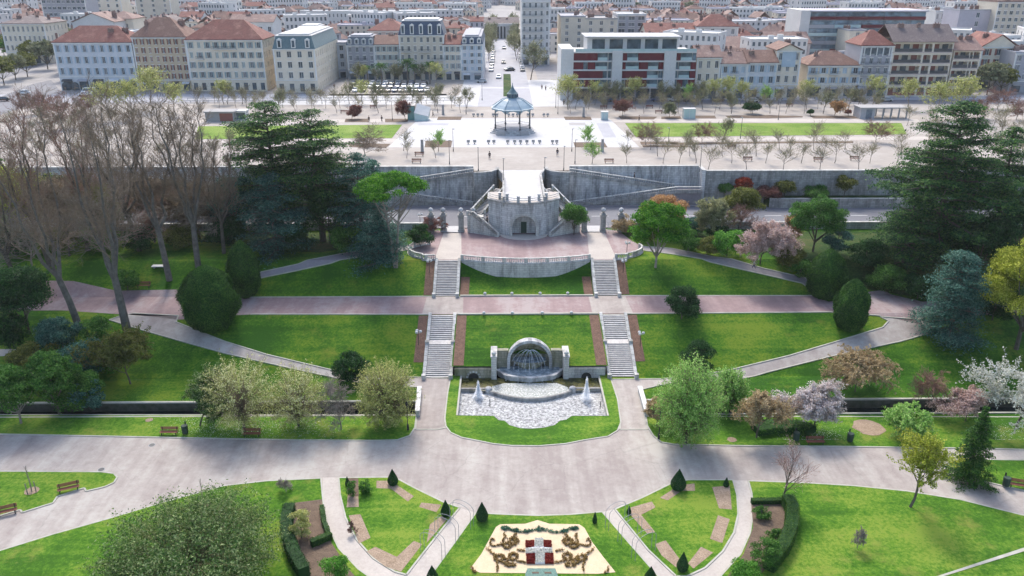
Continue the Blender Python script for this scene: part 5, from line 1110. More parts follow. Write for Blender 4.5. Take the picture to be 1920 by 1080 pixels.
 ('round', 1590, 217, 206, 14, 'maroon', 'small_bush', 'small maroon bush left of the grey pergola', dict(s=.3, cat='bush')),
]
for i, (k, bx, b_, ty, wd, lf, nm, lab, kw) in enumerate(T):
    kw = dict(kw); c = kw.pop('cat', 'tree'); lf2 = lf
    plant(k, bx, b_, ty, wd, lab, lf2, cat=c, name=nm, seed=101+i, **kw)
# maroon clipped trees near the esplanade buildings
for i, (bx, b_, ty, wd, lf, lab) in enumerate([(760, 226, 186, 28, 'maroon', 'dark red multi-stemmed tree beside the teal glass lift'), (660, 223, 196, 28, 'maroon', 'dull red small tree left of the teal glass lift'), (1168, 218, 184, 34, 'maroon', 'dark red small tree in front of the red panelled block'),
    (1255, 221, 190, 26, 'haze', 'grey budding tree between the two pale glass shelters'), (1565, 217, 186, 28, 'copper', 'rust-leaved small tree left of the pergola')]):
    plant('blossom', bx, b_, ty, wd, lab, lf, name='small_tree', seed=301+i, s=.26, dens=.4)
# clipped cones in the flower garden
cone0 = None
for i, (bx, b_, ty, wd, lab) in enumerate([(737, 909, 880, 20, 'clipped dark cone bush at the top of the left quarter lawn'), (836, 968, 938, 19, 'clipped dark cone bush at the right tip of the left quarter lawn'), (904, 976, 942, 23, 'clipped dark cone bush at the left corner of the emblem lawn'),
    (1271, 918, 880, 29, 'large clipped dark cone bush at the top of the right quarter lawn'), (1361, 913, 896, 11, 'tiny cone bush by the right pale path'), (1179, 964, 950, 9, 'tiny cone bush at the left tip of the right quarter lawn'),
    (1115, 982, 961, 9, 'slim small cone bush at the right corner of the emblem lawn'), (1279, 1070, 1036, 22, 'clipped dark cone bush at the bottom of the right quarter lawn'), (1219, 1092, 1063, 24, 'clipped cone bush cut by the bottom edge right of the sand bed'), (811, 1090, 1061, 22, 'clipped cone bush cut by the bottom edge left of the sand bed'), (652, 912, 894, 9, 'tiny dark cone bush in the corner of the left quarter lawn')]):
    plant('coneclip', bx, b_, ty, wd, lab, 'dark', cat='topiary', name='cone_topiary', seed=401+i, group='clipped cone bushes of the flower garden', s=.12)
# hedges
def hedge(pts, wd, ht, label, leaf='hedge', s=.13):
    pts = [P(x, y, ZL) for x, y in pts]; o0 = pts[0].copy(); q = [p-o0 for p in pts]; e = empty('hedge', o0, label, 'hedge')
    rs = np.random.RandomState(len(label)); mb = MB(); wall_along(mb, q, wd*.86, lambda i: 0, lambda i: ht*.93); mb.build('hedge_core', M['l_dark'], e)
    Pp, Nn = [], []
    for a, b_ in zip(q[:-1], q[1:]):
        d = (b_-a); ln = d.length; d2 = d/ln; nn = Vector((-d2.y, d2.x, 0)); n = int(ln*(wd+2*ht)/(s*s)*1.6)
        t = rs.rand(n); u = rs.rand(n)*(wd+2*ht)-ht
        off = np.clip(u, 0, wd)-wd/2; z = np.where(u < 0, ht+u, np.where(u > wd, ht-(u-wd), ht))
        p = np.array([a]*n)+np.outer(t*ln, d2)+np.outer(off, nn)+np.outer(z, [0, 0, 1]); p += rs.randn(n, 3)*.03
        nz = (u >= 0) & (u <= wd); N = np.where(nz[:, None], np.array([[0, 0, 1.]]), np.outer(np.sign(off), nn)); Pp.append(p); Nn.append(N)
    link('foliage', np_mesh('foliage', leaves(np.concatenate(Pp), np.concatenate(Nn), s, rs, .6, .35), 4, M['l_'+leaf]), e)
hedge([(545, 962), (538, 985), (541, 1015), (552, 1050), (572, 1085)], 1.3, 1.5, 'tall curved dark hedge along the left soil bed', 'dark', .16)
hedge([(584, 1026), (622, 1010)], .7, .9, 'short clipped hedge across the left soil bed')
hedge([(604, 955), (608, 985), (616, 1005)], .5, .7, 'narrow clipped hedge beside the left pale path')
hedge([(1408, 945), (1468, 944)], .6, .7, 'clipped hedge along the top of the right soil bed')
hedge([(1474, 946), (1484, 965), (1482, 1000), (1468, 1035), (1440, 1072)], 1.4, 1.5, 'thick curved clipped hedge right of the right soil bed')
hedge([(1415, 812), (1450, 806), (1505, 808), (1520, 816)], 2.4, 1.1, 'dark green clipped hedge mass between the canal trees on the right', 'green', .2)
# ------------------------------------------------------------------ buildings
WM = {}
def winmesh(w_, h_, style, fr='trim'):
    key = (round(w_, 1), round(h_, 1), style, fr)
    if key in WM: return WM[key]
    w_, h_ = key[0], key[1]; f = MB(); t = .09
    f.box(-w_/2, -.02, 0, -w_/2+t, .06, h_); f.box(w_/2-t, -.02, 0, w_/2, .06, h_); f.box(-w_/2+t, -.02, 0, w_/2-t, .06, t); f.box(-w_/2+t, -.02, h_-t, w_/2-t, .06, h_); f.box(-.04, -.02, t, .04, .05, h_-t)
    f.box(-w_/2-.1, -.42, -.12, w_/2+.1, .05, -.003)
    p = MB(); p.box(-w_/2+t, .01, t, w_/2-t, .03, h_-t)
    sh = None
    if style in ('redshut', 'greenshut', 'blueshut'):
        sh = []
        for s in (-1, 1):
            sh.append(MB()); shm = sh[-1]
            a, b = sorted((s*(w_/2+.03), s*(w_/2+.03+w_*.46))); shm.box(a, -.42, 0, b, -.36, h_)
            for k in range(6): shm.box(a+.05, -.44, .1+k*(h_-.2)/6, b-.05, -.42, .1+k*(h_-.2)/6+.1)
        sh = [q.mesh('shutter', M[style]) for q in sh]
    WM[key] = (f.mesh('window', M[fr]), p.mesh('pane', M['glass']), sh); return WM[key]
WR = random.Random(99); M['curtain'] = mat('curtained_pane', (.22, .23, .24), (.12, .13, .14), .7, .4, spec=.5)
def window(par, x, y, z, w_, h_, rz=0, style=None, fr='trim'):
    f, p, sh = winmesh(w_, h_, style, fr); o = link('window', f, par, (x, y, z), rz); q = WR.random()
    if q < .34:
        k2 = (round(w_, 1), round(h_, 1), 'closed' if q < .14 and style else 'curtain', style)
        if k2 not in WM: p2 = p.copy(); p2.materials.clear(); p2.materials.append(M[style] if k2[2] == 'closed' else M['curtain']); WM[k2] = p2
        p = WM[k2]
        if k2[2] == 'closed': sh = None
    link('pane', p, o)
    for q in sh or []: link('shutter', q, o)
    return o
def facade(mb, A, u, W, Z0, Z1, ops, m=None, d=.3):
    """A origin, u unit dir; openings (x0,x1,z0,z1) recessed d inward. inward normal = rot(u,+90)"""
    n = (-u[1], u[0]); xs = sorted(set([0, W]+[round(v, 3) for o in ops for v in o[:2]])); zs = sorted(set([Z0, Z1]+[round(v, 3) for o in ops for v in o[2:]]))
    pt = lambda x, z, q=0: (A[0]+u[0]*x+n[0]*q, A[1]+u[1]*x+n[1]*q, z)
    R4 = [tuple(round(v, 3) for v in o) for o in ops]
    for i in range(len(xs)-1):
        run = None
        for j in range(len(zs)-1):
            xc, zc = (xs[i]+xs[i+1])/2, (zs[j]+zs[j+1])/2; hole = any(o[0] < xc < o[1] and o[2] < zc < o[3] for o in R4)
            if not hole and run is None: run = zs[j]
            if (hole or j == len(zs)-2) and run is not None:
                ze = zs[j] if hole else zs[j+1]
                if ze > run: mb.quad(pt(xs[i], run), pt(xs[i+1], run), pt(xs[i+1], ze), pt(xs[i], ze), m)
                run = None
    for x0, x1, z0, z1 in R4:
        mb.quad(pt(x0, z0), pt(x1, z0), pt(x1, z0, d), pt(x0, z0, d), m); mb.quad(pt(x0, z1), pt(x1, z1), pt(x1, z1, d), pt(x0, z1, d), m)
        mb.quad(pt(x0, z0), pt(x0, z1), pt(x0, z1, d), pt(x0, z0, d), m); mb.quad(pt(x1, z0), pt(x1, z1), pt(x1, z1, d), pt(x1, z0, d), m)
        mb.quad(pt(x0, z0, d+.06), pt(x1, z0, d+.06), pt(x1, z1, d+.06), pt(x0, z1, d+.06), m)
def roofmesh(kind, W, D, hr, ov=.45):
    mb = MB(); x0, x1, y0, y1 = -ov, W+ov, -ov, D+ov
    if kind == 'hip':
        k = min(D/2, W/2.2); r = [(k, D/2, hr), (W-k, D/2, hr)]
        mb.add([(x0, y0, 0), (x1, y0, 0), (x1, y1, 0), (x0, y1, 0)]+r+[(x0, y0, -.22), (x1, y0, -.22), (x1, y1, -.22), (x0, y1, -.22)], [(0, 1, 5, 4), (1, 2, 5), (2, 3, 4, 5), (3, 0, 4), (6, 7, 1, 0), (7, 8, 2, 1), (8, 9, 3, 2), (9, 6, 0, 3), (9, 8, 7, 6)])
    elif kind == 'gable':
        mb.add([(x0, y0, 0), (x1, y0, 0), (x1, y1, 0), (x0, y1, 0), (x0, D/2, hr), (x1, D/2, hr)]+[(x0, y0, -.2), (x1, y0, -.2), (x1, y1, -.2), (x0, y1, -.2), (x0, D/2, hr-.2), (x1, D/2, hr-.2)],
               [(0, 1, 5, 4), (2, 3, 4, 5), (6, 10, 11, 7), (8, 11, 10, 9), (0, 6, 7, 1), (2, 8, 9, 3), (0, 4, 10, 6), (4, 3, 9, 10), (1, 7, 11, 5), (5, 11, 8, 2)])
    elif kind == 'gablef':
        mb.add([(x0, y0, 0), (x1, y0, 0), (x1, y1, 0), (x0, y1, 0), (W/2, y0, hr), (W/2, y1, hr)]+[(x0, y0, -.25), (x1, y0, -.25), (x1, y1, -.25), (x0, y1, -.25), (W/2, y0, hr-.25), (W/2, y1, hr-.25)],
               [(0, 4, 5, 3), (4, 1, 2, 5), (0, 6, 10, 4), (4, 10, 7, 1), (6, 9, 11, 10), (10, 11, 8, 7), (0, 3, 9, 6), (1, 7, 8, 2)])
    elif kind == 'mansard':
        s = hr*.28; mb.add([(x0*.3, y0*.3, 0), (W-x0*.3, y0*.3, 0), (W-x0*.3, D-y0*.3, 0), (x0*.3, D-y0*.3, 0), (s, s, hr), (W-s, s, hr), (W-s, D-s, hr), (s, D-s, hr)], [(0, 1, 5, 4), (1, 2, 6, 5), (2, 3, 7, 6), (3, 0, 4, 7)])
    elif kind == 'flat':
        for a in ((x0*.2, y0*.2, x1-ov*.8, .3), (x0*.2, D-.3, x1-ov*.8, D+.1), (x0*.2, .3, .3, D-.3), (W-.3, .3, x1-ov*.8, D-.3)): mb.box(a[0], a[1], -.1, a[2], a[3], .55)
        mb.box(.3, .3, -.1, W-.3, D-.3, .12)
    return mb
def chimney(par, x, y, z, rs):
    mb = MB(); w_ = rs.uniform(.5, 1.1); mb.box(x-w_, y-.35, z-1.2, x+w_, y+.35, z+1.1); mb.box(x-w_-.08, y-.43, z+1.1, x+w_+.08, y+.43, z+1.25)
    for k in range(2): mb.lathe([(.14, 1.25), (.11, 1.75)], 6, (x+(-.5+k)*w_, y, z))
    mb.build('chimney', M['pinktile'], par)
def building(xl, xr, ye, yb, label, wall='w_cream', roof='hip', rmat='browntile', rh=3, floors=5, cols=6, depth=12, style=None, ground='shop', style2=None, side=None, trim='trim', mod=None, cat='building', name='building', base_px=True, wr=.42, hr_=.6, dormers=0, string=True, ybase_world=None, balc=(), arch=False, fr='trim', seed=0, rz=0, capw=None):
    Y = P(960, yb, 0).y; a = onY(xl, ye, Y); b = onY(xr, ye, Y); W = b.x-a.x; H = a.z; rnd = random.Random(seed+int(xl))
    e = empty(name, (a.x, Y, 0), label, cat, rz=rz); fh = H/floors; cw = W/cols; ops, wins = [], []
    g0 = fh*(1.15 if ground else 1); fh = (H-g0)/(floors-1) if floors > 1 else H
    for f in range(1, floors):
        z = g0+(f-1)*fh; skip = 0
        for c in range(cols):
            w_ = min(cw*wr, 1.5 if wr < .6 else 9); hh = min(fh*hr_, 2.3 if wr < .6 else 3)
            x = cw*(c+.5); z0 = z+fh*.18; ops.append((x-w_/2, x+w_/2, z0, z0+hh)); wins.append((x, z0, w_, hh, f))
    gops = []
    if ground:
        n = max(2, cols//2+1) if ground == 'shop' else cols
        for c in range(n):
            w_ = W/n*.6 if ground == 'shop' else min(cw*.5, 1.6); x = W/n*(c+.5); gops.append((x-w_/2, x+w_/2, .35 if ground != 'shop' else .12, g0*.72))
    mb = MB(); facade(mb, (0, 0), (1, 0), W, 0, H, ops+gops)
    sops, sw = [], []
    D = depth
    if side:
        ns = max(2, int(D/3.2)); 
        for f in range(floors):
            for c in range(ns):
                y = D/ns*(c+.5); z0 = (g0+(f-1)*fh+fh*.18) if f else .8; w_ = 1.0; hh = min(fh*hr_, 2.2); sops.append((y-w_/2, y+w_/2, z0, z0+hh)); sw.append((y, z0, w_, hh))
    if side == 'right': facade(mb, (W, 0), (0, 1), D, 0, H, sops)
    else: mb.quad((W, 0, 0), (W, D, 0), (W, D, H), (W, 0, H))
    if side == 'left': facade(mb, (0, D), (0, -1), D, 0, H, sops)
    else: mb.quad((0, D, 0), (0, 0, 0), (0, 0, H), (0, D, H))
    mb.quad((W, D, 0), (0, D, 0), (0, D, H), (W, D, H)); mb.quad((0, 0, H-.01), (W, 0, H-.01), (W, D, H-.01), (0, D, H-.01))
    mb.build('wall', M[wall], e)
    tm = MB()
    if string:
        tm.box(-.12, -.2, g0-.12, W+.12, -.003, g0+.15); tm.box(-.2, -.38, H-.35, W+.2, -.003, H-.05)
        for i in range(2): x = [0, W-.5][i]; tm.box(x, -.1, g0+.16, x+.5, -.003, H-.36)
        for x, z0, w_, hh, f in wins: tm.box(x-w_/2-.16, -.06, z0+hh+.02, x+w_/2+.16, -.003, z0+hh+.2)
        tm.build('cornice', M[trim], e)
    for x, z0, w_, hh, f in wins[:95]: window(e, x, .27, z0, w_, hh, style=(style2 if style2 and f % 2 else style), fr=fr)
    for k, (y, z0, w_, hh) in enumerate(sw[:40]):
        if side == 'right': window(e, W-.27, y, z0, w_, hh, rz=math.pi/2)
        else: window(e, .27, y, z0, w_, hh, rz=-math.pi/2)
    for x0, x1, z0, z1 in gops:
        m_ = MB(); m_.box(x0+.01, .2, z0, x1-.01, .26, z1); o = m_.build('shop_window' if ground == 'shop' else 'door', M['glass'], e)
        if ground == 'shop': m_ = MB(); m_.add([(x0-.15, -.02, z1+.5), (x1+.15, -.02, z1+.5), (x1+.15, -1.1, z1), (x0-.15, -1.1, z1), (x0-.15, -1.1, z1-.25), (x1+.15, -1.1, z1-.25)], [(0, 1, 2, 3), (3, 2, 5, 4)]); m_.build('awning', M[rnd.choice(['w_grey', 'w_dim', 'metal', 'w_bluew'])], e)
    for f, c0, c1 in balc:
        z = g0+(f-1)*fh+fh*.1; m_ = MB(); x0, x1 = cw*c0+.1, cw*c1-.1; m_.box(x0, -1.0, z-.15, x1, -.004, z, M['trim']); m_.box(x0, -1.0, z+.95, x1, -.94, z+1.02, M['metal'])
        n = max(3, int((x1-x0)/.3)); 
        for k in range(n+1): m_.box(x0+(x1-x0-.05)*k/n, -.99, z, x0+(x1-x0-.05)*k/n+.05, -.95, z+.95, M['metal'])
        m_.build('balcony', None, e)
    if roof != 'none':
        r = link('roof', roofmesh(roof, W, D, rh).mesh('roof', M[rmat]), e, (0, 0, H+(.24 if roof in ('hip',) else .22 if roof == 'gable' else .27 if roof == 'gablef' else .02)))
        if roof == 'gablef':
            m_ = MB(); m_.add([(0, -.004, H-.02), (W, -.004, H-.02), (W/2, -.004, H+rh-.1), (0, .3, H-.02), (W, .3, H-.02), (W/2, .3, H+rh-.1)], [(0, 1, 2), (5, 4, 3), (0, 2, 5, 3), (1, 4, 5, 2)]); m_.build('gable', M[wall], e)
        if roof == 'gable':
            for x in (0.02, W-.02): m_ = MB(); m_.add([(x, 0, H-.02), (x, D, H-.02), (x, D/2, H+rh*.93)], [(0, 1, 2)]); m_.build('gable', M[wall], e)
        if roof == 'mansard':
            s = rh*.28; m_ = MB(); m_.box(s-.25, s-.25, rh-.05, W-s+.25, D-s+.25, rh+.2); m_.box(s+.8, s+.8, rh+.2, W-s-.8, D-s-.8, rh+.7); m_.build('roof_top', M[capw or 'w_grey'], r)
            nd = dormers or cols
            for c in range(nd):
                x = W/nd*(c+.5); dm = MB(); dm.box(x-.75, -.1, .35, x+.75, 1.2, rh*.72); dm.lathe([(.75, -.1), (.75, 1.2)], 12, (0, 0, 0)) if False else None
                dm.add([(x-.9, -.2, rh*.72), (x+.9, -.2, rh*.72), (x, -.2, rh*.72+.55), (x-.9, 1.3, rh*.72), (x+.9, 1.3, rh*.72), (x, 1.3, rh*.72+.55)], [(0, 1, 2), (0, 2, 5, 3), (1, 4, 5, 2), (3, 5, 4)]); d_ = dm.build('dormer', M['trim'], r)
                pm = MB(); pm.box(x-.45, -.13, .6, x+.45, -.105, rh*.66); pm.build('pane', M['glass'], d_)
        for k in range(2 if W < 14 else 4): chimney(r, W*(.12+.76*rnd.random()), D*(.3+.4*rnd.random()), rh*(.6 if roof != 'flat' else .4), rnd)
    return e, W, H, Y
BL = [
 (98, 246, 80, 168, 'long pale blue-white building with red hip roof and dark arches at its foot', dict(wall='w_bluew', rmat='redtile', rh=5, floors=4, cols=9, depth=14, style='blueshut', wr=.36)),
 (246, 347, 70, 168, 'tan building with rows of reddish shutters and brown hip roof', dict(wall='w_tan', rmat='browntile', rh=6, floors=6, cols=8, depth=14, style='redshut', wr=.32, balc=((2, 3, 5),))),
 (347, 491, 75, 170, 'wide cream institutional building with deep red hip roof and arched ground windows', dict(wall='w_cream', rmat='redtile', rh=6, floors=5, cols=9, depth=16, style='greenshut', wr=.36, ground='door', balc=((4, 3, 6), (3, 1, 2)), side='right')),
 (511, 590, 92, 173, 'cream corner building with green slate mansard and long side wall', dict(wall='w_cream', roof='mansard', rmat='slategreen', rh=4.2, floors=4, cols=4, depth=40, ground='door', side='right', dormers=3, capw='w_white')),
 (649, 702, 85, 149, 'narrow grey house with blue-grey mansard behind the parking trees', dict(wall='w_grey', roof='mansard', rmat='slategrey', rh=3, floors=4, cols=4, depth=12, balc=((2, 1, 3),))),
 (702, 747, 84, 149, 'white house with brown roof between two mansard buildings', dict(wall='w_cream', roof='gable', rmat='browntile', rh=3, floors=4, cols=4, depth=12, style='greenshut')),
 (747, 832, 66, 150, 'tall stone building with dark blue mansard and white dormers near the avenue', dict(wall='w_beige', roof='mansard', rmat='slate', rh=5, floors=5, cols=7, depth=15, dormers=5, capw='w_white', balc=((3, 0, 2), (3, 3, 5), (2, 5, 7)))),
 (832, 864, 84, 150, 'narrow beige house with flat red tiled roof and pale awning', dict(wall='w_cream', roof='gable', rmat='redtile', rh=3, floors=4, cols=3, depth=12, style='greenshut')),
 (864, 905, 83, 150, 'corner house with blue slate mansard at the left side of the avenue', dict(wall='w_bluew', roof='mansard', rmat='slate', rh=2.6, floors=5, cols=3, depth=40, side='right', style='blueshut', dormers=3)),
 (1307, 1353, 108, 186, 'cream row house with brown roof beside the red panelled block', dict(wall='w_cream', roof='gable', rmat='pinktile', rh=3.2, floors=3, cols=3, depth=12)),
 (1353, 1403, 120, 186, 'pale blue-white row house with small central balcony', dict(wall='w_bluew', roof='gable', rmat='pinktile', rh=3.2, floors=3, cols=3, depth=12, style='blueshut', balc=((2, 1, 2),))),
 (1403, 1458, 118, 186, 'pale row house with brown roof and ochre ground floor doors', dict(wall='w_bluew', roof='gable', rmat='browntile', rh=3.4, floors=3, cols=3, depth=12, style='blueshut')),
 (1458, 1504, 95, 184, 'pale cream house with central blue gable panel', dict(wall='w_cream', roof='gablef', rmat='browntile', rh=2, floors=4, cols=3, depth=12)),
 (1516, 1616, 123, 182, 'broad cream house with brown hip roof and blue shutters', dict(wall='w_cream', rmat='browntile', rh=4, floors=3, cols=5, depth=13, style='blueshut', balc=((2, 0, 1), (2, 2, 3), (2, 4, 5)))),
 (1616, 1676, 86, 182, 'tall grey-white house with upper loggia and red hip roof', dict(wall='w_grey', rmat='redtile', rh=4.5, floors=5, cols=4, depth=13, balc=((3, 0, 4), (2, 0, 4)), string=True)),
 (1842, 1908, 88, 168, 'rustic white house with red gabled roof at the far right', dict(wall='w_cream', roof='gablef', rmat='redtile', rh=4, floors=4, cols=3, depth=16, style='redshut')),
 # second row and beyond
 (0, 82, 45, 118, 'cream classical building along the street at the far left', dict(wall='w_cream', roof='hip', rmat='greytile', rh=3, floors=4, cols=9, depth=20, side='right')),
 (75, 158, -4, 70, 'grey block with white grid of balconies at the top left', dict(wall='w_grey', roof='flat', rmat='w_dim', rh=1, floors=6, cols=9, depth=16, wr=.7, hr_=.5)),
 (135, 214, 42, 110, 'white gabled house behind the pale blue building', dict(wall='w_white', roof='gablef', rmat='pinktile', rh=4, floors=3, cols=3, depth=16, string=False)),
 (196, 248, 36, 105, 'cream blank-sided house behind the tan building', dict(wall='w_cream', roof='hip', rmat='pinktile', rh=3, floors=3, cols=2, depth=14, string=False)),
 (158, 225, -6, 60, 'tall cream block at the top left', dict(wall='w_cream', roof='flat', rmat='w_grey', rh=1, floors=6, cols=4, depth=14)),
 (252, 318, -4, 62, 'beige high block with blank wall at the top left', dict(wall='w_beige', roof='flat', rmat='w_grey', rh=1, floors=7, cols=3, depth=14)),
 (430, 512, 42, 110, 'white low house behind the institutional building', dict(wall='w_white', roof='gable', rmat='pinktile', rh=3, floors=3, cols=5, depth=14)),
 (556, 600, 66, 140, 'grey roofed rear block above the green mansard', dict(wall='w_beige', roof='mansard', rmat='slategrey', rh=3, floors=5, cols=3, depth=14, capw='w_white')),
 (612, 648, 82, 146, 'narrow grey-blue building at the back of the little side street', dict(wall='w_bluew', roof='flat', rmat='w_grey', rh=1, floors=4, cols=2, depth=14)),
 (562, 680, 22, 64, 'long white two-storey building with dark windows in the middle distance', dict(wall='w_white', roof='flat', rmat='w_white', rh=1, floors=3, cols=16, depth=14, string=False)),
 (682, 780, 22, 70, 'long grey building with terraces behind the red roofs', dict(wall='w_grey', roof='flat', rmat='w_white', rh=1, floors=4, cols=10, depth=16, wr=.6)),
 (690, 762, 58, 120, 'red-roofed house behind the grey mansard', dict(wall='w_pink', roof='hip', rmat='redtile', rh=4.5, floors=4, cols=5, depth=18)),
 (908, 972, 48, 72, 'pale classical building with central arch closing the avenue', dict(wall='w_white', roof='gable', rmat='greytile', rh=4, floors=3, cols=7, depth=20, ground='door')),
 (978, 1032, 2, 122, 'tall white balconied apartment building at the right corner of the avenue', dict(wall='w_white', roof='flat', rmat='w_white', rh=1, floors=8, cols=5, depth=30, ground='shop', balc=tuple((f, 0, 4) for f in range(2, 8)), side='right')),
 (1052, 1098, 32, 118, 'old grey-beige building with blank end wall behind the modern block', dict(wall='w_beige', roof='flat', rmat='w_grey', rh=1, floors=7, cols=2, depth=26, string=False)),
 (1098, 1158, 36, 118, 'grey-beige party wall building with dark central slot', dict(wall='w_beige', roof='flat', rmat='w_dim', rh=1, floors=6, cols=3, depth=20, string=False)),
 (1158, 1212, 28, 112, 'stepped white and grey apartment building with a dark terrace', dict(wall='w_grey', roof='flat', rmat='w_white', rh=1, floors=7, cols=3, depth=18, wr=.65)),
 (1212, 1305, 64, 122, 'long low house with red tiled roof right of the modern block', dict(wall='w_cream', roof='gable', rmat='redtile', rh=4, floors=3, cols=8, depth=18, string=False)),
 (1308, 1385, 50, 122, 'white villa with red hip roof and three small attic windows', dict(wall='w_white', roof='hip', rmat='redtile', rh=4.5, floors=4, cols=4, depth=14)),
 (1365, 1450, 92, 140, 'low pinkish tiled roof house behind the row houses', dict(wall='w_pink', roof='gable', rmat='pinktile', rh=4, floors=3, cols=5, depth=18, string=False)),
 (1440, 1520, 82, 135, 'old tiled roof house behind the gabled house', dict(wall='w_pink', roof='gable', rmat='pinktile', rh=4, floors=3, cols=5, depth=16, string=False)),
 (1594, 1625, 58, 135, 'narrow blank cream tower house behind the grey-white house', dict(wall='w_cream', roof='flat', rmat='w_grey', rh=1, floors=6, cols=1, depth=14, string=False)),
 (1755, 1832, 22, 108, 'white building with rows of small windows behind the brown roofed flats', dict(wall='w_white', roof='flat', rmat='w_white', rh=1, floors=5, cols=8, depth=12)),
 (1800, 1872, 20, 120, 'plain light grey high wall block at the right', dict(wall='w_lilac', roof='flat', rmat='w_grey', rh=1, floors=6, cols=1, depth=14, string=False)),
 (1872, 1930, 4, 122, 'tall beige apartment tower with dark balconies at the right edge', dict(wall='w_beige', roof='flat', rmat='pinktile', rh=1, floors=9, cols=5, depth=16, wr=.55)),
 (1905, 1990, 100, 175, 'grey building cut by the right edge of the frame', dict(wall='w_grey', roof='flat', rmat='w_grey', rh=1, floors=4, cols=5, depth=16)),
]
FOOT = []
for i, (xl, xr, ye, yb, lab, kw) in enumerate(BL):
    e, W, H, Y = building(xl, xr, ye, yb, lab, seed=i, **kw); FOOT.append((e.location.x-3, Y-3, e.location.x+W+3, Y+kw.get('depth', 12)+3))
    if 'dark arches' in lab:
        for k in range(8):
            x = W/8*(k+.5); mb = MB(); mb.add([(x+1.3*math.cos(t), -.22, 1.6+1.3*math.sin(t)) for t in np.linspace(0, math.pi, 9)]+[(x-1.3, -.22, .05), (x+1.3, -.22, .05)], [tuple(range(11))]); mb.build('arch_window', M['glass'], e)
    if 'grey-white house with upper loggia' in lab:
        mb = MB(); mb.box(1, -.02, H*.82, W-1, -.01, H*.96, M['glass']); 
        for k in range(5): mb.box(1+(W-2.3)*k/4, -.2, H*.8, 1.3+(W-2.3)*k/4, -.021, H*.97, M['trim'])
        mb.build('loggia', None, e)
    if 'blue gable panel' in lab:
        mb = MB(); mb.box(W/2-2.3, -.12, H*.66, W/2+2.3, -.06, H*.98); mb.build('gable_panel', M['blueshut'], e)
    if 'central arch closing' in lab:
        mb = MB(); mb.add([(W/2+3*math.cos(t), -.5, 4.5+3*math.sin(t)) for t in np.linspace(0, math.pi, 9)]+[(W/2-3, -.5, .05), (W/2+3, -.5, .05)], [tuple(range(11))]); mb.build('arch_opening', M['metal'], e)
        mb = MB()
        for k in range(10): mb.box(1+(W-2.8)*k/9, -1.2, 0, 1.8+(W-2.8)*k/9, -.42, H); 
        mb.box(0, -1.4, H-.3, W, -.41, H+1.2); mb.build('pilasters', M['w_white'], e)
# modern red-panelled block
Yb = P(960, 188, 0).y
def fx(px, py): v = onY(px, py, Yb); return v
a, b = fx(1052, 110), fx(1305, 110); zt = fx(1190, 98).z; W = b.x-a.x
e = empty('apartment_block', (a.x, Yb, 0), 'modern white apartment block with dark red panels and glass between white bands', 'building'); FOOT.append((a.x-4, Yb-4, b.x+4, Yb+22))
X = lambda px, py=130: fx(px, py).x-a.x
zl = [fx(1190, y).z for y in (98, 115, 131.5, 148, 164.5)]
mb = MB(); mb.box(X(1075), 1.2, zl[4]-.1, W, 18, zt-.2); mb.box(0, .0, 0, X(1075), 18, fx(1060, 92).z); mb.box(X(1077), 3, 0, W-1, 18, zl[4]-.1); mb.build('wall', M['w_white'], e)
mb = MB()
for z in zl: mb.box(X(1075), -.3, z-.22, W, 1.2, z+.22)
mb.build('floor_band', M['w_white'], e)
for p0, p1 in ((1147, 1166), (1244, 1266)):
    mb = MB(); mb.box(X(p0), -.6, zl[4]-.4, X(p1), 1.19, zt+.5); mb.build('white_fin', M['w_white'], e)
segs = [[(1075, 1120, 'r'), (1120, 1139, 'g'), (1141, 1147, 'g'), (1167, 1175, 'r'), (1175, 1196, 'g'), (1196, 1244, 'r'), (1267, 1275, 'r'), (1275, 1297, 'g'), (1298, 1305, 'g')],
        [(1075, 1094, 'r'), (1094, 1102, 'g'), (1102, 1116, 'r'), (1116, 1139, 'g'), (1141, 1147, 'g'), (1167, 1173, 'r'), (1173, 1198, 'g'), (1198, 1215, 'r'), (1215, 1234, 'g'), (1235, 1244, 'r'), (1267, 1272, 'g'), (1273, 1295, 'g'), (1295, 1305, 'r')],
        [(1075, 1131, 'r'), (1131, 1139, 'g'), (1141, 1147, 'g'), (1167, 1214, 'r'), (1214, 1235, 'g'), (1236, 1244, 'g'), (1267, 1272, 'g'), (1273, 1294, 'g'), (1294, 1305, 'r')],
        [(1075, 1088, 'r'), (1088, 1096, 'g'), (1096, 1116, 'r'), (1116, 1139, 'g'), (1141, 1147, 'g'), (1167, 1172, 'g'), (1174, 1214, 'r'), (1214, 1235, 'g'), (1236, 1244, 'g'), (1267, 1271, 'g'), (1272, 1282, 'r'), (1282, 1292, 'g'), (1293, 1305, 'r')]]
for k in range(4):
    for p0, p1, t in segs[k]:
        mb = MB(); mb.box(X(p0)+.06, .9 if t == 'g' else .2, zl[k+1]+.23, X(p1)-.06, 1.19, zl[k]-.23); o = mb.build('glazing' if t == 'g' else 'red_panel', M['glassblue' if t == 'g' else 'red'], e)
        if t == 'g' and X(p1)-X(p0) > 3: mb = MB(); mb.box(X(p0)+.1, .28, zl[k+1]+.24, X(p1)-.1, .32, zl[k+1]+1.2); mb.build('balcony_glass', M['tealglass'], o)
mb = MB(); z1 = fx(1190, 82).z; z2 = onY(1190, 66, Yb+10).z; x0, x1 = X(1103, 80), X(1275, 80); mb.box(x0, 3.2, zt-.2, x1, 16, z2-.1); r = mb.build('penthouse', M['w_white'], e)
mb = MB(); mb.box(x0-.8, 1.6, z2-.1, x1+.8, 17, z2+.25); mb.build('roof', M['white'], e)
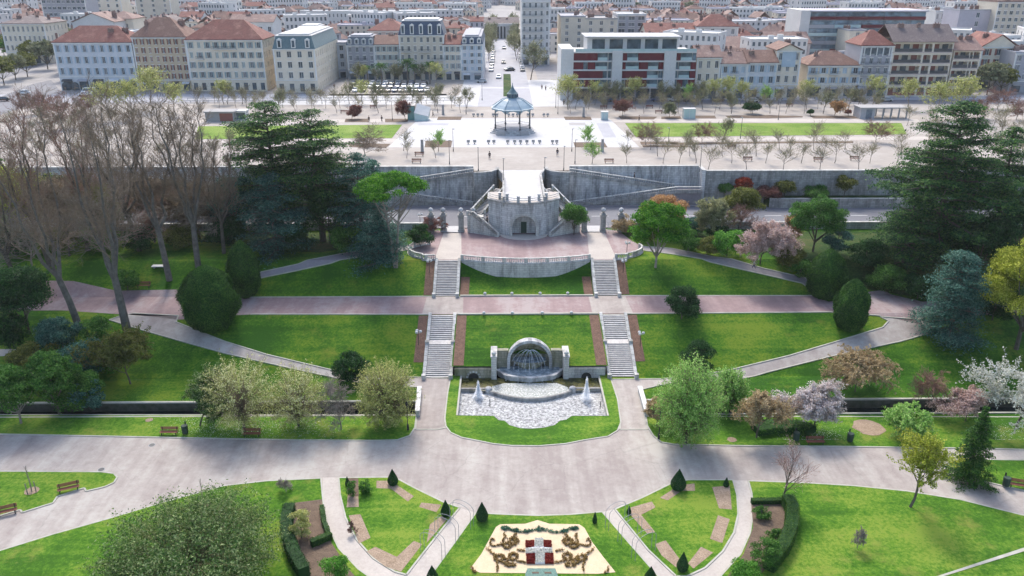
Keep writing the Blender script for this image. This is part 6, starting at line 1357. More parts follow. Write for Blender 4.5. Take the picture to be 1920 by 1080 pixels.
for p0, p1 in ((1112, 1136), (1145, 1170), (1178, 1204), (1212, 1237), (1245, 1272)):
    mb = MB(); mb.box(X(p0, 90), 3.12, zt+.4, X(p1, 90), 3.19, z2-.7); mb.build('penthouse_window', M['glass'], r)
mb = MB(); mb.box(X(1078), -.25, zt+.1, W, -.2, zt+1.1); mb.build('terrace_rail', M['tealglass'], e)
mb = MB()
for k in range(9): mb.box(X(1080)+k*4.9, .5, 0, X(1080)+k*4.9+.5, 1.0, zl[4]-.23)
mb.build('ground_columns', M['w_grey'], e); mb = MB(); mb.box(X(1080), 2.9, .1, W-1.2, 2.98, zl[4]-.4); mb.build('shopfront', M['glass'], e)
# balconied brown-roofed flats
Yb2 = P(960, 182, 0).y
for (pl, pr, ye, bays, lab, rh) in ((1677, 1790, 79, (.46, .12, .30), 'brown-roofed apartment building with deep dark balconies', 5), (1790, 1840, 95, (.55, .1, .3), 'lower balconied extension of the brown-roofed apartments', 3.5)):
    a = onY(pl, ye, Yb2); b = onY(pr, ye, Yb2); W = b.x-a.x; H = a.z; e = empty('apartment_building', (a.x, Yb2, 0), lab, 'building'); FOOT.append((a.x-3, Yb2-3, b.x+3, Yb2+18)); nf = 5
    fh = H/nf; mb = MB(); ops = []
    xs = []; x = W*.03
    for q in bays: xs.append((x, x+W*q)); x += W*(q+.035)
    for f in range(nf):
        for x0, x1 in xs: ops.append((x0, min(x1, W-.3), f*fh+.5, f*fh+fh*.84))
    facade(mb, (0, 0), (1, 0), W, 0, H, ops, d=1.7)
    mb.quad((W, 0, 0), (W, 15, 0), (W, 15, H), (W, 0, H)); mb.quad((0, 15, 0), (0, 0, 0), (0, 0, H), (0, 15, H)); mb.quad((W, 15, 0), (0, 15, 0), (0, 15, H), (W, 15, H)); mb.build('wall', M['w_cream'], e)
    mb = MB(); [mb.box(-.15, -.25, f*fh+.1, W+.15, -.003, f*fh+.42) for f in range(1, nf+1)]; mb.build('floor_band', M['w_pink'], e)
    for x0, x1, z0, z1 in ops:
        mb = MB(); mb.box(x0, -.12, z0-.05, x1, -.06, z0+1.0); bb = mb.build('balcony_front', M['metal'] if z0 > 1 else M['redshut'], e)
        n = max(1, int((x1-x0)/2.4))
        for k in range(n):
            mb = MB(); u0 = x0+(x1-x0)*(k+.15)/n; u1 = x0+(x1-x0)*(k+.8)/n; mb.box(u0, 1.6, z0+.1, u1, 1.68, z1-.2); mb.build('window', M['glass' if k % 2 else 'redshut'], e)
    r = link('roof', roofmesh('gable', W, 15, rh, .8).mesh('roof', M['greytile' if rh > 4 else 'pinktile']), e, (0, 0, H+.22))
    for k in range(3): chimney(r, W*(.2+.3*k), 6, rh*.8, random.Random(k))
# long glass and red banded building with white gable end
Yb3 = P(960, 128, 0).y; a = onY(1502, 22, Yb3); b = onY(1738, 24, Yb3); W = b.x-a.x; H = a.z; e = empty('office_block', (a.x, Yb3, 0), 'long blue-grey glass building with red bands and white windowless end wall', 'building'); FOOT.append((a.x-4, Yb3-4, b.x+4, Yb3+20))
ww = onY(1520, 22, Yb3).x-a.x; mb = MB(); mb.box(0, -.5, 0, ww, 18, H+.6); mb.build('end_wall', M['w_white'], e)
mb = MB(); mb.box(ww, .6, 0, W, 17, H); mb.build('wall', M['w_grey'], e)
nf = 7; r3 = random.Random(3)
for f in range(nf):
    z0 = f*H/nf; x = ww+.1
    while x < W-3:
        l = min(r3.uniform(5, 12), W-x); k = r3.random(); mb = MB(); mb.box(x, .3, z0+H/nf*.42, x+l-.2, .59, z0+H/nf*.93); mb.build('glazing', M['glassblue'], e)
        mb = MB(); mb.box(x, -.2 if k < .4 else .2, z0+.05, x+l-.1, .59, z0+H/nf*.4); mb.build('spandrel', M['red' if k < .28 or f == 6 else 'tealglass' if k < .6 else 'w_grey'], e); x += l
mb = MB(); mb.box(ww-.3, -.5, H, W+.4, 18, H+.5); mb.build('roof', M['w_lilac'], e)

# ------------------------------------------------------------------ far town
def house(w_, d_, h_, rk, rh, wall, roof, nc, nf, rs):
    wb = MB(); wb.box(0, 0, 0, w_, d_, h_, M[wall])
    if rk == 'gable': wb.add([(0, 0, h_), (0, d_, h_), (0, d_/2, h_+rh*.9), (w_, 0, h_), (w_, d_, h_), (w_, d_/2, h_+rh*.9)], [(0, 1, 2), (3, 5, 4)], M[wall])
    for f in range(nf):
        for c in range(nc):
            x = w_/nc*(c+.5); z = h_/nf*(f+.3); wb.box(x-.5, -.03, z, x+.5, -.005, z+h_/nf*.5, M['glass'])
        for c in range(2): y = d_/2*(c+.5); z = h_/nf*(f+.3); wb.box(-.03, y-.5, z, -.005, y+.5, z+h_/nf*.5, M['glass']); wb.box(w_+.005, y-.5, z, w_+.03, y+.5, z+h_/nf*.5, M['glass'])
    wb.mats = [M[wall], M['glass']] if len(wb.mats) < 2 else wb.mats
    rb_ = roofmesh(rk, w_, d_, rh)
    if rk == 'flat':
        for k in range(2): x = w_*rs.uniform(.15, .7); rb_.box(x, d_*.4, .12, x+2, d_*.4+1.6, rs.uniform(.8, 1.9))
    else:
        for k in range(2): x = w_*rs.uniform(.1, .85); rb_.box(x, d_*.45, rh*.5, x+.9, d_*.45+.6, rh+.8)
    return wb, rb_
rs = random.Random(77); PROT = []
wn = dict(w_white='white', w_cream='cream', w_grey='grey', w_pink='pinkish', w_bluew='pale blue', w_lilac='lilac-grey', w_beige='beige'); rn = dict(redtile='red tiled', browntile='brown tiled', pinktile='faded pink tiled', greytile='grey-brown tiled', w_white='white flat', w_grey='grey flat', slategrey='grey slate', w_lilac='pale flat')
for i in range(36):
    wall = rs.choice(['w_white', 'w_cream', 'w_grey', 'w_pink', 'w_lilac', 'w_white', 'w_beige']); big = i % 9 == 8
    if big: w_, d_, h_, rk, roof, nc, nf = rs.uniform(18, 30), 13, rs.uniform(11, 19), 'flat', rs.choice(['w_white', 'w_grey', 'w_lilac']), 10, 5
    else: w_, d_, h_ = rs.uniform(7, 14), rs.uniform(8, 12), rs.uniform(5.5, 12); rk = rs.choice(['hip', 'gable', 'gable', 'hip', 'flat', 'gablef']); roof = rs.choice(['browntile', 'pinktile', 'greytile', 'redtile', 'pinktile']) if rk != 'flat' else rs.choice(['w_white', 'w_grey']); nc = max(3, int(w_/3)); nf = 3 if h_ > 8 else 2
    wb, rb_ = house(w_, d_, h_, rk, rs.uniform(2, 3.4), wall, roof, nc, nf, rs)
    PROT.append((wb, rb_, wb.mesh('wall'), rb_.mesh('roof', M[roof]), w_, d_, h_, wall, roof, rk))
def blocked(x, y, w_, d_):
    if y < 900 and x < 13 and x+w_ > -12: return True       # avenue corridor
    if abs((x+w_/2)-(22+(y-300)*.10)) < w_/2+4 and y < 420: return True
    for a0, b0, a1, b1 in FOOT:
        if x < a1 and x+w_ > a0 and y < b1 and y+d_ > b0: return True
    return False
cand = []; y = 318.0
while y < 1250:
    hw = y*.66+30; x = -hw-rs.uniform(0, 12)
    while x < hw:
        pi = rs.randrange(len(PROT)); w_, d_ = PROT[pi][4], PROT[pi][5]; yy = y+rs.uniform(-3, 3)
        pq = proj((x+w_/2, yy, 0)); rot = rs.uniform(-.12, .12) if rs.random() < .6 else rs.choice([-.5, .45, .3, -.35])
        if not blocked(x, yy, w_, d_) and not (pq[0] < 118 and pq[1] > 92): cand.append((x, yy, pi, rot))
        x += w_+rs.choice([.6, .8, 1.5, 7, 9])
    y += 15+y*.006
vis = []
for c in cand:
    p = proj((c[0]+PROT[c[2]][4]/2, c[1], PROT[c[2]][6]*.7)); q = PROT[c[2]]
    if -40 < p[0] < 1960 and p[1] > -12: vis.append((p[2]*p[2]*q[4]*q[6], c, p))
vis.sort(key=lambda t: -t[0]); print('houses', len(cand), len(vis))
zone = lambda px, py: ('left of the avenue' if px < 930 else 'right of the avenue')
def landmark(px):
    for x1, n_ in ((100, 'beyond the far left street'), (250, 'behind the pale blue front building'), (350, 'behind the tan shuttered building'), (510, 'behind the institutional building'), (650, 'behind the green mansard corner'), (835, 'behind the dark blue mansard building'), (930, 'just left of the avenue'), (1050, 'near the tall balconied corner block'), (1210, 'behind the blank party walls'), (1310, 'behind the modern red-panelled block'), (1400, 'behind the white villa'), (1510, 'behind the row houses'), (1740, 'behind the glass and red building'), (3000, 'behind the beige tower on the right')):
        if px < x1: return n_
NI = 300; small = set(id(v[1]) for v in vis[:NI])
for k, (sz, c, p) in enumerate(vis[:NI]):
    q = PROT[c[2]]; depth_ = 'nearest' if c[1] < 345 else 'near' if c[1] < 380 else 'mid-distance' if c[1] < 430 else 'farther' if c[1] < 500 else 'distant' if c[1] < 600 else 'far-off'; size_ = ('wide ' if q[4] > 25 else '') if q[4] > 17 else ('low ' if q[6] < 7.5 else 'tall ' if q[6] > 10 else '')
    lab = f'{depth_} {size_}{wn[q[7]]} {"block" if q[4] > 17 else "house"} with {rn[q[8]]} roof {landmark(p[0])}'
    e = empty('block' if q[4] > 17 else 'house', (c[0], c[1], 0), lab, 'building' if q[4] > 17 else 'house', 'houses of the town beyond the front row', rz=c[3])
    link('wall', q[2], e); link('roof', q[3], e, (0, 0, q[6]+.21 if q[9] != 'flat' else q[6]+.02))
rest = [c for c in cand if id(c) not in small]
V, Fc, MI, MT = [], [], [], []
for c in rest:
    q = PROT[c[2]]; ca, sa = math.cos(c[3]), math.sin(c[3])
    for mbx, dz, mm in ((q[0], 0, q[0].mats), (q[1], q[6]+.21, [M[q[8]]])):
        v = np.array(mbx.v); b0 = sum(len(z) for z in V); V.append(np.stack([c[0]+v[:, 0]*ca-v[:, 1]*sa, c[1]+v[:, 0]*sa+v[:, 1]*ca, v[:, 2]+dz], 1))
        for f, mi in zip(mbx.f, mbx.m):
            mt = mm[mi if len(mm) > 1 else 0]
            if mt not in MT: MT.append(mt)
            Fc.append(tuple(b0+j for j in f)); MI.append(MT.index(mt))
me = bpy.data.meshes.new('far_town'); me.from_pydata(np.concatenate(V).tolist(), [], Fc)
for m_ in MT: me.materials.append(m_)
me.polygons.foreach_set('material_index', MI); me.update(); o = link('far_town', me); tag(o, 'endless small roofs and walls of the far town fading into haze', 'town', kind='stuff')
# town trees
rs = random.Random(8); protoT = []
for i, (k, lf, H, R) in enumerate([('round', 'dark', 9, 4), ('round', 'green', 8, 4), ('conic', 'dark', 12, 2.6), ('broad', 'haze', 10, 5), ('broad', 'olive', 9, 4.5)]):
    g_ = gen(k, H, R, 500+i, .7, .8); e = empty('town_tree', (0, 0, -500), 'x', 'tree'); link('trunk', np_mesh('trunk', g_[0], 4, M['bark']), e); link('crown', np_mesh('crown', g_[1], 4, M['l_'+lf]), e); protoT.append(e)
spots = [(8, 104, 3), (26, 110, 4), (44, 117, 3), (62, 123, 4), (84, 116, 1), (104, 100, 4), (112, 112, 3), (30, 150, 3), (8, 160, 4), (52, 144, 4), (1850, 178, 3), (1875, 175, 4), (1405, 62, 0), (1420, 70, 1), (1190, 30, 0), (1880, 150, 0), (1830, 165, 2), (1855, 160, 1), (1500, 68, 2), (1495, 60, 3), (620, 52, 1), (590, 50, 3), (630, 60, 0), (860, 20, 0), (1290, 30, 3), (45, 110, 1), (20, 112, 1), (80, 118, 4), (60, 100, 4), (90, 130, 3), (120, 78, 4), (100, 74, 4), (440, 50, 2), (1800, 165, 1), (1740, 60, 3), (1340, 20, 0), (1230, 20, 1), (770, 18, 1), (660, 12, 2), (420, 14, 1), (1560, 14, 0), (330, 24, 3)]
tn = ['dark round tree', 'green round tree', 'slim dark conifer', 'hazy budding tree', 'olive-brown tree']; used = set()
for i, (px, py, k) in enumerate(spots):
    b = P(px, py, 0); lab = f'{tn[k]} standing {landmark(px)}'+('' if py < 90 else ' near the front')
    if px < 122: lab = f'{tn[k]} along the far left street, {nth(sorted(q[0]+q[1]*.001 for q in spots if q[0] < 122).index(px+py*.001))} from the left edge'
    if k not in used: e = protoT[k]; used.add(k)
    else: e = copy_tree(protoT[k])
    for a0, b0, a1, b1 in FOOT:
        if a0 < b.x < a1 and b0 < b.y < b1: b.y = b1+2
    e.location = b; e['label'] = lab; e['group'] = 'trees scattered through the town'; s_ = rs.uniform(.9, 1.4)*(1.3 if py < 40 else 1); e.scale = (s_, s_, s_)
# ------------------------------------------------------------------ esplanade surfaces
def esheet(name, pts, off, m, skirt=0, sm=0):
    p = [P(x, y, 0) for x, y in pts]
    if sm: p = smooth([v.xy for v in p], sm)
    return sheet(name, p, off, M[m], zf=lambda X, Y: 0, slope=False, skirt=skirt)
esheet('white_paving', [(786, 222), (1142, 222), (1199, 276), (728, 276)], .012, 'white')
esheet('pale_paving', [(300, 226), (786, 223), (780, 229), (300, 231)], .008, 'lightpath'); esheet('pale_paving', [(1142, 223), (1720, 223), (1725, 228.5), (1150, 229)], .008, 'lightpath')
esheet('pale_paving', [(250, 262), (748, 261), (742, 266), (250, 268)], .008, 'lightpath'); esheet('pale_paving', [(1182, 259), (1740, 256), (1745, 262), (1188, 264)], .008, 'lightpath')
esheet('lawn', [(372, 237), (754, 234), (735, 259), (366, 261)], .05, 'lawnyel', .05); esheet('lawn', [(1172, 231), (1690, 231), (1700, 252), (1192, 257)], .05, 'lawnyel', .05)
for q in ([(798, 264), (848, 264), (846, 276), (796, 276)], [(1075, 267), (1133, 267), (1139, 276), (1078, 276)], [(822, 219), (866, 219), (864, 225), (819, 225)], [(1057, 219), (1107, 219), (1110, 225), (1060, 225)],
          [(655, 269), (732, 270), (724, 277), (655, 276)], [(648, 223), (690, 223), (692, 229), (646, 229)], [(722, 223), (766, 223), (764, 229), (722, 229)], [(1200, 266), (1272, 266), (1270, 270), (1202, 271)], [(1255, 268), (1420, 266), (1600, 265), (1600, 268), (1420, 269), (1260, 272)],
          [(1204, 272), (1290, 273), (1290, 276), (1206, 276)], [(1160, 218), (1232, 219), (1226, 224), (1165, 224)], [(1240, 219), (1275, 218), (1278, 223), (1240, 223)], [(1300, 217), (1340, 217), (1343, 222), (1302, 222)], [(1360, 217), (1440, 216), (1505, 218), (1505, 220), (1440, 222), (1365, 221)], [(1518, 217), (1620, 218), (1620, 222), (1525, 222)]):
    esheet('planting_bed', q, .06, 'soil', .06)
esheet('reflecting_pool', [(1118, 231), (1140, 231), (1156, 258), (1132, 258)], .02, 'w_grey'); esheet('reflecting_pool', [(1066, 230), (1097, 230), (1099, 235), (1068, 235)], .02, 'w_dim')
esheet('reflecting_pool', [(786, 231), (842, 231), (840, 235), (784, 235)], .02, 'w_grey')
# streets in front of the buildings
def Yr(py): return P(960, py, 0).y
def xline(px, py): return P(px, py, 0).x
plain('road', XA+28, Yr(196.5), 520, Yr(188.5), .02, M['road']); plain('pavement', XA+28, Yr(188.4), 520, Yr(180), .03, M['w_grey'])
plain('road', -520, Yr(190), -20, Yr(176), .02, M['w_grey']); esheet('road', [(-300, 300), (0, 216), (60, 196), (112, 170), (96, 150), (60, 158), (0, 182), (-300, 250)], .03, 'road')
esheet('road', [(0, 150), (90, 118), (100, 108), (60, 112), (-80, 140)], .035, 'road')
plain('parking_ground', xline(640, 160), Yr(180), xline(900, 160), Yr(146), .02, M['gravel'])
plain('avenue', -8.5, Yr(200), 9.0, 640, .025, M['w_grey']); plain('pavement', -15.5, Yr(200), -8.5, 640, .03, M['white']); plain('pavement', 9.0, Yr(200), 26, Yr(150), .03, M['white']); plain('pavement', 9.0, Yr(150), 13, 640, .031, M['gravel'])
plain('esplanade_paving', -75, Yr(196), -15.5, Yr(179), .03, M['white'])
plain('crossing', -8.5, Yr(166), 9, Yr(163.5), .032, M['white'])
o = plain('median_lawn', -.4, Yr(181), 2.5, Yr(139), .05, M['rough'])
mb = MB()
for y in (186.5, 191.5): mb.box(-105, Yr(y), 0, -14, Yr(y)+.25, .5)
mb.box(24, Yr(191), 0, 30, Yr(191)+.6, .6)
for i, bb in enumerate((( -105, 186.5, -14), (-105, 191.5, -14))):
    mb = MB(); mb.box(bb[0], 0, .55, bb[2], .12, .68)
    for k in range(32): x = bb[0]+(bb[2]-bb[0])*k/31; mb.box(x-.06, 0, 0, x+.06, .12, .56)
    tag(mb.build('guard_rail', M['metalgrey'], loc=(0, Yr(bb[1]), 0)), f'long low grey guard rail along the street behind the esplanade, {["rear", "front"][i]} one', 'guard rail')

# ------------------------------------------------------------------ bandstand
kp = P(961, 246, 0); k_ = empty('bandstand', kp, 'octagonal bandstand with blue-grey zinc roof and lantern on the white esplanade', 'bandstand'); ph = math.pi/8
mb = MB(); mb.lathe([(6.6, 0), (6.6, .3), (6.1, .3), (6.1, .65), (5.6, .65), (5.6, 1.0)], 8, ph=ph); mb.build('base', M['stone'], k_)
mb = MB(); mb.lathe([(5.3, 1.0), (5.3, 1.06)], 8, ph=ph); mb.build('floor', M['w_grey'], k_)
for k in range(8):
    a = ph+k*math.pi/4; x, y = 5.0*math.cos(a), 5.0*math.sin(a); mb = MB(); mb.lathe([(.26, 1), (.26, 1.5), (.14, 1.6), (.12, 5.8), (.2, 6.1)], 8, (x, y, 0)); mb.build('column', M['metal'], k_)
    a2 = a+math.pi/4; x2, y2 = 5.0*math.cos(a2), 5.0*math.sin(a2); A_, B_ = Vector((x, y, 0)), Vector((x2, y2, 0))
    mb = MB(); pts = [A_.lerp(B_, t)+Vector((0, 0, 5.15+.85*math.sin(math.pi*t))) for t in np.linspace(0, 1, 9)]
    for i in range(8): mb.quad(pts[i], pts[i+1], (pts[i+1].x, pts[i+1].y, 6.25), (pts[i].x, pts[i].y, 6.25))
    mb.build('arch_valance', M['zinc'], k_)
    if k not in (5,):
        mb = MB(); mb.tube([A_+Vector((0, 0, 1.9)), B_+Vector((0, 0, 1.9))], .04, 4); mb.tube([A_+Vector((0, 0, 1.2)), B_+Vector((0, 0, 1.2))], .03, 4)
        for t in np.linspace(.08, .92, 12): c = A_.lerp(B_, t); mb.box(c.x-.015, c.y-.015, 1.2, c.x+.015, c.y+.015, 1.9)
        mb.build('railing', M['metal'], k_)
mb = MB(); mb.lathe([(5.9, 6.1), (6.0, 6.45), (5.6, 6.5), (4.6, 7.3), (3.0, 8.35), (1.5, 8.9)], 8, ph=ph); r = mb.build('roof', M['zinc'], k_)
mb = MB(); [mb.tube([(q*math.cos(ph+k*math.pi/4), q*math.sin(ph+k*math.pi/4), z) for q, z in ((5.95, 6.5), (4.62, 7.36), (3.02, 8.42), (1.5, 8.95))], .07, 4) for k in range(8)]; mb.build('roof_ribs', M['zinc'], r)
mb = MB(); mb.lathe([(1.5, 8.9), (1.35, 9.0), (1.25, 9.9), (1.6, 10.0), (1.2, 10.3), (.5, 11.2), (.14, 12.0), (.05, 12.8)], 8, ph=ph); lt = mb.build('lantern', M['slategreen'], r)
for k in range(8): a = k*math.pi/4; mb = MB(); mb.tube([(1.38*math.cos(a), 1.38*math.sin(a), 9.1), (1.30*math.cos(a), 1.30*math.sin(a), 9.8)], .22, 4); mb.build('louvre', M['slate'], lt)
for sx in (-1, 1):
    mb = MB(); mb.add([(sx*4.4, -5.9, .0), (sx*1.9, -6.6, .0), (sx*1.9, -6.3, 1.25), (sx*4.0, -5.4, 1.25), (sx*4.4, -5.5, .1), (sx*1.9, -6.0, .1)], [(0, 1, 2, 3), (3, 2, 5, 4)]); mb.build('ramp_wall', M['w_dim'], k_)

# ------------------------------------------------------------------ generic street things
def proto_copy(make, locs, group, cat):
    """locs: (x,y,z,rz,scale,label)"""
    p0 = None
    for x, y, z, rz, sc, lab in locs:
        if p0 is None: p0 = make(); e = p0
        else: e = copy_tree(p0)
        e.location = (x, y, z); e.rotation_euler = (0, 0, rz); e.scale = (sc, sc, sc); tag(e, lab, cat, group)
def mk_lamp():
    e = empty('lamp_post', (0, 0, 0), 'x', 'lamp post'); mb = MB(); mb.lathe([(.12, 0), (.12, .6), (.07, .7), (.05, 5.4)], 8); mb.build('pole', M['metal'], e); mb = MB(); mb.box(-.12, -.45, 5.35, .12, .1, 5.5); mb.build('lamp_head', M['metalgrey'], e); return e
LP = [(897, 322, 'at the left corner of the walkway steps'), (1057, 320, 'at the right corner of the walkway steps'), (944, 346, 'on the left side of the walkway'), (1021, 344, 'on the right side of the walkway'), (850, 284, 'left of the bandstand by the bench wall'), (843, 308, 'on the gravel left of the walkway'), (1078, 307, 'on the gravel right of the walkway'), (1072, 284, 'right of the bandstand by the flower bed'),
      (1312, 322, 'at the corner of the right retaining wall'), (904, 188, 'by the street left of the avenue'), (874, 214, 'behind the bandstand on the left'), (1046, 214, 'behind the bandstand on the right'), (1042, 202, 'by the white pavement right of the avenue'), (1388, 260, 'beside the right esplanade lawn'), (1252, 282, 'in front of the right esplanade lawn'), (790, 150, 'among the parked cars'), (723, 152, 'left of the parking palms'), (736, 226, 'left of the teal glass lift'), (1459, 225, 'behind the right esplanade lawn'), (64, 195, 'by the road at the far left')]
proto_copy(mk_lamp, [(*(P(x, y, 0) if y < 330 else P(x, y, 0)), .3*i, 1, f'slim dark lamp post {t}') for i, (x, y, t) in enumerate(LP)], 'slim lamp posts of the esplanade', 'lamp post')
def mk_bench():
    e = empty('bench', (0, 0, 0), 'x', 'bench'); mb = MB()
    for k in range(4): mb.box(-1.0, -.25+.13*k, .42, 1.0, -.15+.13*k, .46)
    mb.build('seat', M['wood'], e); mb = MB()
    for k in range(3): mb.box(-1.0, .28, .55+.13*k, 1.0, .31, .65+.13*k)
    mb.build('backrest', M['wood'], e)
    for s in (-.8, .8): mb = MB(); mb.box(s-.04, -.22, 0, s+.04, -.16, .42); mb.box(s-.04, .26, 0, s+.04, .275, .95); mb.box(s-.04, -.22, .38, s+.04, .26, .42); mb.build('leg', M['black'], e)
    return e
bl = []
for x, y, z, rz, t in [(318, 816, ZL, 0, 'brown wooden bench on the canal lawn edge, nearest the green bin'), (473, 819, ZL, 0, 'brown wooden bench on the canal lawn edge under the magnolias'), (270, 540, None, 0, 'brown wooden bench beside the path at the foot of the left grove'), (1528, 834, ZL, 0, 'brown wooden bench in front of the cherry tree'), (130, 922, ZL, .42, 'brown bench at the notched edge of the small left lawn'), (12, 966, ZL, .42, 'brown bench cut by the left edge of the frame'), (1910, 916, ZL, -.3, 'bench at the right edge on the strip between the paths')]:
    p = G(x, y) if z is None else P(x, y, z); bl.append((p.x, p.y, p.z+.05, rz, 1.15, t))
for x, y, t in [(786, 293, 'bench left of the walkway, rear one'), (781, 306, 'bench left of the walkway, front one'), (1142, 306, 'bench on the gravel right of the walkway'), (1372, 279, 'bench under the esplanade trees right of centre'), (1402, 302, 'bench beside a tree trunk in the front tree rows'), (1534, 303, 'bench in the front tree rows further right'), (1602, 301, 'bench near the giant cedar'), (1132, 204, 'reddish bench behind the pale shelter'), (1218, 203, 'bench behind the rear beds'), (1235, 213, 'bench between the rear beds'), (1480, 200, 'bench in the rear tree rows'), (645, 213, 'bench in the left rear tree rows'), (700, 203, 'bench by the left guard rail')]:
    p = P(x, y, 0); bl.append((p.x, p.y, 0, 0, 1.1, 'esplanade '+t))
proto_copy(mk_bench, bl, 'park and esplanade benches', 'bench')
def mk_bin():
    e = empty('litter_bin', (0, 0, 0), 'x', 'litter bin'); mb = MB(); mb.lathe([(.3, .12), (.34, .95), (.3, 1.0)], 10); mb.build('bin_body', M['binwood'], e); mb = MB(); mb.box(-.05, .3, 0, .05, .4, 1.3); mb.build('post', M['black'], e); return e
proto_copy(mk_bin, [(*P(x, y, ZL+.1), 0, 1.25, t) for x, y, t in [(348, 813, 'dark green litter bin beside the left canal bench'), (1492, 826, 'dark litter bin left of the bench by the cherry tree'), (1593, 828, 'dark litter bin right of the soil patch bench'), (1885, 912, 'dark litter bin at the right edge strip')]], 'dark litter bins', 'litter bin')
def mk_plamp():
    e = empty('park_lamp', (0, 0, 0), 'x', 'park lamp'); mb = MB(); mb.lathe([(.16, 0), (.14, .8), (.06, .9), (.05, 3.6)], 8); mb.build('pole', M['black'], e); mb = MB(); mb.lathe([(.08, 3.6), (.22, 3.95), (.26, 4.0), (.05, 4.25)], 6); mb.build('lantern', M['black'], e); return e
proto_copy(mk_plamp, [(*P(x, y, ZL+.1), 0, 1, t) for x, y, t in [(765, 806, 'black park lamp beside the golden willow'), (1235, 823, 'black park lamp in front of the bright upright tree')]], 'black park lamps', 'park lamp')
def mk_glamp():
    e = empty('globe_lamp', (0, 0, 0), 'x', 'globe lamp'); mb = MB(); mb.tube([(0, 0, 0), (0, 0, 2.2)], .05, 6); mb.build('pole', M['black'], e)
    for k in range(3): a = k*2.1; mb = MB(); mb.lathe([(.02, 0), (.2, .1), (.24, .24), (.2, .38), (.02, .46)], 8, (.38*math.cos(a), .38*math.sin(a), 2.1)); mb.tube([(0, 0, 2.0), (.38*math.cos(a), .38*math.sin(a), 2.12)], .03, 4); mb.build('globe', M['w_white'], e, smooth=True)
    return e
proto_copy(mk_glamp, [(*G(x, y), 0, 1, t) for x, y, t in [(805, 512, 'white globe lamp beside the upper left stairs'), (785, 647, 'white globe lamp beside the lower left stairs'), (1168, 512, 'white globe lamp beside the upper right stairs'), (1200, 650, 'white globe lamp beside the lower right stairs'), (788, 423, 'white globe lamp at the left end of the plaza'), (1175, 478, 'white globe lamp at the right balustrade')]], 'white globe lamps by the stairs', 'globe lamp')
def mk_bulk():
    e = empty('ground_lamp', (0, 0, 0), 'x', 'ground lamp'); mb = MB(); mb.lathe([(.12, 0), (.12, .25)], 8); mb.build('lamp_base', M['stone'], e); mb = MB(); mb.lathe([(.26, .25), (.28, .4), (.15, .52), (.02, .55)], 10); mb.build('lamp_cap', M['w_white'], e, smooth=True); return e
proto_copy(mk_bulk, [(XA+u, yy, ZM+.1, 0, 1, f'small white ground lamp on the {nm} kerb of the pink path, {nth(i)} from the left') for yy, nm in ((125.9, 'upper'), (117.7, 'lower')) for i, u in enumerate((-7.1, -2.5, 2.3, 7.0))], 'small white lamps along the pink path kerbs', 'ground lamp')
for x, y, t in ((285, 835, 'round dark manhole cover in the promenade near the bench'), (190, 881, 'round dark manhole cover beside the small left lawn')):
    p = P(x, y, ZL); e = empty('manhole_cover', (p.x, p.y, -14.95), t, 'manhole cover'); mb = MB(); mb.lathe([(.42, 0), (.42, .012)], 20); mb.build('frame', M['metalgrey'], e); mb = MB(); mb.lathe([(.35, .012), (.35, .02)], 20); mb.build('lid', M['metal'], e)
p = G(300, 502); mb = MB(); mb.box(-1.3, -.5, .3, 1.3, .5, .42); o = mb.build('table_top', M['w_white']); e = empty('stone_table', p, 'flat white stone slab on legs in the shaded grove lawn', 'stone table'); o.parent = e
for s in (-.9, .9): mb = MB(); mb.box(s-.12, -.35, 0, s+.12, .35, .3); mb.build('leg', M['stone'], e)
for (a, b_, t) in (((1199, 735), (1212, 782), 'white low parapet where the right canal starts'), ((787, 735), (783, 782), 'white low parapet where the left canal ends')):
    p, q = P(*a, ZL), P(*b_, ZL); mb = MB(); wall_along(mb, [Vector((0, 0, 0)), (q-p)], .5, lambda i: -.1, lambda i: .85); e = empty('canal_parapet', p, t, 'parapet'); mb.build('wall', M['stonelight'], e); mb = MB(); wall_along(mb, [Vector((0, 0, 0)), (q-p)], .64, lambda i: .85, lambda i: 1.0); mb.build('coping', M['w_white'], e)
# rose arches over the diagonal paths
def mk_arch():
    e = empty('rose_arch', (0, 0, 0), 'x', 'garden arch')
    for y in (-.3, .3):
        mb = MB(); mb.tube([(-1.35, y, 0), (-1.35, y, 2.1)]+[(-1.35*math.cos(t), y, 2.1+.75*math.sin(t)) for t in np.linspace(.2, math.pi-.2, 8)]+[(1.35, y, 2.1), (1.35, y, 0)], .025, 5); mb.build('hoop', M['metalgrey'], e)
    return e
al = []
for i, (x, y) in enumerate([(866, 982), (838, 1010), (812, 1040)]): p = P(x, y, ZL+.1); al.append((p.x, p.y, p.z, -.55, 1, f'thin metal arch over the left diagonal path, {nth(i)} from the top'))
for i, (x, y) in enumerate([(1156, 985), (1180, 1010), (1206, 1040)]): p = P(x, y, ZL+.1); al.append((p.x, p.y, p.z, .55, 1, f'thin metal arch over the right diagonal path, {nth(i)} from the top'))
proto_copy(mk_arch, al, 'thin metal rose arches', 'garden arch')
